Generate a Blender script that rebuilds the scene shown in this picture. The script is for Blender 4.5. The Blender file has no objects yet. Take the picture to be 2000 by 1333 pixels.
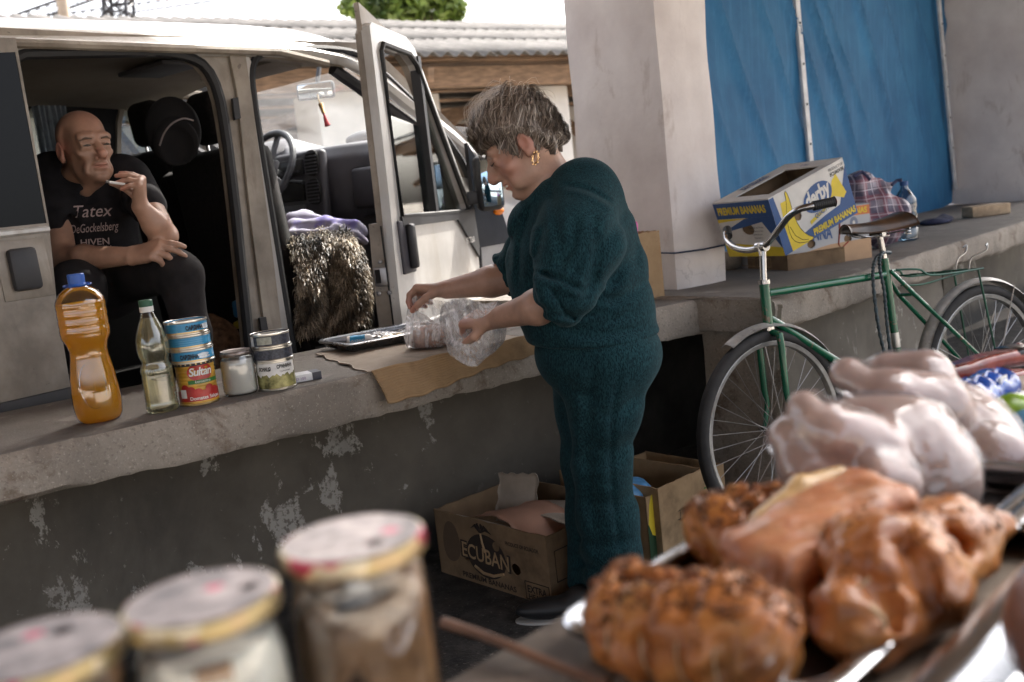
import bpy, bmesh, math, random
import numpy as np
from mathutils import Vector, Matrix
random.seed(7); RNG = np.random.default_rng(7)
S = bpy.context.scene; C = S.collection
R = math.radians
# ------------------------------------------------------------------ camera
CAM_H, FPX, PITCH, ROLL = 1.27, 1944.0, R(8.62), R(6.3)     # photo is 2000 x 1333, 35 mm lens
_F = np.array((0, math.cos(PITCH), -math.sin(PITCH))); _U0 = np.array((0, math.sin(PITCH), math.cos(PITCH))); _R0 = np.array((1., 0, 0))
_RC = math.cos(ROLL)*_R0 - math.sin(ROLL)*_U0; _UC = math.cos(ROLL)*_U0 + math.sin(ROLL)*_R0
CAMP = np.array((0, 0, CAM_H))
cd = bpy.data.cameras.new('camera'); cam = bpy.data.objects.new('camera', cd); C.objects.link(cam)
cam.matrix_world = Matrix(((_RC[0], _UC[0], -_F[0], 0), (_RC[1], _UC[1], -_F[1], 0), (_RC[2], _UC[2], -_F[2], CAM_H), (0, 0, 0, 1)))
cd.sensor_width = 36.0; cd.lens = FPX/2000*36; cd.clip_start = 0.05; cd.clip_end = 800
cd.dof.use_dof = True; cd.dof.focus_distance = 2.85; cd.dof.aperture_fstop = 3.4
S.camera = cam
# ------------------------------------------------------------------ sky, sun, exposure
SUN_EL, SUN_AZ = R(50), R(36)          # azimuth from +Y (away from the camera) towards +X
w = bpy.data.worlds.new('World'); S.world = w; w.use_nodes = True
nt = w.node_tree; bg = nt.nodes['Background']
sky = nt.nodes.new('ShaderNodeTexSky'); sky.sky_type = 'NISHITA'; sky.sun_disc = False
sky.sun_elevation = SUN_EL; sky.sun_rotation = SUN_AZ; sky.air_density = 0.7; sky.dust_density = 7.0; sky.ozone_density = 0.3
hs_ = nt.nodes.new('ShaderNodeHueSaturation'); hs_.inputs['Saturation'].default_value = .45          # hazy white sky
nt.links.new(sky.outputs[0], hs_.inputs['Color']); nt.links.new(hs_.outputs[0], bg.inputs[0]); bg.inputs[1].default_value = 0.15
sl = bpy.data.lights.new('sun', 'SUN'); sl.energy = 2.0; sl.angle = R(0.6); sl.color = (1.0, .94, .85)
sun = bpy.data.objects.new('sun', sl); C.objects.link(sun)
_sd = Vector((math.sin(SUN_AZ)*math.cos(SUN_EL), math.cos(SUN_AZ)*math.cos(SUN_EL), math.sin(SUN_EL)))
sun.rotation_euler = _sd.to_track_quat('Z', 'Y').to_euler()
S.view_settings.view_transform = 'Standard'; S.view_settings.look = 'None'; S.view_settings.gamma = 1; S.view_settings.use_curve_mapping = False
S.view_settings.exposure = 2.3
S.cycles.max_bounces = 10; S.cycles.transparent_max_bounces = 24; S.cycles.transmission_bounces = 10; S.cycles.diffuse_bounces = 4; S.cycles.glossy_bounces = 4
S.cycles.caustics_reflective = False; S.cycles.caustics_refractive = False; S.cycles.blur_glossy = 1.0
S.cycles.use_denoising = True; S.cycles.sample_clamp_indirect = 6.0

# ------------------------------------------------------------------ measuring helpers (photo pixel -> place)
def ray(x, y):
    return _F + _RC*((x-1000)/FPX) - _UC*((y-666.5)/FPX)
def at_z(x, y, z):
    d = ray(x, y); return CAMP + d*((z-CAM_H)/d[2])
def at_d(x, y, Z):
    return CAMP + ray(x, y)*Z
def on_plane(x, y, p, n):
    d = ray(x, y); return CAMP + d*(np.dot(np.asarray(p)-CAMP, n)/np.dot(d, n))
def to_px(p):
    q = np.asarray(p)-CAMP; Z = q@_F
    return 1000+FPX*(q@_RC)/Z, 666.5-FPX*(q@_UC)/Z, Z
def nrm(v):
    v = np.asarray(v, float); return v/np.linalg.norm(v)
def frame(o, x, y, z):
    return Matrix(((x[0], y[0], z[0], o[0]), (x[1], y[1], z[1], o[1]), (x[2], y[2], z[2], o[2]), (0, 0, 0, 1)))
def yawframe(o, a):            # x axis at angle a from +X, z up
    c, s = math.cos(a), math.sin(a); return frame(o, (c, s, 0), (-s, c, 0), (0, 0, 1))

# ------------------------------------------------------------------ materials
def _new(name):
    m = bpy.data.materials.new(name); m.use_nodes = True; n = m.node_tree; b = n.nodes['Principled BSDF']; return m, n, b
def _noise(n, scale, detail=6, rough=.6, vec=None, stretch=None, coord='Object', dist=0):
    t = n.nodes.new('ShaderNodeTexNoise'); t.inputs['Scale'].default_value = scale; t.inputs['Detail'].default_value = detail
    t.inputs['Roughness'].default_value = rough; t.inputs['Distortion'].default_value = dist
    if vec is None:
        tc = n.nodes.new('ShaderNodeTexCoord'); vec = tc.outputs[coord]
        if stretch:
            mp = n.nodes.new('ShaderNodeMapping'); mp.inputs['Scale'].default_value = stretch; n.links.new(vec, mp.inputs[0]); vec = mp.outputs[0]
    n.links.new(vec, t.inputs['Vector']); return t
def _ramp(n, fac, stops, interp='LINEAR'):
    r = n.nodes.new('ShaderNodeValToRGB'); e = r.color_ramp.elements; r.color_ramp.interpolation = interp
    while len(e) < len(stops): e.new(.5)
    for k, (p, c) in enumerate(stops):
        e[k].position = p; e[k].color = (*c, 1) if len(c) == 3 else c
    n.links.new(fac, r.inputs[0]); return r.outputs[0]
def _mix(n, fac, a, b, mode='MIX'):
    x = n.nodes.new('ShaderNodeMix'); x.data_type = 'RGBA'; x.blend_type = mode
    for k, v in ((0, fac), (6, a), (7, b)):
        if isinstance(v, (int, float)): x.inputs[k].default_value = v
        elif isinstance(v, tuple): x.inputs[k].default_value = (*v, 1)
        else: n.links.new(v, x.inputs[k])
    return x.outputs[2]
def _bump(n, b, h, strength=.3, dist=.002, prev=None):
    u = n.nodes.new('ShaderNodeBump'); u.inputs['Strength'].default_value = strength; u.inputs['Distance'].default_value = dist
    n.links.new(h, u.inputs['Height'])
    if prev is not None: n.links.new(prev, u.inputs['Normal'])
    n.links.new(u.outputs[0], b.inputs['Normal']); return u.outputs[0]
def mat(name, col, rough=.6, metal=0., var=.12, scale=6., bump=0., bscale=60., bdist=.002, spec=.5, col2=None, lo=.35, hi=.65, stretch=None, coat=0., sss=0., sss_r=(1, .3, .2), bstretch=None, rvar=0.):
    m, n, b = _new(name)
    c1 = tuple(max(0, c*(1-var)) for c in col); c2 = col2 if col2 else tuple(min(1, c*(1+var)) for c in col)
    t = _noise(n, scale, stretch=stretch)
    n.links.new(_ramp(n, t.outputs[0], [(lo, c1), (hi, c2)]), b.inputs['Base Color'])
    b.inputs['Roughness'].default_value = rough; b.inputs['Metallic'].default_value = metal; b.inputs['Specular IOR Level'].default_value = spec
    if rvar:
        t3 = _noise(n, scale*1.7, stretch=stretch)
        n.links.new(_ramp(n, t3.outputs[0], [(.3, (rough-rvar,)*3), (.7, (rough+rvar,)*3)]), b.inputs['Roughness'])
    if coat: b.inputs['Coat Weight'].default_value = coat; b.inputs['Coat Roughness'].default_value = .1
    if sss: b.inputs['Subsurface Weight'].default_value = sss; b.inputs['Subsurface Radius'].default_value = sss_r; b.inputs['Subsurface Scale'].default_value = .01
    if bump:
        t2 = _noise(n, bscale, 5, stretch=bstretch); _bump(n, b, t2.outputs[0], bump, bdist)
    return m
def film(name, tint=(1, 1, 1), haze=.12, gloss=.25, rough=.12, bump=0., bscale=30., body=(.9, .9, .92), fres=.8, hvar=0., hscale=18.):
    """thin clear sheet: glass pane, bottle wall or plastic bag"""
    m, n, b = _new(name); out = n.nodes['Material Output']; n.nodes.remove(b)
    tr = n.nodes.new('ShaderNodeBsdfTransparent'); tr.inputs[0].default_value = (*tint, 1)
    df = n.nodes.new('ShaderNodeBsdfDiffuse'); df.inputs[0].default_value = (*body, 1)
    tl = n.nodes.new('ShaderNodeBsdfTranslucent'); tl.inputs[0].default_value = (*body, 1)
    gl = n.nodes.new('ShaderNodeBsdfGlossy'); gl.inputs['Roughness'].default_value = rough
    a0 = n.nodes.new('ShaderNodeMixShader'); a0.inputs[0].default_value = .5; n.links.new(df.outputs[0], a0.inputs[1]); n.links.new(tl.outputs[0], a0.inputs[2])
    a = n.nodes.new('ShaderNodeMixShader'); a.inputs[0].default_value = haze; n.links.new(tr.outputs[0], a.inputs[1])
    if hvar:
        hz = _noise(n, hscale, 5, .65, dist=1.6, stretch=(1, 1, .45)); n.links.new(_ramp(n, hz.outputs[0], [(.42, (haze,)*3), (.66, (haze+hvar,)*3)]), a.inputs[0]); n.links.new(a0.outputs[0], a.inputs[2])
    lw = n.nodes.new('ShaderNodeLayerWeight'); lw.inputs[0].default_value = .25
    mt = n.nodes.new('ShaderNodeMath'); mt.operation = 'MULTIPLY_ADD'; mt.inputs[1].default_value = fres; mt.inputs[2].default_value = gloss*.25; mt.use_clamp = True
    n.links.new(lw.outputs['Fresnel'], mt.inputs[0])
    c = n.nodes.new('ShaderNodeMixShader'); n.links.new(mt.outputs[0], c.inputs[0]); n.links.new(a.outputs[0], c.inputs[1]); n.links.new(gl.outputs[0], c.inputs[2])
    n.links.new(c.outputs[0], out.inputs[0])
    if bump:
        t2 = _noise(n, bscale, 4, dist=1.0); u = n.nodes.new('ShaderNodeBump'); u.inputs['Strength'].default_value = bump; u.inputs['Distance'].default_value = .006
        n.links.new(t2.outputs[0], u.inputs['Height'])
        for q in (gl, lw, df): n.links.new(u.outputs[0], q.inputs['Normal'])
    return m
def liquid(name, col, rough=.03, cloud=.0):
    m, n, b = _new(name)
    if cloud:
        tl = n.nodes.new('ShaderNodeBsdfTranslucent'); df = n.nodes.new('ShaderNodeBsdfDiffuse'); tl.inputs[0].default_value = (*col, 1); df.inputs[0].default_value = (*col, 1)
        a = n.nodes.new('ShaderNodeMixShader'); a.inputs[0].default_value = .3; n.links.new(tl.outputs[0], a.inputs[1]); n.links.new(df.outputs[0], a.inputs[2])
        c = n.nodes.new('ShaderNodeMixShader'); c.inputs[0].default_value = cloud; n.links.new(b.outputs[0], c.inputs[1]); n.links.new(a.outputs[0], c.inputs[2]); n.links.new(c.outputs[0], n.nodes['Material Output'].inputs[0])
    b.inputs['Base Color'].default_value = (*col, 1); b.inputs['Transmission Weight'].default_value = 1
    b.inputs['IOR'].default_value = 1.33; b.inputs['Roughness'].default_value = rough; return m

def weather(m, scale, lo, hi, col, amount=.7, stretch=None, detail=7, dist=.4, coord='Object'):
    """stains, drips or grit laid over a material's own colour"""
    n = m.node_tree; b = n.nodes['Principled BSDF']; src = b.inputs['Base Color'].links[0].from_socket
    t = _noise(n, scale, detail, .65, stretch=stretch, dist=dist); n.links.new(_mix(n, _ramp(n, t.outputs[0], [(lo, (0, 0, 0)), (hi, (amount,)*3)]), src, col), b.inputs['Base Color']); return m

# ------------------------------------------------------------------ things and meshes
def thing(name, label, cat, loc=(0, 0, 0), group=None):
    o = bpy.data.objects.new(name, None); C.objects.link(o); o.location = tuple(loc); o.empty_display_size = .05
    o['label'] = label; o['category'] = cat
    if group: o['group'] = group
    return o
def tag(o, label, cat, group=None):
    o['label'] = label; o['category'] = cat
    if group: o['group'] = group
    return o
def world_loc(o):
    l = np.zeros(3)
    while o is not None: l = l + np.array(o.location); o = o.parent
    return l
def link(name, verts, faces, m, parent=None, mi=None, smooth=True, angle=None, loc=None):
    """verts in world space; the object sits at loc (default: its parent's base)"""
    verts = np.asarray(verts, float).reshape(-1, 3)
    off = world_loc(parent) if parent is not None else (np.zeros(3) if loc is None else np.asarray(loc, float))
    me = bpy.data.meshes.new(name); me.from_pydata((verts-off).tolist(), [], [list(map(int, f)) for f in faces] if not isinstance(faces, np.ndarray) else faces.tolist()); me.update()
    for x in (m if isinstance(m, (list, tuple)) else [m]): me.materials.append(x)
    if mi is not None: me.polygons.foreach_set('material_index', np.asarray(mi, np.int32))
    if smooth:
        me.polygons.foreach_set('use_smooth', np.ones(len(me.polygons), bool))
        if angle: me.set_sharp_from_angle(angle=R(angle))
    o = bpy.data.objects.new(name, me); C.objects.link(o)
    if parent is not None: o.parent = parent
    else: o.location = tuple(off)
    return o
def cp(o, parent=None):
    """copy of a thing with its parts and sub-parts"""
    c = o.copy(); C.objects.link(c)
    if parent is not None: c.parent = parent
    for ch in list(o.children): cp(ch, c)
    return c
class MB:
    """collects shapes (in local space, moved by M) for one mesh object"""
    def __init__(s, M=None): s.v = []; s.f = []; s.mi = []; s.n = 0; s.M = M
    def add(s, v, f, mi=0, M=None):
        v = np.asarray(v, float).reshape(-1, 3)
        if M is not None: A = np.array(M); v = v@A[:3, :3].T + A[:3, 3]
        s.v.append(v); s.f += [[i+s.n for i in q] for q in f]; s.mi += [mi]*len(f); s.n += len(v); return s
    def box(s, c, d, M=None, mi=0, bev=0.):
        x, y, z = np.asarray(d, float)/2
        if bev <= 0:
            v = np.array([(i, j, k) for k in (-z, z) for j in (-y, y) for i in (-x, x)])+c
            f = [(0, 2, 3, 1), (4, 5, 7, 6), (0, 1, 5, 4), (2, 6, 7, 3), (0, 4, 6, 2), (1, 3, 7, 5)]
            return s.add(v, f, mi, M)
        bm = bmesh.new(); bmesh.ops.create_cube(bm, size=1); bmesh.ops.scale(bm, vec=np.asarray(d, float), verts=bm.verts)
        bmesh.ops.bevel(bm, geom=bm.edges[:], offset=bev, segments=2, affect='EDGES', profile=.5)
        v = np.array([q.co[:] for q in bm.verts])+c; f = [[q.index for q in p.verts] for p in bm.faces]; bm.free(); return s.add(v, f, mi, M)
    def tube(s, pts, r, n=10, M=None, mi=0, cap=True, flat=None, closed=False):
        pts = np.asarray(pts, float); N = len(pts); r = np.broadcast_to(np.asarray(r, float), (N,))
        if closed: t = np.roll(pts, -1, 0)-np.roll(pts, 1, 0)
        else: t = np.gradient(pts, axis=0)
        t /= np.linalg.norm(t, axis=1)[:, None]+1e-12
        up = np.array((0, 0, 1.)) if abs(t[0][2]) < .9 else np.array((1., 0, 0))
        a = nrm(np.cross(up, t[0])); v = []
        for i in range(N):
            a = nrm(a-t[i]*(a@t[i])); b = np.cross(t[i], a)
            for k in range(n):
                q = 2*math.pi*k/n; v.append(pts[i]+r[i]*(a*math.cos(q)+b*math.sin(q)*(flat or 1)))
        f = []; L = N if closed else N-1
        for i in range(L):
            for k in range(n):
                j = (i+1) % N; f.append((i*n+k, i*n+(k+1) % n, j*n+(k+1) % n, j*n+k))
        if cap and not closed: f += [list(range(n))[::-1], list(range((N-1)*n, N*n))]
        return s.add(v, f, mi, M)
    def lathe(s, prof, n=32, M=None, mi=0, cap=True, mod=None):
        v = []; N = len(prof)
        for i, (r, z) in enumerate(prof):
            for k in range(n):
                q = 2*math.pi*k/n; rr = r*(mod(q, z) if mod else 1); v.append((rr*math.cos(q), rr*math.sin(q), z))
        f = [(i*n+k, i*n+(k+1) % n, (i+1)*n+(k+1) % n, (i+1)*n+k) for i in range(N-1) for k in range(n)]
        if cap: f += [list(range(n))[::-1], list(range((N-1)*n, N*n))]
        return s.add(v, f, mi, M)
    def prism(s, poly, d, M=None, mi=0):
        """poly in local xy, thickness d along z"""
        n = len(poly); v = [(x, y, 0) for x, y in poly]+[(x, y, d) for x, y in poly]
        f = [list(range(n))[::-1], list(range(n, 2*n))]+[(k, (k+1) % n, n+(k+1) % n, n+k) for k in range(n)]
        return s.add(v, f, mi, M)
    def grid(s, fn, nu, nv, mi=0, M=None, thick=0.):
        g = np.array([[fn(u, v) for v in np.linspace(0, 1, nv)] for u in np.linspace(0, 1, nu)], float)
        f = [(i*nv+j, (i+1)*nv+j, (i+1)*nv+j+1, i*nv+j+1) for i in range(nu-1) for j in range(nv-1)]
        if not thick: return s.add(g, f, mi, M)
        du = np.gradient(g, axis=0); dv = np.gradient(g, axis=1); nn = np.cross(du, dv); nn /= np.linalg.norm(nn, axis=2)[:, :, None]+1e-12
        g2 = g-nn*thick; N = nu*nv
        fb = [tuple(N+i for i in q[::-1]) for q in f]
        e = [i*nv for i in range(nu)]; e2 = [i*nv+nv-1 for i in range(nu)]; e3 = list(range(nv)); e4 = [(nu-1)*nv+j for j in range(nv)]
        side = []
        for ed, fl in ((e, 0), (e2, 1), (e3, 1), (e4, 0)):
            for a, b in zip(ed[:-1], ed[1:]): side.append((a, b, N+b, N+a) if not fl else (b, a, N+a, N+b))
        return s.add(np.concatenate([g.reshape(-1, 3), g2.reshape(-1, 3)]), f+fb+side, mi, M)
    def build(s, name, m, parent=None, smooth=True, angle=35, loc=None):
        v = np.concatenate(s.v)
        if s.M is not None: A = np.array(s.M); v = v@A[:3, :3].T + A[:3, 3]
        return link(name, v, s.f, m, parent, s.mi if isinstance(m, (list, tuple)) else None, smooth, angle, loc)

# ------------------------------------------------------------------ blended solids (distance fields meshed with surface nets)
def snoise(P, f, seed=0, oct=3):
    P = np.asarray(P); out = np.zeros(P.shape[:-1], np.float32); rg = np.random.default_rng(seed); a = 1.
    for o in range(oct):
        for k in range(3):
            d = nrm(rg.normal(size=3))*f*(2**o); out += a*np.sin(P@d.astype(np.float32)+rg.uniform(0, 6.28)).astype(np.float32)/3
        a *= .5
    return out
class SDF:
    def __init__(s, lo, hi, h):
        s.lo = np.asarray(lo, np.float32); s.h = h; s.n = np.ceil((np.asarray(hi)-s.lo)/h).astype(int)+1
        s.g = np.full(s.n, .2, np.float32)
    def _win(s, lo, hi):
        a = np.clip(np.floor((np.asarray(lo)-s.lo)/s.h).astype(int), 0, s.n-1); b = np.clip(np.ceil((np.asarray(hi)-s.lo)/s.h).astype(int)+1, 1, s.n)
        sl = tuple(slice(i, max(j, i+1)) for i, j in zip(a, b))
        ax = [s.lo[i]+s.h*np.arange(sl[i].start, sl[i].stop, dtype=np.float32) for i in range(3)]
        return sl, np.stack(np.meshgrid(*ax, indexing='ij'), -1)
    def _op(s, sl, d, k, op):
        g = s.g[sl]
        if op == '+':
            if k > 0: h = np.maximum(k-np.abs(g-d), 0)/k; r = np.minimum(g, d)-h*h*k*.25
            else: r = np.minimum(g, d)
        else:
            d = -d
            if k > 0: h = np.maximum(k-np.abs(g-d), 0)/k; r = np.maximum(g, d)+h*h*k*.25
            else: r = np.maximum(g, d)
        s.g[sl] = r
    def cap(s, a, b, ra, rb=None, k=.01, op='+'):
        a = np.asarray(a, np.float32); b = np.asarray(b, np.float32); rb = ra if rb is None else rb; m = max(ra, rb)+k+.025
        sl, P = s._win(np.minimum(a, b)-m, np.maximum(a, b)+m); ba = b-a; L = max(float(ba@ba), 1e-9)
        t = np.clip(((P-a)@ba)/L, 0, 1); d = np.linalg.norm(P-a-t[..., None]*ba, axis=-1)-(ra+(rb-ra)*t); s._op(sl, d, k, op); return s
    def chain(s, pts, rs, k=.01, op='+'):
        for i in range(len(pts)-1): s.cap(pts[i], pts[i+1], rs[i], rs[i+1], k, op)
        return s
    def ell(s, c, r, A=None, k=.01, op='+'):
        c = np.asarray(c, np.float32); r = np.asarray(r, np.float32); m = float(r.max())+k+.025
        sl, P = s._win(c-m, c+m); q = P-c
        if A is not None: q = q@np.asarray(A, np.float32)         # columns of A = local axes
        k0 = np.linalg.norm(q/r, axis=-1); k1 = np.linalg.norm(q/(r*r), axis=-1)+1e-9; s._op(sl, k0*(k0-1)/k1, k, op); return s
    def rbox(s, c, hx, rad, A=None, k=.01, op='+'):
        c = np.asarray(c, np.float32); hx = np.asarray(hx, np.float32); m = float(np.linalg.norm(hx))+rad+k+.025
        sl, P = s._win(c-m, c+m); q = P-c
        if A is not None: q = q@np.asarray(A, np.float32)
        q = np.abs(q)-(hx-rad); d = np.linalg.norm(np.maximum(q, 0), axis=-1)+np.minimum(q.max(-1), 0)-rad; s._op(sl, d, k, op); return s
    def half(s, p, nn, k=0.):
        """cut away the side the normal points to"""
        sl, P = s._win(s.lo, s.lo+s.h*s.n); d = -((P-np.asarray(p, np.float32))@np.asarray(nn, np.float32)); s._op(sl, d, k, '-'); return s
    def rough(s, amp, f, seed=0, oct=3):
        sl, P = s._win(s.lo, s.lo+s.h*s.n); m = np.abs(s.g) < .06; s.g[m] += amp*snoise(P[m], f, seed, oct); return s
    def folds(s, lines, wpx=9., amp=.006):
        """soft cloth folds along lines measured in the photograph, carved into the surface they fall on"""
        sl, P = s._win(s.lo, s.lo+s.h*s.n); m = np.abs(s.g) < .05; Q = P[m].astype(float)-CAMP; Z = Q@_F; X = np.stack([1000+FPX*(Q@_RC)/Z, 666.5-FPX*(Q@_UC)/Z], -1); out = np.zeros(len(X))
        for ln in lines:
            w_, a_ = wpx, amp
            if isinstance(ln[0], (int, float)): w_, a_, ln = wpx*ln[0], amp*ln[1], ln[2:]
            pts = spl([(x, y, 0) for x, y in ln], 14)[:, :2]; best = np.full(len(X), 1e9); sd = np.zeros(len(X)); tt = np.zeros(len(X))
            for i in range(len(pts)-1):
                a, b = pts[i], pts[i+1]; ba = b-a; L_ = ba@ba; t = np.clip(((X-a)@ba)/L_, 0, 1); dv = X-a-t[:, None]*ba; d = np.hypot(dv[:, 0], dv[:, 1]); k = d < best
                best[k] = d[k]; sd[k] = np.sign(ba[0]*dv[k, 1]-ba[1]*dv[k, 0]); tt[k] = (i+t[k])/(len(pts)-1)
            tp = np.clip(np.sin(np.pi*np.clip(tt, .02, .98))*1.6, 0, 1); sg = best*sd
            out += a_*tp*(np.exp(-(best/w_)**2)-.75*np.exp(-((sg-1.9*w_)/(1.3*w_))**2)-.35*np.exp(-((sg+1.9*w_)/(1.3*w_))**2))
        s.g[m] += out.astype(np.float32); return s
    def ridge(s, amp, f, seed=0, n=5):
        """crumpled film: sharp creases in random directions"""
        sl, P = s._win(s.lo, s.lo+s.h*s.n); m = np.abs(s.g) < .06; Q = P[m]; rg = np.random.default_rng(seed); w = Q+.02*np.stack([snoise(Q, f*.5, seed+k, 2) for k in range(3)], -1)
        d = np.zeros(len(Q), np.float32)
        for k in range(n): d += np.abs(np.sin(w@(nrm(rg.normal(size=3))*f*(1+.5*k)).astype(np.float32)+rg.uniform(0, 6)))/(1+.35*k)
        s.g[m] += amp*(d/n-.4); return s
    def mesh(s):
        g = s.g; ins = g < 0; n = np.array(g.shape)-1; cs = [(i, j, k) for i in (0, 1) for j in (0, 1) for k in (0, 1)]
        sub = lambda A, c: A[c[0]:c[0]+n[0], c[1]:c[1]+n[1], c[2]:c[2]+n[2]]
        cnt = sum(sub(ins, c).astype(np.int8) for c in cs); act = (cnt > 0) & (cnt < 8); ids = np.argwhere(act)
        idx = np.full(act.shape, -1, np.int64); idx[act] = np.arange(len(ids)); vals = {c: g[ids[:, 0]+c[0], ids[:, 1]+c[1], ids[:, 2]+c[2]] for c in cs}
        pos = np.zeros((len(ids), 3)); num = np.zeros(len(ids))
        for c in cs:
            for ax in range(3):
                if c[ax] == 0:
                    e = list(c); e[ax] = 1; e = tuple(e); va, vb = vals[c], vals[e]; mk = (va < 0) != (vb < 0)
                    t = np.where(mk, va/np.where(mk, va-vb, 1), 0); p = np.array(c, float)[None]+0*pos; p[:, ax] += t
                    pos += p*mk[:, None]; num += mk
        V = s.lo+s.h*(ids+pos/num[:, None]); F = []
        for ax in range(3):
            b, c = [(1, 2), (2, 0), (0, 1)][ax]
            A0 = [slice(None)]*3; A1 = [slice(None)]*3; A0[ax] = slice(0, -1); A1[ax] = slice(1, None)
            i0 = ins[tuple(A0)]; i1 = ins[tuple(A1)]; e = np.argwhere(i0 != i1); e = e[(e[:, b] > 0) & (e[:, c] > 0) & (e[:, b] < n[b]) & (e[:, c] < n[c])]
            sgn = i0[e[:, 0], e[:, 1], e[:, 2]]
            def cell(db, dc):
                q = e.copy(); q[:, b] -= db; q[:, c] -= dc; return idx[q[:, 0], q[:, 1], q[:, 2]]
            q = np.stack([cell(1, 1), cell(0, 1), cell(0, 0), cell(1, 0)], 1); q[~sgn] = q[~sgn][:, ::-1]; F.append(q)
        F = np.concatenate(F); F = F[(F >= 0).all(1)]
        return V, F
    def build(s, name, m, parent=None, relax=1, loc=None):
        V, F = s.mesh(); o = link(name, V, F, m, parent, None, True, None, loc); return o

def spl(P, n=40):
    P = np.array(P); N = len(P); out = []
    for t_ in np.linspace(0, N-1, n):
        i = min(int(t_), N-2); f_ = t_-i; p0, p1, p2, p3 = P[max(i-1, 0)], P[i], P[i+1], P[min(i+2, N-1)]
        out.append(.5*((2*p1)+(-p0+p2)*f_+(2*p0-5*p1+4*p2-p3)*f_**2+(-p0+3*p1-3*p2+p3)*f_**3))
    return np.array(out)
def text_mesh(txt, size, bold=0., shear=0., w=1.0):
    """flat lettering: verts (centred on x, baseline y=0) and faces; built with the bundled font"""
    cu = bpy.data.curves.new('lettering', 'FONT'); cu.body = txt; cu.size = size; cu.align_x = 'CENTER'; cu.shear = shear; cu.offset = bold; cu.resolution_u = 3; cu.space_character = w
    o = bpy.data.objects.new('lettering', cu); C.objects.link(o); dg = bpy.context.evaluated_depsgraph_get(); me = bpy.data.meshes.new_from_object(o.evaluated_get(dg))
    v = np.array([q.co[:] for q in me.vertices]).reshape(-1, 3); f = [list(p.vertices) for p in me.polygons]
    bpy.data.objects.remove(o); bpy.data.curves.remove(cu); bpy.data.meshes.remove(me); return v, f
def letter(name, txt, size, M, m, parent, bold=0., shear=0., w=1.0, lift=.0012, sx=1.0, fit=None, curve=None):
    """lettering lying in the local xy plane of M (x to the right, y up); curve = radius of a can standing along local y"""
    v, f = text_mesh(txt, size, bold, shear, w)
    if not len(v): return None
    if fit: wd = v[:, 0].max()-v[:, 0].min(); v[:, 0] *= fit/max(wd, 1e-6)
    v[:, 0] *= sx
    if curve:
        bm = bmesh.new(); vs = [bm.verts.new(q) for q in v]
        for q in f:
            try: bm.faces.new([vs[i] for i in q])
            except ValueError: pass
        for _ in range(2):
            ed = [e for e in bm.edges if abs(e.verts[0].co.x-e.verts[1].co.x) > curve*.25]
            if ed: bmesh.ops.subdivide_edges(bm, edges=ed, cuts=1); bmesh.ops.triangulate(bm, faces=bm.faces[:])
        bm.verts.index_update(); v = np.array([q.co[:] for q in bm.verts]); f = [[q.index for q in p.verts] for p in bm.faces]; bm.free()
        a = v[:, 0]/curve; rr = curve+lift; v = np.stack([rr*np.sin(a), v[:, 1], rr*np.cos(a)], 1)
    else: v[:, 2] += lift
    A = np.array(M); v = v@A[:3, :3].T+A[:3, 3]
    return link(name, v, f, m, parent, None, False)
def patch(name, poly, M, m, parent, lift=.0008):
    """a flat printed area: polygon in the local xy plane of M"""
    A = np.array(M); v = np.array([(x, y, lift) for x, y in poly]); v = v@A[:3, :3].T+A[:3, 3]
    return link(name, v, [list(range(len(poly)))], m, parent, None, False)
def disc(cx, cy, rx, ry, n=28, a0=0., a1=2*math.pi, rot=0.):
    q = np.linspace(a0, a1, n, endpoint=False); x = rx*np.cos(q); y = ry*np.sin(q); c, s = math.cos(rot), math.sin(rot)
    return [(cx+c*i-s*j, cy+s*i+c*j) for i, j in zip(x, y)]
# ================================================================== materials of the place
def concrete(name, base, dark, pits=.5, scale=5.):
    m, n, b = _new(name)
    a = _noise(n, scale, 8, .65); c = _noise(n, 85, 5, .75); st = _noise(n, 2.2, 5, .6, stretch=(1, 1, .4))
    x = _ramp(n, a.outputs[0], [(.3, tuple(k*.72 for k in base)), (.7, base)])
    x = _mix(n, _ramp(n, c.outputs[0], [(.55, (0, 0, 0)), (.64, (pits,)*3)]), x, dark)
    x = _mix(n, _ramp(n, st.outputs[0], [(.46, (0, 0, 0)), (.66, (.7,)*3)]), x, tuple(k*.5 for k in base))
    n.links.new(x, b.inputs['Base Color']); b.inputs['Roughness'].default_value = .85
    h = _mix(n, .5, a.outputs[0], c.outputs[0]); _bump(n, b, h, .9, .008); return m
M_slab_edge = concrete('rough_concrete', (.36, .315, .265), (.085, .068, .055), .5)
M_slab_top = concrete('worn_concrete', (.20, .178, .155), (.06, .053, .046), .3, 3)
weather(M_slab_edge, 7, .56, .66, (.11, .068, .042), .75); weather(M_slab_edge, 2.3, .5, .7, (.16, .14, .12), .6, (1, 1, .5)); weather(M_slab_edge, 160, .60, .68, (.50, .46, .40), .6, None, 3)
weather(M_slab_top, 3, .54, .66, (.085, .074, .063), .7); weather(M_slab_top, 9, .60, .66, (.30, .275, .25), .5); weather(M_slab_top, 120, .62, .7, (.34, .31, .28), .5, None, 3)
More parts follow.
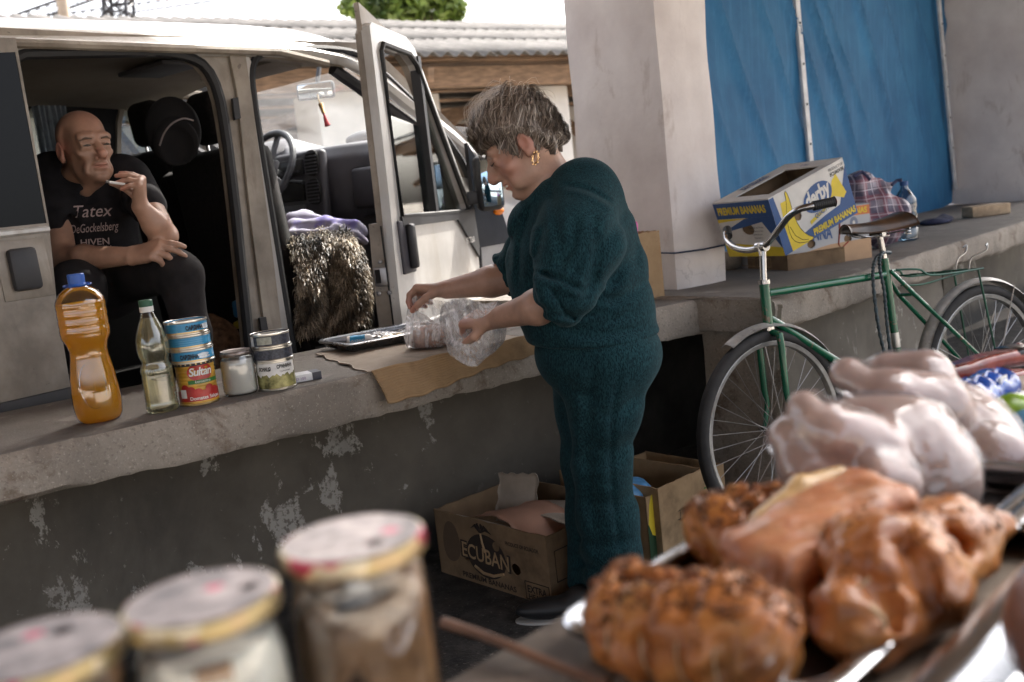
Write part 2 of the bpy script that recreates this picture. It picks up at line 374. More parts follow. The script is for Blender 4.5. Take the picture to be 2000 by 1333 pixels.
def plaster_wall():
    m, n, b = _new('grey_plaster'); a = _noise(n, 3.5, 8, .6); fl = _noise(n, 3.4, 10, .70, stretch=(1.3, 1.3, .85), dist=.25); sp = _noise(n, 26, 4, .6); lg = _noise(n, 1.0, 2)
    x = _ramp(n, a.outputs[0], [(.3, (.090, .077, .060)), (.7, (.16, .14, .112))])
    msk = _mix(n, 1.0, _ramp(n, fl.outputs[0], [(.585, (0, 0, 0)), (.60, (1, 1, 1))]), _ramp(n, lg.outputs[0], [(.42, (0, 0, 0)), (.5, (1, 1, 1))]), 'MULTIPLY')
    sm = _mix(n, 1.0, _ramp(n, sp.outputs[0], [(.70, (0, 0, 0)), (.72, (1, 1, 1))]), _ramp(n, fl.outputs[0], [(.55, (0, 0, 0)), (.6, (1, 1, 1))]), 'MULTIPLY')
    msk = _mix(n, 1.0, msk, sm, 'ADD')
    brk = _noise(n, 60, 3); msk = _mix(n, 1.0, msk, _ramp(n, brk.outputs[0], [(.40, (.25,)*3), (.48, (1, 1, 1))]), 'MULTIPLY'); x = _mix(n, msk, x, (.40, .375, .335))
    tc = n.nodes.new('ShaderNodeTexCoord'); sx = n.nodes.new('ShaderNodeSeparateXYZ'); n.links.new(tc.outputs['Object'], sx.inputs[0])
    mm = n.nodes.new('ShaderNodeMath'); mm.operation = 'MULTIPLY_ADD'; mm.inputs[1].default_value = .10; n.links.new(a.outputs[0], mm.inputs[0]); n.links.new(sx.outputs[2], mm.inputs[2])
    dk = _ramp(n, mm.outputs[0], [(.13, (1, 1, 1)), (.2, (0, 0, 0))]); x = _mix(n, dk, x, (.022, .021, .02))     # wall colour goes near black towards its foot
    n.links.new(x, b.inputs['Base Color']); b.inputs['Roughness'].default_value = .8
    h = _mix(n, .6, msk, a.outputs[0]); _bump(n, b, h, .5, .004); return m
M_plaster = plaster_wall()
def whitewash():
    m, n, b = _new('whitewash'); a = _noise(n, 2.5, 7, .6); c = _noise(n, 1.6, 8, .7, stretch=(1, 1, .35), dist=1.2); d = _noise(n, 40, 4)
    x = _ramp(n, a.outputs[0], [(.3, (.62, .56, .54)), (.7, (.84, .79, .76))])
    x = _mix(n, _ramp(n, c.outputs[0], [(.58, (0, 0, 0)), (.68, (.7,)*3)]), x, (.34, .27, .25))
    cr = n.nodes.new('ShaderNodeTexVoronoi'); cr.feature = 'DISTANCE_TO_EDGE'; cr.inputs['Scale'].default_value = 1.1
    tc = n.nodes.new('ShaderNodeTexCoord'); nz = _noise(n, 4, 5); vm = n.nodes.new('ShaderNodeVectorMath'); vm.operation = 'MULTIPLY_ADD'; vm.inputs[1].default_value = (.25,)*3
    n.links.new(nz.outputs['Color'], vm.inputs[0]); n.links.new(tc.outputs['Object'], vm.inputs[2]); n.links.new(vm.outputs[0], cr.inputs['Vector'])
    k = _mix(n, 1.0, _ramp(n, cr.outputs[0], [(.0015, (.7,)*3), (.004, (0, 0, 0))]), _ramp(n, a.outputs[0], [(.56, (0, 0, 0)), (.64, (.35,)*3)]), 'MULTIPLY')
    x = _mix(n, k, x, (.12, .09, .08)); n.links.new(x, b.inputs['Base Color']); b.inputs['Roughness'].default_value = .9
    _bump(n, b, _mix(n, .35, a.outputs[0], d.outputs[0]), .5, .006); return m
M_white = whitewash()
M_dark_wall = mat('shade_dark_plaster', (.05, .045, .04), .9, var=.4, scale=6, bump=.4)  # near-black colour stands in for the shade beneath the slab
M_shed_white = mat('limewash', (.62, .60, .57), .9, var=.12, scale=2, bump=.4, bscale=25)
M_floor = mat('asphalt_floor', (.030, .028, .027), .85, var=.5, scale=14, bump=.8, bscale=90, bdist=.006, col2=(.065, .06, .055))
M_yard = mat('dusty_yard', (.34, .30, .25), .95, var=.25, scale=1.3, bump=.4, bscale=12, bdist=.02)
M_wood_old = mat('old_timber', (.20, .125, .075), .8, var=.4, scale=7, stretch=(1, 1, 9), bump=.4, bscale=20)
M_asb = mat('asbestos_sheet', (.095, .088, .080), .9, var=.25, scale=3.5, bump=.4, bscale=50, col2=(.14, .13, .12))
M_leaf = mat('leaf', (.05, .10, .015), .55, var=.5, scale=1.2, col2=(.17, .25, .04)); M_bark = mat('bark', (.09, .07, .05), .9, var=.4, scale=5, bump=.6)
M_steel_dark = mat('dark_steel', (.03, .03, .035), .6, .3, var=.4)

weather(M_floor, 75, .62, .68, (.20, .185, .165), .7, None, 3); weather(M_floor, 2.2, .5, .65, (.014, .013, .012), .6); weather(M_white, 5, .60, .70, (.40, .32, .27), .55, (1, 1, .45)); weather(M_plaster, 2.0, .5, .68, (.045, .040, .034), .6, (1, 1, .5)); weather(M_plaster, 40, .66, .72, (.30, .28, .25), .5, None, 4)
# ================================================================== ground
def sheet(name, pts, z, m):
    o = link(name, [(x, y, z) for x, y in pts], [list(range(len(pts)))], m, None, None, False); o['kind'] = 'structure'; return o
sheet('ground', [(-300, -300), (300, -300), (300, 300), (-300, 300)], -.004, M_yard)
LA = np.array((-1.181, 2.208, 0)); E1 = np.array((.801, .599, 0)); E2 = np.array((-.599, .801, 0)); ZU = np.array((0, 0, 1.))
def L(t, p, z=0.): return LA+E1*t+E2*p+ZU*z
q = [L(-7, -4.0), L(9, -4.0), L(9, .95), L(-7, .95)]
sheet('pavilion_floor', [(x[0], x[1]) for x in q], 0, M_floor)

# ================================================================== market counters
def slab(o, e1, e2, z, t0, t1, width, th, seed, parent, rag=.012):
    """one cast slab: rings along its length, front edges chipped, lower edge ragged"""
    rg = np.random.default_rng(seed); N = int((t1-t0)/.022); v = []
    ts = np.linspace(t0, t1, N); sm = lambda k: np.convolve(rg.normal(size=N+40), np.ones(k)/k, 'same')[20:-20]*math.sqrt(k)
    tj = np.abs(sm(3))*.004+np.clip(sm(7)-1.15, 0, 2)*.014; bj = sm(22)*rag*.6+sm(5)*rag*.25+np.clip(sm(5)-1.6, 0, 2)*.010; fj = sm(8)*.0035
    for i, t in enumerate(ts):
        prof = [(width, -th), (width, 0), (width*.5, .001*sm(1)[0] if 0 else 0), (.06, 0), (.014+tj[i], -.001), (.003+tj[i]*.5+fj[i], -.010-tj[i]), (fj[i], -.035), (.004+fj[i]*1.5, -th*.6), (.0+fj[i], -th+.016+bj[i]*.8), (.012, -th+bj[i]), (.06, -th+bj[i]*.7), (.12, -th)]
        for p, dz in prof: v.append(o+e1*t+e2*p+ZU*(z+dz))
    n = len(prof); f = []; mi = []
    for i in range(N-1):
        for k in range(n):
            f.append((i*n+k, (i+1)*n+k, (i+1)*n+(k+1) % n, i*n+(k+1) % n)); mi.append(0 if k in (1, 2, 3) else 1)
    f += [list(range(n)), list(range((N-1)*n, N*n))[::-1]]; mi += [1, 1]
    return link('slab', v, f, [M_slab_top, M_slab_edge], parent, mi, True, 50)
def wallblock(o, e1, e2, t0, t1, p0, p1, h, m, parent, name='support_wall', seed=0):
    mb = MB(); rg = np.random.default_rng(seed); n = 40; k = 14
    fn = lambda u, v: o+e1*(t0+(t1-t0)*u)+e2*(p0+.006*math.sin(u*23+v*7+seed)+.004*math.sin(v*31+u*51))+ZU*(h*v)
    mb.grid(fn, n, k, thick=0)
    c = [(t0, p0), (t1, p0), (t1, p1), (t0, p1)]; P = [o+e1*a+e2*b for a, b in c]
    v = [p for p in P]+[p+ZU*h for p in P]; mb.add(v, [(1, 2, 6, 5), (2, 3, 7, 6), (3, 0, 4, 7), (4, 5, 6, 7)])
    return mb.build(name, m, parent, angle=40)
ct = thing('market_counter', 'long grey concrete market counter with a chipped slab top, under the bottles and the cardboard', 'counter', L(0, .3))
slab(LA, E1, E2, .8, -2.6, 2.40, .66, .125, 3, ct, .008)
WALLP = .56
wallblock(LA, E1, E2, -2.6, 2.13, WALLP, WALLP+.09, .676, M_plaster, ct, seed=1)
wallblock(LA, E1, E2, 1.9, 3.8, .68, .78, .676, M_dark_wall, ct, seed=2)  # added back wall, coloured dark as the shaded gap under the slab
RA = np.array((.892, 3.364, 0)); F1 = nrm((.697, .717, 0)); F2 = np.array((-F1[1], F1[0], 0))
def RR(t, p, z=0.): return RA+F1*t+F2*p+ZU*z
cr = thing('market_counter', 'concrete counter behind the green bicycle, carrying banana boxes and the brick', 'counter', RR(0, .4))
slab(RA, F1, F2, .8, .03, 6.5, 1.5, .115, 8, cr, .006)
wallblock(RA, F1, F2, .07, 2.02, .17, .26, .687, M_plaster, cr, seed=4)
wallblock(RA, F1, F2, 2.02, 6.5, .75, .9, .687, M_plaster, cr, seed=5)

# ================================================================== whitewashed pillars
def pillar(name, label, c0, ex, ey, wx, wy, z0, z1, parts=True, seed=0):
    """c0 near corner, ex/ey horizontal sides"""
    o = thing(name, label, 'pillar', (c0+ex*wx/2+ey*wy/2)*np.array((1, 1, 0))+ZU*z0); mb = MB(); nz = 26; per = []
    for (a, b) in ((0, 0), (1, 0), (1, 1), (0, 1)): per.append((a, b))
    ring = []
    for s_ in range(4):
        a, b = per[s_], per[(s_+1) % 4]
        for k in range(8): ring.append((a[0]+(b[0]-a[0])*k/8, a[1]+(b[1]-a[1])*k/8))
    v = []
    for i in range(nz):
        z = z0+(z1-z0)*i/(nz-1)
        for j, (a, b) in enumerate(ring):
            r = .006*math.sin(z*5+j*1.9+seed)+.005*math.sin(z*13+j*.9); cx, cy = a-.5, b-.5; cor = .012 if j % 8 == 0 else 0
            v.append(c0+ex*(wx*(a+ (r-cor)*np.sign(cx)*(abs(cx) > .4)))+ey*(wy*(b+(r-cor)*np.sign(cy)*(abs(cy) > .4)))+ZU*(z-(.012*abs(math.sin(j*1.3)) if i == 0 else 0)))
    n = len(ring); f = [(i*n+k, i*n+(k+1) % n, (i+1)*n+(k+1) % n, (i+1)*n+k) for i in range(nz-1) for k in range(n)]+[list(range(n))[::-1], list(range((nz-1)*n, nz*n))]
    link('shaft', v, f, M_white, o, None, True, 40); return o
PC = at_z(1325, 567, .8)*np.array((1, 1, 0)); PX = nrm(at_z(1421, 548, .8)-at_z(1325, 567, .8)); PY = np.array((-PX[1], PX[0], 0))
pl = pillar('pillar', 'whitewashed square pillar standing on the counter behind the woman', PC, PX, PY, .28, .58, .79, 3.05)
PA, PB = L(2.37, .02), RR(.035, -.012)
def pierf(u, v):
    br = .05*max(0, math.sin(u*7+1))*max(0, v-.86)/.14
    return PA+(PB-PA)*u+nrm(PA-PB)*0+np.array((PB-PA)[[1, 0, 2]])*np.array((-1, 1, 0))*(.02*math.sin(u*9+v*5)*.4+.012*math.sin(v*19+u*13)*.5+br+.02*max(0, math.sin(u*31+v*27)-.75))+ZU*((.80-.035*abs(math.sin(u*8))*(v > .99))*v)
mb = MB(); mb.grid(pierf, 40, 40); mb.build('pier', M_slab_edge, pl, angle=60)
mb = MB(); mb.grid(lambda u, v: (PA+(PB-PA)*u)*(1-v)+(L(2.37, .6)*(1-u)+RR(.03, .75)*u)*v+ZU*(.795-(.03*abs(math.sin(u*8)) if v == 0 else 0)+.012*math.sin(u*17+v*9)), 24, 16); mb.build('pier_top', M_slab_edge, pl, angle=60)
FCn = np.array((3.42, 7.35, 0)); NC = np.array((3.75, 6.95, 0)); QY = nrm(FCn-NC); QX = np.array((QY[1], -QY[0], 0))
pillar('pillar', 'whitewashed pillar beyond the blue tarpaulin, beside the loose brick', NC, QX, QY, .45, 1.2, .79, 3.05, seed=3)

# pavilion roof over the stall (unseen, above the picture; shades the stall, its outline cut to steer the skylight)
P = [L(-7, -6.5, 3.1), L(.2, -6.5, 3.1), L(1.0, -2.15, 3.1), L(9, -2.15, 3.1), L(9, 1.3, 3.02), L(-7, 1.3, 3.02)]; mb = MB(); n_ = len(P)
mb.add(P+[p+ZU*.08 for p in P], [list(range(n_))[::-1], list(range(n_, 2*n_))]+[(k, (k+1) % n_, n_+(k+1) % n_, n_+k) for k in range(n_)])
o = mb.build('pavilion_roof', M_wood_old, None, False); o['kind'] = 'structure'

# ================================================================== blue tarpaulin
def tarp_mat():
    m, n, b = _new('blue_tarpaulin'); out = n.nodes['Material Output']; a = _noise(n, 3, 6, .6); wv = n.nodes.new('ShaderNodeTexWave'); wv.inputs['Scale'].default_value = 150; tc = n.nodes.new('ShaderNodeTexCoord'); n.links.new(tc.outputs['UV'], wv.inputs[0])
    c = _ramp(n, a.outputs[0], [(.3, (.020, .090, .20)), (.7, (.036, .145, .28))]); n.links.new(c, b.inputs['Base Color']); b.inputs['Roughness'].default_value = .6; b.inputs['Specular IOR Level'].default_value = .15
    sk_ = _noise(n, 5, 7, .7, stretch=(6, 6, .5), dist=.3); c = _mix(n, _ramp(n, sk_.outputs[0], [(.5, (0, 0, 0)), (.75, (.5,)*3)]), c, (.07, .22, .40)); n.links.new(c, b.inputs['Base Color']); wz = _noise(n, 110, 2, stretch=(1, 1, .3)); _bump(n, b, wz.outputs[0], .4, .003)
    tl = n.nodes.new('ShaderNodeBsdfTranslucent'); n.links.new(c, tl.inputs[0]); mx = n.nodes.new('ShaderNodeMixShader'); mx.inputs[0].default_value = .10
    n.links.new(b.outputs[0], mx.inputs[1]); n.links.new(tl.outputs[0], mx.inputs[2]); n.links.new(mx.outputs[0], out.inputs[0]); return m
TB0 = PC+PX*.285+PY*.50+ZU*.8; TB1 = at_z(1886, 394, .8); TX = nrm((TB1-TB0)*np.array((1, 1, 0))); TN = np.array((TX[1], -TX[0], 0)); TW = np.linalg.norm((TB1-TB0)[:2])
tp = thing('tarpaulin', 'blue tarpaulin stretched between the two pillars and nailed to battens', 'tarpaulin', (TB0+TB1)/2)
def tarpf(u, v):
    x = TW*u; z = 2.25*v
    fold = 0
    for k, (c0, s_, am, wd) in enumerate([(.35, .55, .010, .03), (.62, .62, .016, .045), (.95, .6, .012, .03), (1.2, .66, .02, .05), (1.45, .62, .022, .04), (1.62, .7, .014, .03), (1.95, .6, .018, .05), (2.25, .66, .012, .04), (2.7, .55, .012, .05), (3.1, .6, .012, .05)]):
        d = (x-c0*TW/3.3)+(z-1.2)*s_*.95; fold += 2.0*am*math.exp(-(d/wd/.75)**2)*(.35+.65*math.exp(-((z-1.15)/.75)**2))
    fold += .01*math.sin(x*4+z*2)+.006*math.sin(z*9+x*3)
    ed = 0.02*math.sin(z*8) if u > .999 else 0
    return TB0+TX*(x+ed)+TN*(fold+.012)+ZU*(z+(.02*math.sin(x*5) if v == 0 else 0))
mb = MB(); mb.grid(tarpf, 150, 60); mb.build('sheet', tarp_mat(), tp, angle=None)
M_batten = mat('pale_batten', (.55, .56, .58), .5, .2, var=.2, scale=9); M_nail = mat('nail', (.05, .05, .05), .5, .8)
def batten(a, b, wd, dp):
    a = np.asarray(a); b = np.asarray(b); d = nrm(b-a); s_ = nrm(np.cross(d, TN)); mb = MB(); l = np.linalg.norm(b-a)
    M = frame((a+b)/2, d, s_, np.cross(d, s_)); mb.box((0, 0, 0), (l, wd, dp), M, bev=.003); o = mb.build('batten', M_batten, tp, angle=30)
    mb = MB()
    for k in range(int(l/.22)): MB(M).box((-l/2+.1+k*.22, 0, 0), (.012, .012, dp+.008)).build('nail', M_nail, o)
def tpx(x, y): return on_plane(x, y, TB0+TN*.045, TN)
b0 = tpx(1534, -240); b1 = tpx(1584, 330); batten(b0, b1+(b1-b0)*.2, .05, .02)
b0 = tpx(1812, -240); b1 = tpx(1866, 370); batten(b0, b1, .045, .02)
batten(tpx(1600, 490), tpx(1888, 402), .05, .02)
mb = MB(); a, b_ = tpx(1852, -40)-TN*.12, tpx(1872, 330)-TN*.12; mb.tube([a, b_], .06, 6); pp = mb.build('post', mat('weathered_post', (.5, .42, .34), .85, var=.3, scale=5, stretch=(1, 1, .2)), tp)

# ================================================================== open shed across the yard
G0 = at_z(740, 118, 2.6)*np.array((1, 1, 0)); G1 = at_z(1120, 128, 2.6)*np.array((1, 1, 0)); GX = nrm((.80, .60, 0)); GY = np.array((-GX[1], GX[0], 0))
sh = thing('market_shed', 'open timber shed with a corrugated asbestos roof across the yard', 'shed', G0)
def G(t, p, z): return G0+GX*t+GY*p+ZU*z
RISE, RUN = 0.98, 3.6
def sheetmesh(t, p, up):
    v = []; nu, nv = 61, 3; A = up
    for i in range(nu):
        x = 1.15*i/(nu-1)
        for j in range(nv):
            pp = RUN*.36*j/(nv-1); z = (RISE/RUN)*pp+.024*math.sin(2*math.pi*x/.17); v.append(GX*x+GY*pp+ZU*z)
    f = [(i*nv+j, (i+1)*nv+j, (i+1)*nv+j+1, i*nv+j+1) for i in range(nu-1) for j in range(nv-1)]
    return v, f
v, f = sheetmesh(0, 0, 1); base = G0
sheet0 = link('roof_sheet', [base+np.array(q) for q in v], f, M_asb, sh); md = sheet0.modifiers.new('t', 'SOLIDIFY'); md.thickness = .012
k = 0
for row in range(3):
    for c in range(-7, 15):
        o = sheet0 if k == 0 else sheet0.copy()
        if k: C.objects.link(o); o.parent = sh
        p = RUN*.335*row-.35; q = GX*(c*1.11+.05*((row*7+c*3) % 3))+GY*p+ZU*(2.6+RISE/RUN*(p+.35)+.012*row+.006*(c % 2)); o.location = tuple(q); k += 1
mb = MB(); mb.box((0, 0, 0), (30, .03, .02))        # far slope, seen from below
A = [G(-9, RUN*1.0, 2.6+RISE-.03), G(17, RUN*1.0, 2.6+RISE-.03), G(17, RUN*2.2, 2.5), G(-9, RUN*2.2, 2.5)]
mb = MB(); mb.add(A+[a+ZU*.03 for a in A], [(0, 1, 2, 3), (7, 6, 5, 4), (0, 4, 5, 1), (2, 6, 7, 3)]); mb.build('far_slope', M_asb, sh, False)
def beam(a, b, w_, h_, name='beam', m=M_wood_old, par=sh):
    a = np.asarray(a); b = np.asarray(b); d = nrm(b-a); s_ = nrm(np.cross(d, ZU)) if abs(d[2]) < .95 else GX; u_ = np.cross(s_, d); l = np.linalg.norm(b-a)
    return MB().box((0, 0, 0), (w_, l, h_), frame((a+b)/2, s_, d, u_), bev=.006).build(name, m, par, angle=30)
beam(G(-8, .02, 2.43), G(17, .02, 2.43), .12, .2); beam(G(-8, 1.2, 2.62), G(17, 1.2, 2.62), .1, .12); beam(G(-8, 2.4, 2.98), G(17, 2.4, 2.98), .1, .12); beam(G(-8, RUN, 3.42), G(17, RUN, 3.42), .12, .16)
beam(G(-8, RUN*2, 2.45), G(17, RUN*2, 2.45), .12, .2)
for c in range(-3, 7):
    t = c*2.6+.4
    beam(G(t, -.25, 2.42), G(t, RUN, 3.4), .07, .14, 'rafter'); beam(G(t, RUN, 3.4), G(t, RUN*2.1, 2.45), .07, .14, 'rafter')
    beam(G(t, .1, 2.36), G(t, RUN*2, 2.36), .08, .16, 'tie_beam'); beam(G(t+.06, .3, 1.6), G(t+.06, 1.5, 2.34), .07, .12, 'brace')
M_plank = mat('roof_plank', (.24, .15, .09), .85, var=.45, scale=4, stretch=(.3, 1, 1), bump=.3)
for k in range(11):
    p = .12+k*.32; beam(G(-8, p, 2.47+RISE/RUN*(p+.3)), G(17, p, 2.47+RISE/RUN*(p+.3)), .2, .02, 'plank', M_plank)
for k in range(9):
    p = RUN+.3+k*.42; zz = 2.6+RISE-.1-(p-RUN)*(RISE+.1)/(RUN*1.2); beam(G(-8, p, zz), G(17, p, zz), .26, .02, 'plank', M_plank)
def post(px, py, Z, wd, ztop=2.35):
    a = at_d(px, py, Z)*np.array((1, 1, 0)); mb = MB(); mb.box((0, 0, ztop/2), (wd, wd, ztop), frame(a, GX, GY, ZU), bev=.02); return mb.build('post', M_shed_white, sh, angle=30)
for px, Z, wd in ((1070, 11.3, .42), (1150, 14.5, .42), (880, 16.5, .36), (655, 9.6, .5), (300, 10.5, .45), (40, 8.2, .4), (820, 10.6, .4)): post(px, 300, Z, wd)
ctb = MB(); ctb.box((4, 1.2, .45), (24, .9, .9), frame(G0, GX, GY, ZU)); ctb.build('low_counter', M_shed_white, sh, False)

# ================================================================== trees, bushes, pole, crane beyond the shed
def leaves(parent, name, cs, n, size, m, seed):
    rg = np.random.default_rng(seed); v = []; f = []
    for (c, r) in cs:
        for _ in range(int(n)):
            d = nrm(rg.normal(size=3)); p = np.asarray(c)+d*np.asarray(r)*rg.uniform(.35, 1.05)**.6; a = nrm(rg.normal(size=3)); b = nrm(np.cross(a, rg.normal(size=3))); s_ = size*rg.uniform(.6, 1.4); i = len(v)
            v += [p-a*s_, p+b*s_*.5, p+a*s_, p-b*s_*.5]; f.append((i, i+1, i+2, i+3))
    return link(name, v, f, m, parent, None, False)
def tree(label, base, h, cs, n, size, seed, group=None):
    t = thing('tree', label, 'tree', base, group); mb = MB(); b = np.asarray(base, float)
    mb.tube([b, b+(.1, 0, h*.4), b+(.05, .1, h*.75)], [.22, .17, .08], 9)
    for c, r in cs: mb.tube([b+(.08, 0, h*.45), (b+np.asarray(c))/2+(0, 0, h*.2), c], [.1, .06, .02], 6)
    mb.build('trunk', M_bark, t); leaves(t, 'crown', cs, n, size, M_leaf, seed); return t
def clumps(list_): return [(at_d(x, y, Z), (r, r, r*.8)) for x, y, Z, r in list_]
cs = clumps([(745, 22, 30, .6), (775, 24, 30, .7), (800, -10, 30, 1.0), (845, 8, 30, .8), (885, 18, 30, .45), (868, -10, 30, .6), (830, -45, 30, 1.2), (765, -25, 30, .8)])
b0 = at_d(830, 380, 30); tree('bright leafy tree rising behind the shed roof', (b0[0], b0[1], 0), 5.2, cs, 230, .20, 3)
cs = clumps([(690, 15, 34, .5), (720, 10, 34, .8), (735, -20, 34, .8)]); b0 = at_d(720, 380, 34); tree('thin yellowish tree beside the leafy one behind the shed roof', (b0[0], b0[1], 0), 6, cs, 240, .14, 5)
def bush(label, px, py, Z, r, seed):
    c = at_d(px, py, Z); o = thing('shrub', label, 'shrub', (c[0], c[1], 0)); MB().tube([(c[0], c[1], 0), c], [.08, .03], 6).build('stem', M_bark, o)
    leaves(o, 'foliage', [(c, (r, r, r*1.1)), (c-ZU*r, (r*1.2, r*1.2, r))], 900, .13, M_leaf, seed)
bush('green bush seen under the shed between the van and the woman', 895, 235, 24, .8, 8); bush('green bush seen beside the white shed post behind the woman', 1117, 225, 24, .8, 9)
pb = at_d(172, 300, 26); ut = thing('utility_pole', 'pale concrete utility pole behind the shed roof', 'utility pole', (pb[0], pb[1], 0))
MB().tube([(pb[0], pb[1], 0), (pb[0], pb[1], 9)], [.17, .13], 12).build('pole', mat('pole_concrete', (.34, .28, .22), .9), ut); MB().box((pb[0], pb[1], 8.5), (1.6, .08, .1)).build('crossarm', M_steel_dark, ut)
def truss(name, label, a, b, wd, n, parent=None):
    a = np.asarray(a); b = np.asarray(b); o = thing(name, label, 'crane', (a+b)/2); d = nrm(b-a); s_ = nrm(np.cross(d, (0, 1, .2))); t_ = np.cross(d, s_)
    cor = [s_*wd/2+t_*wd/2, -s_*wd/2+t_*wd/2, -s_*wd/2-t_*wd/2, s_*wd/2-t_*wd/2]; ch = MB(); br = MB()
    for c in cor: ch.tube([a+c, b+c], wd*.09, 5)
    l = np.linalg.norm(b-a)
    for k in range(n):
        p, q_ = a+d*l*k/n, a+d*l*(k+1)/n
        for i in range(4): br.tube([p+cor[i], q_+cor[(i+1) % 4]], wd*.055, 4); br.tube([p+cor[i], p+cor[(i+1) % 4]], wd*.055, 4)
    ch.build('chord', M_steel_dark, o); br.build('lacing', M_steel_dark, o); return o
truss('crane', 'black lattice crane boom sloping up behind the shed roof', at_d(20, 45, 40), at_d(190, -15, 40), .42, 9)
truss('crane', 'long black lattice boom lying low behind the pole', at_d(90, 40, 36), at_d(420, -6, 36), .3, 18)
truss('crane', 'upright black lattice mast behind the shed roof', at_d(238, 90, 34), at_d(226, -60, 34), .75, 5)
# ================================================================== van
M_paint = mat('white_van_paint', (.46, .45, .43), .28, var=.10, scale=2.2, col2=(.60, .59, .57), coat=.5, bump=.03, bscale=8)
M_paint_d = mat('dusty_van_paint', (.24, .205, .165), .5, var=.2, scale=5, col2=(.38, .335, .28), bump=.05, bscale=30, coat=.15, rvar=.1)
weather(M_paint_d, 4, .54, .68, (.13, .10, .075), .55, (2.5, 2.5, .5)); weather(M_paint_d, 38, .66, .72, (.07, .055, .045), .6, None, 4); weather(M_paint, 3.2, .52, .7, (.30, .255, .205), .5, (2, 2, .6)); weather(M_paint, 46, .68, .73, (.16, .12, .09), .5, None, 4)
M_blackpl = mat('black_plastic', (.022, .022, .025), .5, var=.3); M_rubber = mat('rubber_seal', (.010, .010, .011), .6, var=.2)
M_greypl = mat('grey_dashboard_plastic', (.062, .058, .068), .55, var=.12, bump=.15, bscale=300, bdist=.0006)
M_seat = mat('dark_seat_fabric', (.016, .013, .013), .95, var=.4, scale=60, bump=.2, bscale=200); M_lining = mat('headliner', (.30, .26, .21), .95, var=.12, scale=4)
M_seat_br = mat('brown_seat_fabric', (.060, .040, .032), .9, var=.2, scale=50)
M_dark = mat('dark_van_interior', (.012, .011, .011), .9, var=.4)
M_pane = film('window_glass', (.86, .91, .90), .05, .5, .02); M_tint = film('tinted_glass', (.05, .055, .06), .01, .05, .015, body=(.02, .02, .02), fres=.07); M_wind = film('dusty_windscreen', (.90, .94, .93), .08, .1, .12, fres=.08, hvar=.05, hscale=1.)
M_chrome = mat('chrome', (.7, .7, .72), .15, 1.0, var=.05); M_metal = mat('scuffed_metal', (.4, .4, .42), .4, 1.0, var=.2, scale=20)
M_orange = mat('orange_lens', (.75, .20, .01), .25, var=.05); M_mirror = mat('mirror_silver', (.85, .88, .9), .02, 1.0, var=0)
M_ltprint = mat('pale_print', (.72, .70, .66), .7, var=.05)
VH = np.array((-.125, 4.62, 0)); VU = nrm((.637, .771, 0)); VO = np.array((VU[1], -VU[0], 0)); VI = -VO
VM = frame(VH, VU, VI, ZU)                                   # local: x forward from the front-door hinge, y into the van, z up
def V(x, y, z): return VH+VU*x+VI*y+ZU*z
# side plane, leaning in a little towards the roof
TIL = .065; SN = nrm(VO+ZU*TIL); SUP = nrm(ZU+VI*TIL); SP0 = V(0, 0, .8); SM = frame(SP0, VU, SUP, np.cross(VU, SUP))
def sp(px, py):
    p = on_plane(px, py, SP0, SN)-SP0; return (p@VU, p@SUP)
van = thing('van', 'white van with its sliding door and front door open, parked behind the counter', 'van', V(-1, .9, 0))
def tess(polys):
    from mathutils.geometry import tessellate_polygon
    return tessellate_polygon([[Vector((x, y, 0)) for x, y in p] for p in polys])
def plate(name, outer, holes, th, M, m, parent, angle=35, inset=0.):
    """flat pressed panel with openings, th thick towards local -z"""
    polys = [outer]+list(holes); flat = [p for q in polys for p in q]; tr = tess(polys); n = len(flat)
    v = [(x, y, 0) for x, y in flat]+[(x, y, -th) for x, y in flat]; f = []
    for a, b, c in tr:
        ax, bx, cx = (np.array(flat[i]) for i in (a, b, c)); s_ = (bx[0]-ax[0])*(cx[1]-ax[1])-(bx[1]-ax[1])*(cx[0]-ax[0])
        if s_ < 0: b, c = c, b
        f += [(a, b, c), (n+a, n+c, n+b)]
    o = 0
    for q in polys:
        for k in range(len(q)): i, j = o+k, o+(k+1) % len(q); f.append((i, j, n+j, n+i))
        o += len(q)
    A = np.array(M); v = np.array(v)@A[:3, :3].T+A[:3, 3]; return link(name, v, f, m, parent, None, False)
def smoothpoly(p, it=2):
    p = [np.array(q, float) for q in p]
    for _ in range(it): p = [r for i in range(len(p)) for r in (p[i]*.75+p[(i+1) % len(p)]*.25, p[i]*.25+p[(i+1) % len(p)]*.75)]
    return [tuple(q) for q in p]
SMo = frame(SP0, VU, SUP, np.cross(VU, SUP))                   # local z points outwards when VU x SUP does
if np.dot(np.cross(VU, SUP), SN) < 0: flip = -1
else: flip = 1
SMo = frame(SP0, VU, SUP, SN) if flip == 1 else frame(SP0, VU, SUP, SN)
hole1 = smoothpoly([sp(-60, 108), sp(200, 102), sp(350, 102), sp(418, 140), sp(446, 290), sp(482, 640), sp(500, 790), sp(0, 900), sp(-60, 500)], 2)
hole2 = smoothpoly([sp(494, 200), sp(487, 125), sp(520, 96), sp(660, 96), sp(720, 112), sp(905, 300), sp(930, 420), sp(945, 700), sp(590, 800), sp(545, 520)], 2)
zt = sp(400, 76)[1]; zt2 = sp(700, 78)[1]
outer = [(-3.4, -.45), (.02, -.45), (.04, .42), sp(912, 270), sp(735, 98), sp(712, 84), (-1.6, zt), (-3.4, zt)]
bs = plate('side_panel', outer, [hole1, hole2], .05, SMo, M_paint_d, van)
mb = MB(SMo); mb.tube([(x, y, .004) for x, y in hole1], .020, 8, closed=True); mb.build('door_seal', M_rubber, van)
mb = MB(SMo); mb.tube([(x, y, .002) for x, y in hole2], .016, 8, closed=True); mb.build('door_seal', M_rubber, van)
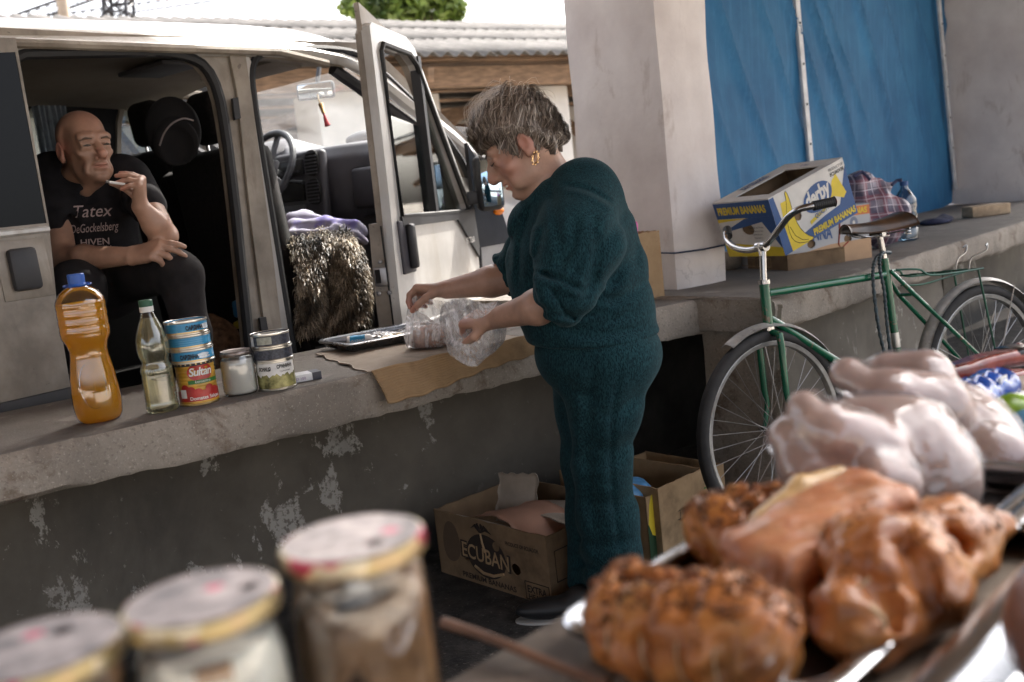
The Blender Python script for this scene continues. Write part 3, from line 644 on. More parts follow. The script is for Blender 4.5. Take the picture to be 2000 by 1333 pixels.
# B pillar dressing: pressed ridge, hinge plate, latch plate
def strip(name, pts, m, out=.004, w=None):
    A = np.array(SMo); v = np.array([(*sp(x, y), out) for x, y in pts]); v = v@A[:3, :3].T+A[:3, 3]; v2 = v-np.array(SN)*.012
    n = len(pts); return link(name, np.concatenate([v, v2]), [list(range(n))]+[(k, (k+1) % n, n+(k+1) % n, n+k) for k in range(n)], m, van, None, False)
strip('pillar_ridge', [(440, 92), (472, 92), (488, 200), (528, 500), (552, 700), (520, 700), (484, 420), (458, 180)], M_paint_d, .016)
strip('latch_plate', [(447, 195), (458, 193), (463, 234), (452, 237)], M_blackpl, .024)
strip('latch_plate', [(500, 622), (512, 620), (518, 655), (505, 658)], M_blackpl, .024)
strip('pillar_edge', [(472, 92), (492, 130), (500, 240), (545, 520), (592, 800), (560, 800), (528, 500), (488, 200)], M_paint, .010)
# roof: gutter, curved skin
prof = [(.055, 1.865), (.045, 1.90), (.075, 1.935), (.085, 1.955), (.16, 2.0), (.34, 2.035), (.7, 2.055), (1.0, 2.06), (1.3, 2.05), (1.5, 2.03), (1.62, 2.0), (1.70, 1.93), (1.72, 1.86)]
xs = [-3.6, -2.8, -2.0, -1.4, -1.0, -.78, -.62, -.5]; dz = [0, 0, 0, 0, -.004, -.016, -.04, -.075]
v = []; n = len(prof)
for x, d in zip(xs, dz):
    for y, z in prof: v.append(V(x, y, z+d+.035*(x+1.0)))
f = [(i*n+k, (i+1)*n+k, (i+1)*n+k+1, i*n+k+1) for i in range(len(xs)-1) for k in range(n-1)]
ro = link('roof', v, f, M_paint, van, None, True, 40); md = ro.modifiers.new('t', 'SOLIDIFY'); md.thickness = .02
MB(SFM).box((-.030, 1.0, .001), (.004, 1.0, .003)).build('panel_seam', M_rubber, fd) if 0 else None
MB(VM).tube([(-3.6, .035, 1.86), (-2, .035, 1.868), (-.95, .04, 1.878), (-.7, .055, 1.845)], .016, 8).build('rain_gutter', M_paint_d, van)
# headlining
mb = MB(VM); mb.grid(lambda u, v: (-3.5+2.95*u, .08+1.58*v, 1.855+.075*math.sin(math.pi*min(1, v*1.15))+.03*v-.03*max(0, u-.85)/.15+.02*u), 30, 14, thick=.01); hl = mb.build('headliner', M_lining, van)
MB(VM).box((-1.75, .9, 1.925), (.02, 1.2, .014)).build('headliner_seam', M_blackpl, hl); MB(VM).box((-1.0, .75, 1.925), (.2, .34, .02), bev=.006).build('sun_visor', mat('visor_grey', (.10, .10, .11), .8), hl)
MB(VM).box((-.72, .42, 1.80), (.20, .52, .022), Matrix.Rotation(R(-16), 4, 'Y'), bev=.006) if 0 else None
MB(VM @ Matrix.Translation((-.70, .55, 1.885)) @ Matrix.Rotation(R(6), 4, 'Y')).box((0, 0, 0), (.16, .50, .018), bev=.006).build('sun_visor', mat('visor_pale', (.30, .27, .23), .9), hl)
# floor, far side, rear parts
MB(VM).box((-1.7, .98, .56), (3.8, 1.84, .08)).build('floor', M_dark, van)
MB(VM).box((-1.9, .04, .48), (2.6, .1, .22)).build('sill', M_dark, van)
fclip = lambda q: [(min(x, .04), min(z, 1.97)) for x, z in q]
FM = VM @ Matrix.Translation((0, 1.66, 0)) @ Matrix(((1, 0, 0, 0), (0, 0, 1, 0), (0, 1, 0, 0), (0, 0, 0, 1)))
def fs(px, py, y=1.66):
    p = on_plane(px, py, V(0, y, 0), VO)-VH; return (p@VU, p[2])
fh1 = smoothpoly([fs(222, 330), fs(224, 215), fs(250, 196), fs(382, 182), fs(392, 200), fs(398, 330), fs(392, 420), fs(240, 430)], 1); fh1 = fclip(fh1)
fh2 = smoothpoly([fs(30, 320), fs(40, 208), fs(112, 205), fs(125, 320)], 1); fh2 = fclip(fh2)
fh3_ = smoothpoly([fs(450, 190), fs(600, 230), fs(540, 320), fs(455, 330)], 1)
fo = [(-3.5, .5), (.5, .5), (.5, 1.3), (.08, 1.42), (.08, 2.01), (-3.5, 2.01)]
fw = plate('far_side_panel', fo, [fh1, fh2], .04, FM, M_dark, van)
MB(FM).tube([(x, y, -.03) for x, y in fh1], .022, 6, closed=True).build('far_window_frame', M_lining, fw); 
plate('far_window_pane', fh1, [], .006, FM, M_pane, fw); plate('far_window_pane', fh2, [], .006, FM, M_pane, fw)
MB(VM).box((-3.5, .95, 1.2), (.05, 1.9, 1.35)).build('rear_panel', M_dark, van)
# curtain on the rear side window
def curt(u, v):
    x0, x1 = fs(52, 215)[0], fs(118, 215)[0]; z1 = fs(80, 206)[1]; x = x0+(x1-x0)*u; return (x, 1.60+.018*math.sin(u*40)+.006*math.sin(u*90+v*5), z1-.5*v+.01*math.sin(u*9))
mb = MB(VM); mb.grid(curt, 90, 8, thick=.003); mb.build('curtain', mat('blue_grey_curtain', (.30, .36, .43), .9, var=.15, scale=14), van)
MB(VM).tube([(fs(40, 206)[0], 1.60, fs(80, 206)[1]), (fs(150, 206)[0], 1.60, fs(150, 206)[1]-.0)], .008, 6).build('curtain_rod', M_blackpl, van)
# ---- slid-back side door
SD = frame(SP0+SN*.085, VU, SUP, SN)
def sdp(px, py):
    p = on_plane(px, py, SP0+SN*.085, SN)-(SP0+SN*.085); return (p@VU, p@SUP)
dr = [sdp(-260, 70), sdp(30, 74), sdp(36, 104), sdp(96, 440), sdp(112, 600), sdp(150, 830), sdp(155, 900), (-3.2, -.35)]
win = [sdp(-240, 112), sdp(30, 102), sdp(91, 436), sdp(-240, 470)]
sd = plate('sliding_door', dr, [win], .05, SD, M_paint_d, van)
plate('window_pane', [sdp(-240, 108), sdp(32, 98), sdp(94, 440), sdp(-240, 476)], [], .005, frame(SP0+SN*.083, VU, SUP, SN), M_tint, sd)
mb = MB(SD); p0 = sdp(94, 448); p1 = sdp(-240, 484); mb.tube([(p0[0], p0[1], .004), (p1[0], p1[1], .004)], .010, 6); mb.build('window_trim', M_paint, sd)
h = sdp(44, 527); MB(SD).box((h[0], h[1], .014), (.085, .125, .03), bev=.012).build('door_handle', M_blackpl, sd)
mb = MB(SD); mb.box((h[0]+.005, h[1], .002), (.15, .175, .004), bev=.0015); mb.build('handle_recess', M_paint_d, sd)
q0 = sdp(146, 762); mb = MB(SD); mb.box((q0[0]-.6, q0[1]-.03, .008), (1.2, .085, .02), bev=.006); mb.build('rubbing_strip', M_blackpl, sd)
# ---- seats
def seat(lbl, x, y, w_, lean=.12, m=M_seat, z0=.98, htop=1.50, head=(0,), parent=van, name='seat'):
    mb = MB(VM); n = 9
    o = None
    A = MB(VM @ Matrix.Translation((x, y, z0)) @ Matrix.Rotation(-lean, 4, 'Y')); hh = htop-z0
    A.grid(lambda u, v: (-.06-.02*math.sin(math.pi*v), -w_/2+w_*u, hh*v), 8, 8)
    A = MB(VM @ Matrix.Translation((x, y, z0)) @ Matrix.Rotation(-lean, 4, 'Y')).box((0, 0, hh/2), (.15, w_, hh), bev=.055)
    o = A.build(name+'_backrest', m, parent, angle=60)
    for hy in head:
        B = MB(VM @ Matrix.Translation((x, y+hy, z0)) @ Matrix.Rotation(-lean, 4, 'Y')); B.tube([(0, -.06, hh-.02), (0, -.06, hh+.08)], .007, 6).build('headrest_post', M_chrome, o); MB(VM @ Matrix.Translation((x, y+hy, z0)) @ Matrix.Rotation(-lean, 4, 'Y')).tube([(0, .06, hh-.02), (0, .06, hh+.08)], .007, 6).build('headrest_post', M_chrome, o)
        V_, F_ = SDF((-.12, -.2, -.16), (.12, .2, .16), .012).rbox((0, 0, 0), (.05, .105, .105), .048, k=0).mesh()
        MB(VM @ Matrix.Translation((x, y+hy, z0)) @ Matrix.Rotation(-lean, 4, 'Y') @ Matrix.Translation((0, 0, hh+.125))).add(V_, F_).build('headrest', m, o, angle=None)
    return o
def vloc(px, py, y):
    p = on_plane(px, py, V(0, y, 0), VO)-VH; return p@VU, p[2]
x1, z1 = vloc(410, 290, .46); s1 = seat('', x1+.13, .46, .56, .10, M_seat, .60, z1, (0,))
x2, z2 = vloc(262, 298, 1.45); s2 = seat('', x2+.13, 1.32, .44, .10, M_seat, .62, z2, (0,))
x3, z3 = vloc(350, 330, .95); s3 = seat('', x3+.13, .92, .4, .10, M_seat, .62, z3, ())
MB(VM).box((x1+.28, .45, .80), (.52, .55, .18), bev=.05).build('seat_cushion', M_seat, van, angle=60)
# brown side of the passenger backrest seen past the pillar
mb = SDF((-.25, -.12, -.45), (.25, .14, .35), .012); mb.chain([(-.10, 0, .17), (-.035, 0, .05), (.0, 0, -.10), (-.01, 0, -.2), (-.06, 0, -.36)], [.02, .045, .055, .05, .05], k=.03)
Vv, Ff = mb.mesh(); xq, zq = vloc(545, 440, .30); MB(VM @ Matrix.Translation((xq-.02, .30, zq-.02))).add(Vv, Ff).build('seat_bolster', M_seat_br, van, angle=None)
# ---- dashboard
xd, zd = vloc(612, 345, 1.0)
def dashf(u, v):
    y = .12+1.5*u; hump = math.exp(-((y-1.38)/.22)**4)*.09; ctr = math.exp(-((y-.92)/.27)**6)*.10
    tp_ = [(.34, 0), (.30, .03), (.12, .045), (.02, .03), (-.03, -.03), (-.04, -.12), (-.02, -.26), (.04, -.45), (.10, -.95)]
    k = v*(len(tp_)-1); i = min(int(k), len(tp_)-2); a, b = np.array(tp_[i]), np.array(tp_[i+1]); x, z = a+(b-a)*(k-i)
    fr = min(1, max(0, (v-.12)*4)); up = max(0, 1-abs(v-.3)*3.4)
    return (xd+x+.02-ctr*fr*(1 if v < .8 else .6), y, zd+.10+z+hump*up)
mb = MB(VM); mb.grid(dashf, 70, 40); ds = mb.build('dashboard', M_greypl, van, angle=None)
# centre stack: radio, vents, heater panel
CS = VM @ Matrix.Translation((xd-.135, .93, zd)) @ Matrix.Rotation(R(4), 4, 'Y')
MB(CS).box((0, 0, -.05), (.05, .37, .34), bev=.02).build('centre_stack', M_greypl, ds, angle=50)
ra = MB(CS).box((-.028, .045, .045), (.02, .20, .075), bev=.004).build('radio', M_blackpl, ds)
mb = MB(CS); mb.box((-.04, .045, .062), (.006, .11, .022)); mb.build('radio_display', mat('dull_display', (.12, .13, .14), .25), ra)
mb = MB(CS)
for k in range(6): mb.box((-.04, -.03+k*.03, .025), (.008, .02, .01))
mb.build('radio_button', M_greypl, ra)
MB(CS).box((-.028, .045, -.075), (.02, .19, .09), bev=.006).build('storage_slot', M_dark, ds)
hp = MB(CS).box((-.028, .045, -.165), (.016, .19, .05), bev=.006).build('heater_panel', M_greypl, ds)
for dz_ in (.055, -.085):
    sm_ = smoothpoly([(-.05, -.062), (.04, -.062), (.05, 0), (.04, .062), (-.05, .062)], 2)
    ve = MB(CS @ Matrix.Translation((-.026, -.125, dz_)) @ Matrix(((0, 0, -1, 0), (1, 0, 0, 0), (0, 1, 0, 0), (0, 0, 0, 1)))).prism(sm_, .012).build('air_vent', M_dark, ds)
    for k in range(7): MB(CS).box((-.042, -.125, dz_-.05+k*.0165), (.006, .088, .006)).build('vent_slat', M_greypl, ve)
# glovebox lid and lower tray edge
GL = VM @ Matrix.Translation((xd-.055, .42, zd-.09))
MB(GL).box((0, 0, 0), (.03, .46, .20), bev=.02).build('glovebox_lid', M_greypl, ds, angle=50)
MB(VM).box((xd+.0, .45, zd-.34), (.03, .5, .24), bev=.03).build('lower_panel', M_greypl, ds, angle=50)
# phone holder and papers on top
xp, zp = vloc(657, 318, .80); MB(VM).box((xp, .80, zp), (.03, .06, .12), bev=.012).build('phone_holder', M_blackpl, ds); MB(VM).box((xp-.018, .80, zp+.015), (.006, .04, .06)).build('holder_face', M_chrome, ds)
for y_, m_, w_ in ((.75, M_blackpl, .32), (.45, mat('dark_cap', (.05, .06, .03), .8), .26)): 
    V_, F_ = SDF((-.16, -.25, -.05), (.16, .25, .08), .012).ell((0, 0, 0), (.10, w_/2, .045), k=0).mesh(); MB(VM @ Matrix.Translation((xd+.20, y_, zd+.16))).add(V_, F_).build('dashboard_clutter', m_, ds, angle=None)
# steering wheel and column
xs_, zs_ = vloc(533, 325, 1.42)
yw_ = min(np.linspace(.7, 1.6, 120), key=lambda y: abs(to_px(V(xd-.27, y, 1.42))[0]-522)); zw_ = min(np.linspace(1.1, 1.7, 120), key=lambda z: abs(to_px(V(xd-.27, yw_, z))[1]-335))
SW = VM @ Matrix.Translation((xd-.27, yw_, zw_)) @ Matrix.Rotation(R(-62), 4, 'Y')
mb = MB(SW); a_ = np.linspace(0, 2*math.pi, 40, endpoint=False); mb.tube([(.205*math.cos(q), .205*math.sin(q), 0) for q in a_], .017, 10, closed=True); sw = mb.build('steering_wheel', mat('ribbed_wheel_cover', (.05, .05, .06), .5, var=.4, scale=30, bump=.5, bscale=120), van)
mb = MB(SW); 
for q in (0, 2.1, 4.2): mb.box((0, 0, 0), (.2, .03, .015), Matrix.Rotation(q, 4, 'Z') @ Matrix.Translation((.1, 0, -.02)))
mb.box((0, 0, -.02), (.12, .12, .03), bev=.01); mb.build('wheel_spoke', M_greypl, sw); MB(SW).tube([(0, 0, -.03), (0, 0, -.3)], .04, 10).build('steering_column', M_blackpl, sw)
MB(VM).tube([(xd-.20, yw_-.04, zw_-.06), (xd-.20, yw_-.20, zw_-.08)], [.006, .011], 8).build('indicator_stalk', M_blackpl, sw)
# ---- windscreen, A pillars
xw1, zw1 = vloc(1000, 392, .06); wt = (-.50, 1.85); wb = (.22, 1.41)
mb = MB(VM); mb.grid(lambda u, v: (wb[0]+(wt[0]-wb[0])*v+.07*math.sin(math.pi*u), 1.0*.12+1.48*u+(.04*(1-2*u))*v, wb[1]+(wt[1]-wb[1])*v), 12, 6); mb.build('windscreen', M_wind, van, angle=None)
for y_ in (.075, 1.66):
    mb = MB(VM); mb.tube([(-.62, y_, 1.875), (-.46, y_, 1.82), (.0, y_, 1.54), (.26, y_+.0, 1.36)], [.025, .032, .036, .04], 8); ap = mb.build('windscreen_pillar', M_paint, van)
    mb = MB(VM); mb.tube([(-.62, y_+(.04 if y_ < 1 else -.04), 1.835), (-.02, y_+(.04 if y_ < 1 else -.04), 1.50), (.22, y_, 1.34)], .026, 8); mb.build('pillar_trim', M_blackpl, ap)
xm, zm = vloc(617, 178, .95)
mi_ = MB(VM @ Matrix.Translation((xm, .95, zm)) @ Matrix.Rotation(R(35), 4, 'Z')).box((0, 0, 0), (.035, .20, .085), bev=.016).build('interior_mirror', M_blackpl, van)
MB(VM @ Matrix.Translation((xm, .95, zm)) @ Matrix.Rotation(R(35), 4, 'Z')).box((-.019, 0, 0), (.003, .175, .066), bev=.001).build('mirror_glass', M_mirror, mi_); MB(VM).tube([(xm+.01, .95, zm+.02), (xm+.06, .97, zm+.12)], .012, 8).build('mirror_arm', M_blackpl, mi_)
# ---- front corner: cowl, fender, bonnet, grille corner, bumper, wheel
def fend(u, v):
    x = -.01+.98*u; z = .45+(.90-.22*u)*v; return (x, .0+.22*max(0, u-.55)**2*2+.05*max(0, v-.8)*2, z-.10*v*u**2)
mb = MB(VM); mb.grid(fend, 20, 12, thick=.02); fe = mb.build('front_wing', M_paint, van, angle=None)
mb = MB(VM); mb.grid(lambda u, v: (.20+.80*u, .04+1.6*v+.10*u**2*(1-2*v), 1.37-.16*u-.16*u**3+.04*math.sin(math.pi*v)), 16, 16, thick=.02); mb.build('bonnet', M_paint, van, angle=None)
mb = MB(VM); mb.grid(lambda u, v: (.99+.05*math.sin(math.pi*u), .16+1.4*u, .4+.66*v), 10, 6, thick=.02); mb.build('front_panel', M_paint, van, angle=None)
plate('cowl_triangle', [(.015, 1.02), (.26, 1.02), (.20, 1.20), (.12, 1.36), (.015, 1.50)], [], .02, VM @ Matrix.Translation((0, -.015, 0)) @ Matrix(((1, 0, 0, 0), (0, 0, -1, 0), (0, 1, 0, 0), (0, 0, 0, 1))), M_blackpl, van)
xo, zo = vloc(977, 412, -.03); V_, F_ = SDF((-.06, -.04, -.04), (.06, .04, .04), .006).ell((0, 0, 0), (.035, .02, .02), k=0).mesh(); MB(VM @ Matrix.Translation((xo, -.02, zo))).add(V_, F_).build('side_repeater', M_orange, van, angle=None)
for xx in (.55, -2.7):
    wl = MB(VM @ Matrix.Translation((xx, .12, .33)) @ Matrix.Rotation(R(90), 4, 'X')); wl.tube([(.24*math.cos(q), .24*math.sin(q), 0) for q in a_], .085, 10, closed=True); ty = wl.build('wheel', M_rubber, van); MB(VM @ Matrix.Translation((xx, .12, .33)) @ Matrix.Rotation(R(90), 4, 'X')).lathe([(.02, .05), (.12, .06), (.17, .03), (.17, -.03)], 24).build('rim', M_metal, ty)

# ---- front door, swung open about its hinge
PHI = R(23); DD = nrm(-VU*math.cos(PHI)+VO*math.sin(PHI)); DN = np.array((-DD[1], DD[0], 0)); DN = DN if DN@np.array((0, -1, 0)) > 0 else -DN
H0 = V(.0, -.02, 0)
DM = frame(H0, -DD, ZU, DN)                                  # local: x towards the hinge (0 at the hinge), y up, z outwards
def dp(px, py, off=0.):
    p = on_plane(px, py, H0+DN*off, DN)-H0; return (-(p@DD), p[2])
rear = dp(800, 530)[0]
RX = -1.0
fd_out = [(RX, .45), (-.01, .45), (-.005, 1.05), (-.02, 1.22), (-.52, 1.865), (-.60, 1.90), (-.93, 1.915), (-.955, 1.90), (-.965, 1.6), (-.975, 1.3), (-.99, 1.1), (RX, .9)]
fd_win = [(-.885, 1.215), (-.10, 1.195), (-.09, 1.23), (-.53, 1.80), (-.60, 1.835), (-.86, 1.845), (-.885, 1.82)]
fd = plate('front_door', fd_out, [fd_win], .035, DM, M_paint, van)
DI = DM @ Matrix.Translation((0, 0, -.037))
plate('inner_skin', [(RX+.005, .46), (-.03, .46), (-.03, 1.2), (RX+.03, 1.2), (RX+.005, .95)], [], .06, DI, M_paint_d, fd)
plate('inner_frame', [(x*1.0+.0, y) for x, y in [(-.975, 1.2), (-.03, 1.2), (-.53, 1.84), (-.60, 1.885), (-.93, 1.90), (-.95, 1.88)]], [[(x, y) for x, y in fd_win]], .025, DI, M_paint_d, fd)
mb = MB(DM); mb.tube([(x, y, .004) for x, y in fd_win], .011, 6, closed=True); mb.build('window_seal', M_rubber, fd)
xdv = -.50; mb = MB(DM); mb.box((xdv, 1.52, -.012), (.03, .63, .04)); mb.build('window_divider', M_blackpl, fd)
plate('window_pane', [(-.88, 1.2), (-.515, 1.2), (-.515, 1.56), (-.88, 1.60)], [], .005, DM @ Matrix.Translation((0, 0, -.02)), M_pane, fd)
plate('quarter_pane', [(-.485, 1.2), (-.11, 1.2), (-.485, 1.75)], [], .005, DM @ Matrix.Translation((0, 0, -.02)), M_pane, fd)
plate('waist_trim', [(-.90, 1.175), (-.26, 1.165), (-.02, .98), (-.005, 1.03), (-.03, 1.22), (-.10, 1.20), (-.90, 1.215)], [], .01, DM @ Matrix.Translation((0, 0, .012)), M_blackpl, fd)
hs = (-.875, 1.10)
MB(DM).box((hs[0], hs[1], .004), (.12, .20, .014), bev=.006).build('handle_bezel', M_greypl, fd, angle=50); MB(DM).box((hs[0]+.015, hs[1], .022), (.05, .17, .03), bev=.012).build('door_handle', M_blackpl, fd, angle=50)
# latch and screws on the shut face
SFM = frame(H0+DD*1.0, DN, ZU, DD)
MB(SFM).box((-.062, 1.005, .0), (.05, .07, .012), bev=.004).build('door_latch', M_metal, fd); MB(SFM).box((-.070, 1.008, .006), (.018, .05, .01)).build('latch_slot', M_dark, fd)
for (a, b) in ((-.055, 1.06), (-.075, .945), (-.035, .945)): MB(SFM @ Matrix.Translation((a, b, .003))).lathe([(.008, 0), (.008, .006), (.004, .008)], 10).build('bolt', M_metal, fd)
plate('door_top_cap', [(-.955, 1.88), (-.62, 1.895), (-.96, 1.985)], [], .02, DM @ Matrix.Translation((0, 0, -.03)), M_paint_d, fd)
MB(SFM).box((-.036, .82, .0012), (.006, .74, .003)).build('panel_seam', M_rubber, fd)
MB(DM).tube([(-.99, .80, .002), (-.5, .792, .002), (-.01, .79, .002)], .006, 6).build('pressed_crease', M_paint, fd)
# badge
BMx = DM @ Matrix.Translation((-.14, 1.055, .014))
letter('badge_lettering', '85 T260', .036, BMx, M_ltprint, fd, .001)
# mirror on the door
mq = (-.10, 1.24)
sdm = SDF((-.1, -.14, -.14), (.1, .14, .14), .008).rbox((0, 0, 0), (.05, .062, .125), .03, k=0)
Vv, Ff = sdm.mesh(); MMx = Matrix(frame(H0+DD*.0+DN*.085+ZU*1.31, nrm(-DD-.5*DN), nrm(DN-.5*DD), ZU)); mr = MB(MMx).add(Vv, Ff).build('wing_mirror', M_blackpl, fd, angle=None)
MB(MMx).box((-.051, .006, 0), (.006, .09, .21), bev=.002).build('mirror_glass', mat('blue_mirror_glass', (.45, .62, .78), .03, 1.0, var=0), mr); MB(MMx).box((0, -.1, -.06), (.05, .1, .06), bev=.01).build('mirror_arm', M_blackpl, mr)
# ================================================================== people
def skin(name, base, red):
    m, n, b = _new(name); a = _noise(n, 14, 6); c = _noise(n, 70, 4)
    x = _ramp(n, a.outputs[0], [(.3, tuple(k*.74 for k in base)), (.7, tuple(min(1, k*1.15) for k in base))])
    t = n.nodes.new('ShaderNodeAttribute'); t.attribute_name = 'flush'; x = _mix(n, t.outputs['Fac'], x, red)
    t = n.nodes.new('ShaderNodeAttribute'); t.attribute_name = 'hairy'; x = _mix(n, t.outputs['Fac'], x, tuple(k*.28 for k in base))
    n.links.new(x, b.inputs['Base Color']); b.inputs['Roughness'].default_value = .43; b.inputs['Subsurface Weight'].default_value = .08; b.inputs['Subsurface Radius'].default_value = (1, .35, .2); b.inputs['Subsurface Scale'].default_value = .006
    _bump(n, b, _mix(n, .5, c.outputs[0], a.outputs[0]), .3, .003); return m
def attr(o, name, spots):
    """spots: (centre, radius, value) soft marks in world space"""
    me = o.data; v = np.empty(len(me.vertices)*3); me.vertices.foreach_get('co', v); v = v.reshape(-1, 3)+world_loc(o); val = np.zeros(len(v))
    for c, r, k in spots: val = np.maximum(val, k*np.clip(1.35-np.linalg.norm((v-np.asarray(c))/np.asarray(r), axis=1), 0, 1)**.8)
    a = me.attributes.new(name, 'FLOAT', 'POINT'); a.data.foreach_set('value', np.clip(val, 0, 1))
class HeadF:
    def __init__(s, o, f, up=(0, 0, 1), sc=1.):
        s.f = nrm(f); s.r = nrm(np.cross(s.f, up)); s.u = np.cross(s.r, s.f); s.o = np.asarray(o, float); s.sc = sc       # r = the person's right
        s.A = np.stack([s.r, s.f, s.u], 1)
    def __call__(s, x, y, z): return s.o+(s.A@np.array((x, y, z)))*s.sc
def head(S_, H, female=False, jaw=1., nose=1., gaunt=False):
    q = H.sc; E = lambda c, r, k=.012, op='+': S_.ell(H(*c), np.array(r)*q, H.A, k*q, op)
    E((0, -.014, .038), (.075, .097, .083), 0); E((0, .032, -.03), (.061*jaw, .060, .085), .03); E((0, .028, -.078), (.056*jaw, .055, .038), .025)
    E((0, .076, -.103), (.024*jaw, .020, .017), .022)
    S_.cap(H(-.042, .074, .024), H(.042, .074, .024), .014*q, None, .018*q)
    for s_ in (-1, 1):
        E((s_*.034, .0985, .001), (.021, .021, .0145), .014, '-'); E((s_*.033, .074, -.001), (.0155, .0155, .013), .006)
        S_.cap(H(s_*.018, .089, .008), H(s_*.047, .079, .006), .0052*q, None, .006*q)          # upper lid
        S_.cap(H(s_*.020, .086, -.010), H(s_*.045, .078, -.009), .0045*q, None, .008*q)        # lower lid
        E((s_*.048, .058, -.030), (.022, .020, .018), .02); E((s_*.044, .062, -.075), (.012, .014, .018), .02)
        S_.cap(H(s_*.012, .094, -.042), H(s_*.014, .090, -.043), .0095*q, None, .008*q)
        E((s_*.079, -.014, -.006), (.010, .020, .033), .006); E((s_*.088, -.008, -.002), (.006, .011, .018), .006, '-'); E((s_*.078, -.006, -.034), (.008, .010, .012), .006)
    S_.chain([H(0, .085, .014), H(0, .100, -.010), H(0, .110*nose, -.030), H(0, .112*nose, -.036)], [.0085*q, .010*q, .0125*q, .0125*q], .012*q)
    E((0, .0895, -.062), (.025, .012, .0075), .008); E((0, .0865, -.0765), (.022, .0125, .009), .007)
    if gaunt:
        for s_ in (-1, 1): E((s_*.060, .050, -.060), (.010, .020, .030), .03, '-'); S_.cap(H(s_*.014, .086, .030), H(s_*.046, .078, .027), .0085*q, None, .008*q); E((s_*.068, .02, .03), (.008, .03, .03), .02, '-'); S_.chain([H(s_*.022, .094, -.040), H(s_*.034, .088, -.058), H(s_*.038, .078, -.082)], [.002*q, .003*q, .002*q], .007*q, '-')
        S_.cap(H(0, .098, .030), H(0, .100, .022), .004*q, None, .006*q, '-')
    S_.cap(H(-.026, .092, -.0692), H(.026, .092, -.0692), .0032*q, None, .004*q, '-'); E((0, .098, -.089), (.016, .008, .005), .01, '-')
    for s_ in (-1, 1): S_.cap(H(s_*.026, .092, -.046), H(s_*.036, .084, -.068), .0026*q, None, .006*q, '-')      # smile fold
def hand(S_, w_, d, n, curls, side=1, sc=1., thumb=None, spread=0.):
    d = nrm(d); n = nrm(np.asarray(n)-d*(np.asarray(n)@d)); t = np.cross(n, d)*side; w_ = np.asarray(w_, float); tips = []
    kd = (.088, .091, .087, .078); kt = (.029, .010, -.010, -.028); Ls = (.072, .080, .074, .058)
    for i in range(4):
        kn = w_+d*kd[i]*sc+t*kt[i]*sc-n*.004*sc; S_.cap(w_+t*kt[i]*.6*sc+d*.006, kn, .0165*sc, .0125*sc, .014*sc)
        p = kn; a = 0; rr = (.0105, .0095, .0085, .0072)
        for j, fr in enumerate((.45, .30, .25)):
            a += R(curls[i][j]); dd = nrm(d*math.cos(a)+n*math.sin(a)+t*spread*(1.5-i)*.3); p2 = p+dd*Ls[i]*fr*sc; S_.cap(p, p2, rr[j]*sc*(1 if i < 3 else .88), rr[j+1]*sc*(1 if i < 3 else .88), .0035*sc); p = p2
        tips.append(p)
    S_.cap(w_+d*.03*sc-t*.012*sc+n*.006*sc, w_+d*.055*sc-t*.018*sc+n*.006*sc, .015*sc, .013*sc, .012*sc)
    b0 = w_+t*.020*sc+d*.016*sc+n*.006*sc; td = thumb or ((.55, .62, .35), (.85, .25, .35), (.95, .0, .3))
    p = b0; rr = (.0145, .0125, .0110, .0085)
    for j, ln in enumerate((.045, .034, .027)):
        dd = nrm(d*td[j][0]+t*td[j][1]+n*td[j][2]); p2 = p+dd*ln*sc; S_.cap(p, p2, rr[j]*sc, rr[j+1]*sc, .005*sc if j else .012*sc); p = p2
    return tips, p
# ---------------------------------------------------------------- the woman
WP = at_z(1165, 1190, 0)
woman = thing('person', 'woman with short grey-brown hair in a dark teal tunic and trousers, filling a plastic bag', 'person', (WP[0], WP[1], 0))
M_skinW = skin('woman_skin', (.46, .275, .20), (.50, .17, .13))
fW = np.array((-.87, .02, -.49)); sW = nrm(np.cross(fW, (0, 0, 1)))
HW = HeadF(at_d(966, 319, 2.72)-nrm(fW)*.085+np.array((0, .033, 0)), fW, sc=1.02)
lo = np.min([at_d(780, 640, 2.6), at_d(1300, 150, 2.4), at_d(900, 300, 2.3), (0, 2.35, 0)], 0); 
SB = SDF((-.40, 2.25, .86), (.62, 3.22, 1.62), .0034)
head(SB, HW, True, .98)
D = at_d
SB.chain([HW(0, -.03, -.04), D(1072, 350, 2.80), D(1100, 395, 2.83)], [.058, .058, .075], .03)
SB.chain([D(1085, 400, 2.74), D(1080, 412, 2.85), D(1090, 425, 2.96)], [.055, .055, .055], .05); SB.ell(D(1110, 430, 2.85), (.13, .16, .13), None, .05)
SB.cap(HW(0, .02, -.085), D(1070, 372, 2.82), .028, .045, .025)       # soft chin and throat
SB.chain([D(1140, 405, 2.68), D(1102, 576, 2.56)], [.062, .045], .02); SB.chain([D(1102, 576, 2.56), D(1050, 600, 2.585), D(962, 624, 2.735)], [.045, .045, .0275], .02)
SB.chain([D(1070, 430, 3.02), D(1015, 540, 3.02)], [.06, .05], .02); SB.chain([D(1015, 540, 3.02), D(960, 550, 3.03), D(872, 566, 3.07)], [.050, .046, .029], .02)
SB.ell(D(1130, 500, 2.86), (.14, .15, .2), None, .06); SB.ell(D(1150, 620, 2.87), (.15, .16, .15), None, .06)
wn = D(962, 624, 2.735); dn = D(880, 628, 2.85)-wn
hand(SB, wn, dn, (-.25, .55, -.6), ((62, 60, 40), (66, 62, 45), (70, 65, 45), (74, 66, 45)), -1, 1.02, ((.7, .55, .45), (.9, .1, .4), (.9, -.2, .4)))
wf = D(872, 566, 3.07); df = D(800, 572, 3.12)-wf
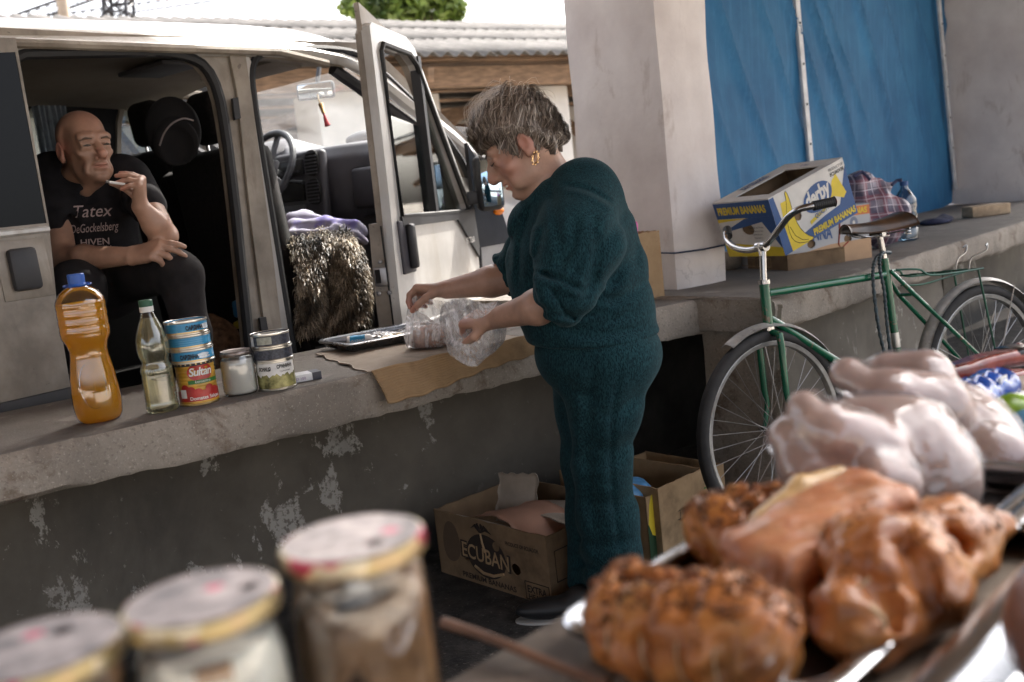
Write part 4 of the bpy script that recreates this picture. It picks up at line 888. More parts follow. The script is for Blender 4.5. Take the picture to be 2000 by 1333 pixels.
tf, th_ = hand(SB, wf, nrm(df)+np.array((0, 0, .05)), (.05, -.3, -.95), ((42, 40, 25), (50, 50, 35), (60, 60, 40), (66, 60, 40)), -1, 1.0, ((.75, .45, .55), (.85, .0, .62), (.80, -.1, .75)))
bodyW = SB.build('body', M_skinW, woman)
attr(bodyW, 'flush', [(HW(0, .095, -.069), np.array((.03, .03, .014)), .75), (HW(0, .115, -.034), np.array((.02,)*3), .45), (HW(.05, .06, -.03), np.array((.04,)*3), .3), (HW(-.05, .06, -.03), np.array((.04,)*3), .35), (HW(-.08, -.014, -.006), np.array((.035,)*3), .5)]+[(p, np.array((.03,)*3), .45) for p in tf+[th_]]+[(D(895, 630, 2.80), np.array((.06,)*3), .3)])
attr(bodyW, 'hairy', [])
M_lash = mat('dark_lash', (.03, .02, .018), .7, var=.1)
for s_ in (-1, 1):
    MB().tube([HW(s_*.018, .0945, .001), HW(s_*.033, .0935, -.003), HW(s_*.049, .083, .001)], [.0012, .002, .0012], 6).build('eyelashes', M_lash, woman)
    MB().tube([HW(s_*.018, .0945, .0225), HW(s_*.036, .0905, .028), HW(s_*.053, .077, .022)], [.0015, .0024, .0012], 6).build('eyebrow', mat('brown_brow', (.10, .065, .045), .9), woman)
# earring: small gold hoop of beads on the ear towards us
ec = HW(-.088, -.012, -.054); M_gold = mat('gold', (.80, .52, .26), .25, 1.0, var=.1, scale=50)
er = MB().tube([ec+HW.f*.009*math.cos(q)+HW.u*.0*1+np.array((0, 0, 1))*.013*math.sin(q) for q in np.linspace(0, 6.28, 20, endpoint=False)], .002, 6, closed=True).build('earring', M_gold, woman)
for q in np.linspace(0, 6.28, 9, endpoint=False): MB().box(ec+HW.f*.012*math.cos(q)+np.array((0, 0, 1))*.0165*math.sin(q), (.005,)*3, bev=.0015).build('bead', M_gold, er)
# tunic
def heather(name, c1, c2):
    m, n, b = _new(name); a = _noise(n, 300, 3, .75, stretch=(1, 1, .3)); c = _noise(n, 9, 5)
    x = _ramp(n, a.outputs[0], [(.42, c1), (.60, c2)]); x = _mix(n, _ramp(n, c.outputs[0], [(.35, (.0,)*3), (.7, (.35,)*3)]), x, tuple(k*.6 for k in c1)); n.links.new(x, b.inputs['Base Color']); b.inputs['Roughness'].default_value = .95; b.inputs['Specular IOR Level'].default_value = .15
    b.inputs['Sheen Weight'].default_value = .08; b.inputs['Sheen Roughness'].default_value = .4; b.inputs['Sheen Tint'].default_value = (.5, .75, .8, 1)
    w2 = _noise(n, 260, 2, stretch=(1, 1, .4)); _bump(n, b, w2.outputs[0], .12, .0006); return m
M_teal = heather('teal_melange_knit', (.005, .017, .023), (.019, .066, .078))
ST = SDF((-.12, 2.2, .76), (.64, 3.28, 1.50), .0048)
EA = np.stack([nrm((1, .0, -.11)), np.array((0, 1., 0)), nrm((.11, 0, 1))], 1)
for (x, y, Z, a, b_, c_, k) in ((1138, 412, 2.85, .108, .170, .085, 0), (1122, 458, 2.85, .170, .205, .145, .06), (1126, 530, 2.86, .202, .21, .16, .06), (1144, 605, 2.87, .200, .205, .13, .05), (1160, 655, 2.88, .194, .205, .085, .03)):
    ST.ell(D(x, y, Z), (a, b_, c_), EA, k)
ST.cap(D(1106, 352, 2.84), D(1150, 380, 2.84), .05, .065, .05); ST.chain([D(1058, 392, 2.72), D(1030, 430, 2.80), D(1060, 392, 2.93)], [.030, .035, .030], .05)
ST.chain([D(1140, 385, 2.72), D(1128, 480, 2.60), D(1104, 568, 2.555)], [.105, .108, .083], .05)         # near sleeve
ST.chain([D(1090, 420, 3.00), D(1020, 510, 3.04)], [.09, .070], .05)
ST.half(D(1040, 662, 2.87)-np.array((0, 0, .015)), (0, 0, -1), .012)
# cuffs and seams
def ring(S_, c, ax, r, tr, k, n=16, op='+', a0=0, a1=6.2832):
    ax = nrm(ax); u_ = nrm(np.cross(ax, (0.3, 0.2, 1))); v_ = np.cross(ax, u_); P = [np.asarray(c)+r*(u_*math.cos(q)+v_*math.sin(q)) for q in np.linspace(a0, a1, n)]
    S_.chain(P, [tr]*n, k, op)
axn = D(1040, 604, 2.60)-D(1128, 560, 2.56); ring(ST, D(1085, 578, 2.558), axn, .066, .021, .012); ring(ST, D(1098, 572, 2.556), axn, .082, .004, .012, op='-')
axf = D(930, 548, 3.04)-D(1020, 515, 3.04); ring(ST, D(988, 536, 3.04), axf, .052, .017, .012)
# neckline opening and chest yoke
ST.cap(D(1060, 340, 2.80), D(1100, 318, 2.83), .072, .072, .012, '-'); ST.cap(D(1036, 376, 2.78), D(1030, 412, 2.77), .020, .012, .01, '-')
ST.folds([[(1076, 335), (1085, 420), (1097, 505)], (1.2, 1.5, (1158, 414), (1163, 490), (1156, 548), (1136, 592)), (.7, 1.6, (1043, 532), (1092, 545), (1146, 573)), (1.4, 1.4, (1226, 398), (1196, 450), (1163, 500)), (1.3, 1.5, (1248, 478), (1215, 525), (1178, 560)), (1.2, 1.4, (1268, 540), (1228, 575), (1182, 594)),
  (1, 1.2, (1040, 628), (1110, 640), (1180, 632), (1278, 597)), (1.0, 1.0, (1050, 612), (1130, 618), (1200, 612)), (.8, 1.3, (1016, 420), (998, 480), (994, 540)), (.8, 1.4, (1040, 395), (1016, 470), (1013, 562)), (.8, 1.1, (1062, 440), (1046, 510)), (1.2, 1.2, (1128, 420), (1118, 480), (1085, 530)), (1.0, 1.0, (1146, 440), (1140, 500), (1112, 545)), (.6, .9, (1098, 360), (1150, 372), (1200, 400)), (1.3, 1., (1236, 440), (1244, 500), (1236, 560)), (1.1, 1.1, (1100, 652), (1160, 655), (1250, 640)), (.9, 1.2, (980, 470), (974, 510), (984, 545)), (1.0, 1.2, (1010, 590), (1040, 605), (1075, 600))], 9., .0062)
ST.rough(.0022, 20, 5, 2); tun = ST.build('tunic', M_teal, woman)
SL = SDF((-.02, 2.5, .02), (.56, 3.3, .88), .006)
SL.ell(D(1168, 690, 2.89), (.185, .20, .14), EA, 0)
SL.chain([D(1190, 700, 2.80), D(1182, 800, 2.83), D(1178, 905, 2.86), D(1188, 1010, 2.90), D(1206, 1145, 2.955)], [.120, .098, .076, .080, .092], .04)
SL.chain([D(1150, 700, 2.96), D(1150, 800, 2.98), D(1150, 900, 3.0), D(1160, 1010, 3.02), D(1162, 1140, 3.06)], [.116, .094, .076, .078, .086], .04)
SL.folds([(1.2, 1.5, (1160, 700), (1150, 820), (1152, 950), (1170, 1100)), (.6, .8, (1215, 690), (1196, 820), (1195, 950), (1215, 1100)), (1.3, 1.2, (1255, 760), (1215, 800), (1170, 815)), (1.2, 1.1, (1240, 850), (1200, 880), (1150, 870)), (1.2, 1.1, (1120, 880), (1160, 905), (1225, 895)), (1.3, 1.1, (1095, 740), (1135, 770), (1180, 780)), (1.1, 1.2, (1120, 1040), (1170, 1065), (1235, 1050)), (1.1, 1.3, (1125, 1090), (1180, 1115), (1255, 1095)), (1.2, 1., (1240, 960), (1200, 985), (1150, 975))], 10., .0065)
SL.half((0, 0, .045), (0, 0, -1), .01); SL.rough(.0022, 11, 9, 2); SL.build('trousers', M_teal, woman)
MS_ = mat('black_shoe', (.012, .012, .013), .5, var=.2)
for k, (px, py) in enumerate(((1098, 1206), (1200, 1196))):
    c = at_z(px, py, 0); so = SDF(c+(-.2, -.09, -.01), c+(.2, .09, .14), .006); so.ell(c+(-.03, 0, .035), (.108, .040, .032), None, 0).ell(c+(.06, 0, .045), (.05, .036, .05), None, .03); so.half(c+(0, 0, .003), (0, 0, -1)); so.build('shoe', MS_, woman)
    mb = MB(); mb.prism([(c[0]-.03+.110*math.cos(q), c[1]+.042*math.sin(q)) for q in np.linspace(0, 6.28, 24, endpoint=False)], .006); mb.build('sole', mat('pale_sole', (.4, .39, .37), .8), woman)
# hair
def hairmat(name, c1, c2, c3):
    m, n, b = _new(name); t = n.nodes.new('ShaderNodeAttribute'); t.attribute_name = 'rnd'; x = _ramp(n, t.outputs['Fac'], [(0, c1), (.6, c2), (1, c3)]); n.links.new(x, b.inputs['Base Color']); b.inputs['Roughness'].default_value = .42; b.inputs['Specular IOR Level'].default_value = .5; return m
M_hair = hairmat('grey_brown_hair', (.055, .040, .031), (.24, .185, .145), (.66, .59, .51))
hc, hr = np.array((0, -.013, .022)), np.array((.089, .115, .121))
def hairline(yl):          # lowest head-local z of hair, by position front to back
    return np.interp(yl, [-.14, -.10, -.06, -.03, -.012, .0, .018, .035, .06, .09, .12], [-.07, -.088, -.085, -.05, .012, .014, -.034, -.014, .022, .028, .024])
def tous(u): return .055*np.sin(u@np.array((7., 3, 5))+1)+.045*np.sin(u@np.array((-5., 9, 4)))+.05*np.sin(u@np.array((13., -8, 11)))+.025*np.sin(u@np.array((-19., 12, 21)))
Vh, Fh = [], []
un = []
bm = bmesh.new(); bmesh.ops.create_icosphere(bm, subdivisions=5, radius=1); U = np.array([q.co[:] for q in bm.verts]); FF = [[q.index for q in p.verts] for p in bm.faces]; bm.free()
loc = hc+U*hr*(1+tous(U))[:, None]*.985; ok = loc[:, 2] > hairline(loc[:, 1])+.004
FF = [f for f in FF if all(ok[i] for i in f)]
hair = link('hair', HW.o+(loc@HW.A.T)*HW.sc, FF, M_hair, woman); a = hair.data.attributes.new('rnd', 'FLOAT', 'POINT'); a.data.foreach_set('value', np.full(len(loc), .12))
rg = np.random.default_rng(11); sv, sf, sr = [], [], []
crown = nrm((.1, -.62, .8))
def strand(u, L_, wd, lift, val, drift):
    pts = []; n = 7; k = rg.uniform(-.55, .55)
    for i in range(n):
        l = hc+u*hr*(1+tous(u)+lift*(.4+.6*math.sin(math.pi*min(1, i/(n-1)*.9))))
        pts.append(l)
        if l[2] < hairline(l[1])-drift: break
        g = u-crown*(u@crown); g = g-u*(g@u); g = nrm(g) if np.linalg.norm(g) > .05 else nrm(np.cross(u, rg.normal(size=3)))
        side = np.cross(u, g); fwd = np.array((0, 1., 0)); fwd = fwd-u*(fwd@u)
        u = nrm(u+(g+side*k+fwd*.35*max(0, u[2]))*L_/n/.1)
    if len(pts) < 3: return
    P = HW.o+(np.array(pts)@HW.A.T)*HW.sc; T = np.gradient(P, axis=0); nn = (np.array(pts)-hc)@HW.A.T; S2 = np.cross(T, nn); S2 /= np.linalg.norm(S2, axis=1)[:, None]+1e-9; b0 = len(sv)
    for i in range(len(P)):
        w2 = wd*(1-.75*i/(len(P)-1)); sv.extend([P[i]-S2[i]*w2, P[i]+S2[i]*w2+nn[i]*.004]); sr.extend([val, val])
        if i: j = b0+2*i; sf.append((j-2, j-1, j+1, j))
for _ in range(5200):
    u = nrm(rg.normal(size=3)); 
    l = hc+u*hr
    if l[2] < hairline(l[1])-.002 or u[2] < -.75: continue
    strand(u, rg.uniform(.04, .085), rg.uniform(.0006, .0016), rg.uniform(.01, .10)+(.06*rg.random() if u[2] > .5 else 0), np.clip(rg.normal(.42+.25*max(0, u[2])*0+.2*max(0, u[1]), .25), 0, 1), rg.uniform(-.010, .020))
for _ in range(160):      # loose flyaway hairs on the crown
    u = nrm(np.array((0, -.25, 1))+rg.normal(size=3)*.35); strand(u, .05, .0004, rg.uniform(.12, .3), .9, 0)
st = link('hair_strands', sv, sf, M_hair, hair, None, True); st['kind'] = 'stuff'; a = st.data.attributes.new('rnd', 'FLOAT', 'POINT'); a.data.foreach_set('value', np.array(sr))

# ---------------------------------------------------------------- the man in the van
MP = at_d(185, 520, 3.45)
man = thing('person', 'bald man in a black printed t-shirt, sitting in the open van and smoking', 'person', (MP[0], MP[1], .6))
M_skinM = skin('man_skin', (.40, .235, .165), (.46, .16, .12))
fM = np.array((.72, -.69, .0)); 
eyeM = at_d(188, 283, 3.27)
HM = HeadF(eyeM-nrm(fM)*.085, fM, (-.07, .03, 1), 1.01)
SB = SDF((-1.75, 2.95, .98), (-.98, 3.75, 1.72), .0031)
head(SB, HM, False, .97, 1.06, gaunt=True)
SB.chain([HM(0, -.025, -.05), D(160, 345, 3.40), D(165, 385, 3.45)], [.052, .054, .080], .025)
SB.ell(D(170, 420, 3.48), (.15, .12, .16), None, .05)
SB.cap(HM(-.012, .05, -.09), D(172, 368, 3.36), .022, .03, .03)
# his right arm, laid across
SB.chain([D(105, 345, 3.42), D(120, 508, 3.30)], [.062, .048], .02); SB.chain([D(122, 508, 3.29), D(165, 505, 3.24), D(258, 500, 3.17)], [.045, .042, .028], .02)
hand(SB, D(258, 500, 3.17), D(320, 488, 3.14)-D(258, 500, 3.17), (.1, .6, -.75), ((14, 16, 10), (24, 24, 14), (40, 38, 25), (48, 42, 30)), -1, 1.08, ((.55, .70, .2), (.9, .45, .1), (1, .2, .1)))
# his left arm, forearm up, cigarette by the mouth
SB.chain([D(258, 352, 3.42), D(320, 460, 3.24)], [.056, .043], .02); SB.chain([D(320, 462, 3.22), D(303, 438, 3.18), D(274, 404, 3.13)], [.043, .039, .027], .02)
wl_ = D(274, 404, 3.13); tm, thm = hand(SB, wl_, D(272, 356, 3.10)-wl_, (-.92, -.1, .10), ((70, 14, 6), (76, 14, 8), (84, 18, 8), (90, 22, 10)), 1, .94, ((.62, .2, .75), (.45, .05, .95), (.25, .0, 1)))
bodyM = SB.build('body', M_skinM, man)
attr(bodyM, 'flush', [(HM(0, .095, -.069), np.array((.026, .026, .010)), .55), (HM(0, .115, -.034), np.array((.022,)*3), .5), (HM(0, .07, .10), np.array((.06,)*3), .18), (HM(.08, -.014, -.006), np.array((.04,)*3), .5)]+[(p, np.array((.025,)*3), .4) for p in tm])
attr(bodyM, 'hairy', [(HM(0, .08, -.095), np.array((.06, .05, .035)), .22), (HM(0, .098, -.055), np.array((.03, .02, .008)), .2), (HM(.05, .03, -.08), np.array((.03, .06, .04)), .18), (HM(-.05, .03, -.08), np.array((.03, .06, .04)), .18)]+[(HM(0, -.08, .03), np.array((.09, .06, .05)), .25)])
M_eye = mat('eye', (.10, .09, .08), .15, var=.3, scale=200)
for s_ in (-1, 1):
    MB().tube([HM(s_*.021, .0905, -.0012), HM(s_*.033, .0930, -.0005), HM(s_*.046, .0845, -.0015)], [.0012, .0042, .0012], 8).build('eye', M_eye, man)
    MB().tube([HM(s_*.016, .0955, .019), HM(s_*.035, .0935, .0225), HM(s_*.054, .0795, .016)], [.002, .0036, .0015], 6).build('eyebrow', mat('greying_brow', (.12, .085, .065), .9), man)
M_tee = mat('black_tshirt', (.014, .013, .015), .9, var=.3, scale=20, bump=.2, bscale=200, spec=.2)
ST = SDF((-1.78, 2.98, .95), (-.90, 3.85, 1.66), .0055)
ST.ell(D(172, 365, 3.47), (.17, .13, .085), None, 0); ST.ell(D(172, 420, 3.46), (.165, .145, .17), None, .05); ST.ell(D(180, 500, 3.47), (.16, .15, .17), None, .05)
ST.cap(D(108, 345, 3.42), D(235, 345, 3.44), .078, .078, .04)
ST.chain([D(104, 350, 3.41), D(112, 428, 3.35)], [.086, .078], .04); pass
ST.chain([D(252, 355, 3.42), D(286, 402, 3.33)], [.080, .064], .04)
ST.ell(D(168, 338, 3.38), (.085, .075, .06), None, .008, '-'); ST.cap(D(168, 335, 3.42), D(170, 300, 3.42), .075, .08, .01, '-')
for pts in ([(232, 380, 3.33), (215, 430, 3.31), (225, 480, 3.31)], [(130, 400, 3.33), (138, 440, 3.31), (130, 490, 3.32)], [(258, 390, 3.30), (240, 430, 3.31), (245, 470, 3.33)], [(140, 368, 3.36), (175, 385, 3.33), (215, 370, 3.34)]):
    ST.chain([D(*p) for p in pts], [.006, .012, .006], .03, '-')
ST.rough(.003, 24, 3, 3); tee = ST.build('t_shirt', M_tee, man)
ring_ = [HM(0, 0, 0)]
# printed words on the chest, laid onto the shirt
from mathutils.bvhtree import BVHTree
def project(o, txt, px, py, hpx, m, ang=0., shear=0., bold=0., fit=None, outline=False, parent=None, zoff=.003):
    me = o.data; wl = world_loc(o); bv = BVHTree.FromPolygons([tuple(np.array(v.co)+wl) for v in me.vertices], [list(p.vertices) for p in me.polygons])
    v, f = text_mesh(txt, 1.0, bold, shear); 
    bm = bmesh.new(); vs = [bm.verts.new(q) for q in v]
    for q in f:
        try: bm.faces.new([vs[i] for i in q])
        except ValueError: pass
    bm.verts.index_update(); v = np.array([q.co[:] for q in bm.verts]); f = [[q.index for q in p.verts] for p in bm.faces]; bm.free()
    wd = v[:, 0].max()-v[:, 0].min(); sx = (fit/wd) if fit else hpx; c, s_ = math.cos(ang), math.sin(ang); out = []
    for x, y, _ in v:
        X, Y = x*sx, y*hpx; qx, qy = px+X*c+Y*s_, py-Y*c+X*s_; d = ray(qx, qy); h = bv.ray_cast(Vector(CAMP), Vector(d).normalized())
        p = np.array(h[0]) if h[0] is not None else CAMP+d*3.3; out.append(p-nrm(d)*zoff)
    return link('lettering', out, f, m, parent or o, None, False)
M_shirtprint = mat('pale_pink_print', (.42, .33, .32), .8, var=.1)
project(tee, 'Tatex', 178, 424, 34, M_shirtprint, R(-3), .25, .0, 76); project(tee, 'DeGockelsberg', 184, 453, 24, M_shirtprint, R(-5), .25, .0, 94); project(tee, 'HIVEN', 186, 479, 18, M_shirtprint, R(-4), 0, .01, 56); project(tee, 'KOMEN', 192, 493, 17, M_shirtprint, R(-4), 0, .01, 52)
SL = SDF((-1.7, 2.80, .55), (-.80, 3.9, 1.36), .009)
SL.ell(D(185, 560, 3.52), (.19, .18, .13), None, 0); SL.chain([D(225, 545, 3.48), D(338, 530, 3.24), D(350, 538, 3.21), D(376, 650, 3.22), D(390, 760, 3.3)], [.09, .070, .068, .058, .055], .03)
SL.chain([D(150, 560, 3.45), D(150, 562, 3.20), D(152, 575, 3.17), D(160, 700, 3.2)], [.10, .085, .08, .065], .03); SL.rough(.004, 18, 6); SL.build('trousers', mat('black_trousers', (.018, .016, .017), .9, var=.3, scale=15, spec=.25), man)
cg = MB(); c0 = at_d(220, 357, 3.06); c1 = at_d(231, 358.5, 3.07); cg.tube([c0+(c0-c1)*.6, c1+(c1-c0)*1.2], .004, 8); ci = cg.build('cigarette', mat('cigarette_paper', (.75, .73, .70), .8), None, loc=c0); tag(ci, 'lit white cigarette between the fingers of the bald man', 'cigarette')
MB().tube([c0+(c0-c1)*.6, c0+(c0-c1)*1.2], .0038, 8).build('ash', mat('ash', (.2, .19, .18), 1), ci)
# ================================================================== goods on the left counter
M_label_txt = mat('dark_ink', (.02, .02, .022), .7, var=.05); M_white_ink = mat('white_ink', (.78, .77, .74), .6, var=.04); M_tin = mat('tinplate', (.62, .60, .55), .28, 1.0, var=.1, scale=30); M_goldtin = mat('gold_lacquer', (.62, .48, .24), .3, 1.0, var=.1)
M_clear = film('clear_plastic', (.97, .98, .98), .03, .5, .05); M_glass = film('jar_glass', (.96, .98, .97), .02, .45, .03)
def onslab(px, py, z=.8): return at_z(px, py, z)
def facing(o):                          # yaw so that local +x points at the camera
    return math.atan2(CAMP[1]-o[1], CAMP[0]-o[0])
def canframe(o, h, turn=0.):            # frame for letters wrapped on a can: local z points to the camera, y up
    a = facing(o)+turn; z = np.array((math.cos(a), math.sin(a), 0)); x = np.array((-z[1], z[0], 0)); return frame(np.asarray(o)+ZU*h, x, ZU, z)
def band(name, o, r, z0, z1, a0, a1, m, parent, lift=.0006, n=24, wav=None):
    """label wrapped on part of a can: angles measured from the camera side"""
    f = facing(o); v = []; nv = 6
    for i in range(n+1):
        a = f+a0+(a1-a0)*i/n
        for j in range(nv+1):
            z = z0+(z1-z0)*j/nv
            if wav and j == 0: z += wav*math.sin(i*1.7)*math.sin(i*.6)
            v.append((o[0]+(r+lift)*math.cos(a), o[1]+(r+lift)*math.sin(a), o[2]+z))
    fc = [(i*(nv+1)+j, (i+1)*(nv+1)+j, (i+1)*(nv+1)+j+1, i*(nv+1)+j+1) for i in range(n) for j in range(nv)]
    return link(name, v, fc, m, parent, None, True)
def spot(name, o, r, h, cx, rx, ry, m, parent, lift=.0009):
    """round print wrapped on a can"""
    f = facing(o); P = disc(cx, 0, rx, ry, 28); v = [(o[0]+(r+lift)*math.cos(f+cx/r), o[1]+(r+lift)*math.sin(f+cx/r), o[2]+h)]+[(o[0]+(r+lift)*math.cos(f+x/r), o[1]+(r+lift)*math.sin(f+x/r), o[2]+h+y) for x, y in P]
    return link(name, v, [(0, k+1, (k+1) % 28+1) for k in range(28)], m, parent, None, True)
# amber drink bottle
o = onslab(197, 822); t = thing('bottle', 'large plastic bottle of amber drink with a blue cap', 'bottle', o)
def petal(q, z): return 1-.07*max(0, 1-z/.03)*(.5+.5*math.cos(5*q)) if z < .03 else 1
pr = [(.020, .010), (.040, .002), (.050, .004), (.056, .016), (.059, .045), (.0585, .080), (.054, .125), (.047, .165), (.0455, .185), (.050, .205), (.0595, .222), (.0585, .226), (.060, .231), (.060, .243), (.0585, .247), (.060, .252), (.060, .264), (.0585, .268), (.060, .273), (.060, .286), (.0588, .290), (.060, .296), (.060, .306)]
sh_ = pr+[(.058, .316), (.048, .333), (.032, .345), (.0185, .351), (.0175, .356)]
Mb = Matrix.Translation(o); MB(Mb).lathe(sh_, 48, mod=petal, cap=False).build('bottle_wall', M_clear, t, angle=60)
MB(Mb).lathe([(r*.965, z+.001) for r, z in pr]+[(.0005, .305)], 48, mod=petal).build('drink', liquid('amber_drink', (.98, .56, .03), .03, .9), t, angle=60)
MB(Mb).lathe([(.020, .355), (.020, .378), (.018, .380)], 30, mod=lambda q, z: 1+.02*math.cos(30*q)).build('cap', mat('blue_cap', (.02, .10, .42), .35, var=.05), t, angle=30)
a = np.linspace(0, 6.2832, 28, endpoint=False); MB(Mb @ Matrix.Translation((0, 0, .352)) @ Matrix.Rotation(R(6), 4, 'X')).tube([(.034*math.cos(q), .022*math.sin(q), 0) for q in a], .0022, 6, closed=True).build('carry_ring', bpy.data.materials['blue_cap'], t); MB(Mb).lathe([(.021, .347), (.023, .350), (.021, .356)], 24).build('collar', bpy.data.materials['blue_cap'], t)
cf = np.array(canframe(o, .10)); oval = [(cf[:3, 0]*(.030*math.cos(q)*k-.004)+cf[:3, 1]*(.058*math.sin(q)*k)+cf[:3, 2]*(.0555-.3*(.03*math.cos(q)*k)**2*25-.012*max(0, math.sin(q)))+cf[:3, 3]) for k in (1.,) for q in a]
MB().tube(oval, .0018, 6, closed=True).build('embossed_oval', M_clear, t)
# cooking-oil bottle
o = onslab(319, 803); t = thing('bottle', 'smaller clear bottle of pale cooking oil with a green cap', 'bottle', o); Mb = Matrix.Translation(o)
tw = lambda q, z: 1+.035*math.cos(7*(q+z*14))*max(0, 1-abs(z-.185)/.06) if z > .13 else 1
pr = [(.030, .003), (.037, .001), (.0405, .008), (.041, .020)]
for k in range(9): pr += [(.0412, .024+k*.0085), (.0388, .0282+k*.0085)]
pr += [(.0405, .103), (.0408, .112), (.038, .122), (.0335, .130), (.0345, .136), (.0395, .150), (.0415, .168), (.040, .188), (.035, .208), (.028, .228), (.0205, .245), (.0168, .258)]
MB(Mb).lathe(pr+[(.0145, .262), (.0145, .272)], 49, mod=tw, cap=False).build('bottle_wall', M_clear, t, angle=60)
MB(Mb).lathe([(r*.96, z+.0012) for r, z in pr[:-1]]+[(.0005, .2455)], 49, mod=tw).build('oil', liquid('cooking_oil', (.97, .94, .68), .03, .15), t, angle=60)
MB(Mb).lathe([(.0175, .262), (.0175, .276)], 30).build('cap_ring', M_white_ink, t); MB(Mb).lathe([(.0172, .276), (.0172, .291), (.015, .293)], 30, mod=lambda q, z: 1+.015*math.cos(30*q)).build('cap', mat('green_cap', (.015, .10, .055), .4), t, angle=30)
# tins
def tin(name, label, o, r, h, mside, group=None, rib=False):
    t = thing(name, label, 'tin', o, group); Mb = Matrix.Translation(o); pr = [(r*.94, .002), (r*1.0, .0), (r*1.025, .001), (r*1.025, .004), (r, .006)]
    if rib: pr += [(r-.0012*(.5-.5*math.cos(k*1.5708)), .012+k*(h-.03)/36+.004) for k in range(37)]
    pr += [(r, h-.006), (r*1.025, h-.004), (r*1.025, h-.0005), (r*1.0, h), (r*.975, h-.001), (r*.965, h-.005), (r*.80, h-.005), (r*.78, h-.0035), (r*.6, h-.0035), (r*.58, h-.005)]
    n = 48; mb = MB(Mb); mb.lathe(pr, n); k0 = len(pr)
    mi = []
    for i in range(k0-1): mi += [1 if pr[i][1] >= .005 and pr[i+1][1] <= h-.005 and pr[i][0] > r*.97 else 0]*n
    mb.mi = mi+[0, 0]; mb.build('can_body', [M_goldtin if rib else M_tin, mside], t, angle=30); return t
o = onslab(391, 786)
M_red = mat('tomato_red', (.40, .018, .015), .35, var=.25, scale=25, coat=.3); M_yel = mat('mustard_yellow', (.55, .30, .03), .35, var=.3, scale=30, coat=.3); M_green = mat('label_green', (.03, .16, .03), .4, var=.2); M_blue = mat('sardine_blue', (.03, .28, .52), .32, var=.12, scale=18, coat=.3); M_dkblue = mat('dark_label', (.05, .055, .075), .4, var=.5, scale=160)
tc_ = tin('tin_can', 'tall red and yellow tomato paste tin at the foot of the blue stack', o, .0505, .113, M_yel, rib=True)
rr = .0505
band('red_band', o, rr, .012, .040, -1.5, 1.5, M_red, tc_); spot('label_oval', o, rr, .088, .012, .034, .024, M_red, tc_, .001); letter('lettering', 'Sultan', .030, canframe(o, .080, .24), M_white_ink, tc_, .0006, .2, .9, .0024, curve=rr, fit=.060)
band('green_ribbon', o, rr, .058, .068, -.45, 1.25, M_green, tc_, .0014); letter('lettering', 'konsantre', .010, canframe(o, .0605, .30), M_white_ink, tc_, 0, .1, 1, .0026, curve=rr)
for k, (cx, cz) in enumerate([(-.034, .048), (-.018, .042), (-.044, .034), (.0, .036), (.03, .043), (.046, .036)]): spot('tomato', o, rr, cz, cx, .011, .010, M_red, tc_, .0012+.0001*k)
letter('lettering', 'Domates Salçası', .0125, canframe(o, .016, .35), M_white_ink, tc_, .0002, 0, 1, .0022, curve=rr); band('nutrition_panel', o, rr, .022, .045, -1.0, -.62, M_white_ink, tc_, .0016); band('black_shrink_band', o, rr+.001, .106, .1135, -3.2, 3.1, M_blackpl, tc_)
zb = o[2]+.113; M_fish = mat('fish_silver', (.60, .66, .70), .3, .3, var=.2, scale=30)
for k, (dx, lab, full) in enumerate(((.000, 'blue sardine tin at the bottom of the blue stack', 1), (-.003, 'plain-sided blue tin in the middle of the blue stack', 0), (-.006, 'blue sardine tin on top of the blue stack', 2))):
    q = np.array((o[0]+dx, o[1], zb+k*.0375)); ts = tin('tin_can', lab, q, .0545, .037, M_blue, 'blue sardine tins')
    band('gold_edge', q, .0545, .0055, .0085, -3.1, 3.1, M_goldtin, ts)
    if full: letter('lettering', 'САРДИНА', .0150, canframe(q, .013, -.18 if full == 1 else .40), M_label_txt, ts, .0008, 0, 1, .0018, curve=.0545, fit=.047)
    if full: 
        f0 = .52 if full == 1 else 1.02
        spot('fish', q, .0545, .021, f0*.0545, .017, .004, M_fish, ts, .0010); spot('fish', q, .0545, .0145, f0*.0545+.003, .017, .0035, M_fish, ts, .0011)
    else:
        for j in range(4): band('print_line', q, .0545, .012+j*.0055, .0135+j*.0055, -.7, .75, mat('pale_blue_print', (.10, .36, .58), .4) if j == 0 else bpy.data.materials['pale_blue_print'], ts, .0009)
# jar of cream
o = onslab(472, 769); t = thing('jar', 'small glass jar of white cream with a tarnished lid', 'jar', o); Mb = Matrix.Translation(o)
pr = [(.036, .001), (.042, .002), (.0455, .010), (.0455, .085), (.044, .096), (.038, .104), (.0375, .112)]
MB(Mb).lathe(pr, 40, cap=False).build('glass', M_glass, t, angle=60); MB(Mb).lathe([(r*.955, z+.002) for r, z in pr[:5]]+[(.030, .0985), (.0005, .099)], 40).build('cream', mat('cream', (.74, .71, .67), .45, var=.05, sss=.2, sss_r=(.6, .5, .4)), t, angle=60)
MB(Mb).lathe([(.041, .108), (.0425, .110), (.0425, .118), (.040, .121), (.036, .119), (.0005, .119)], 40).build('lid', mat('tarnished_lid', (.26, .22, .20), .4, .8, var=.5, scale=40), t, angle=40)
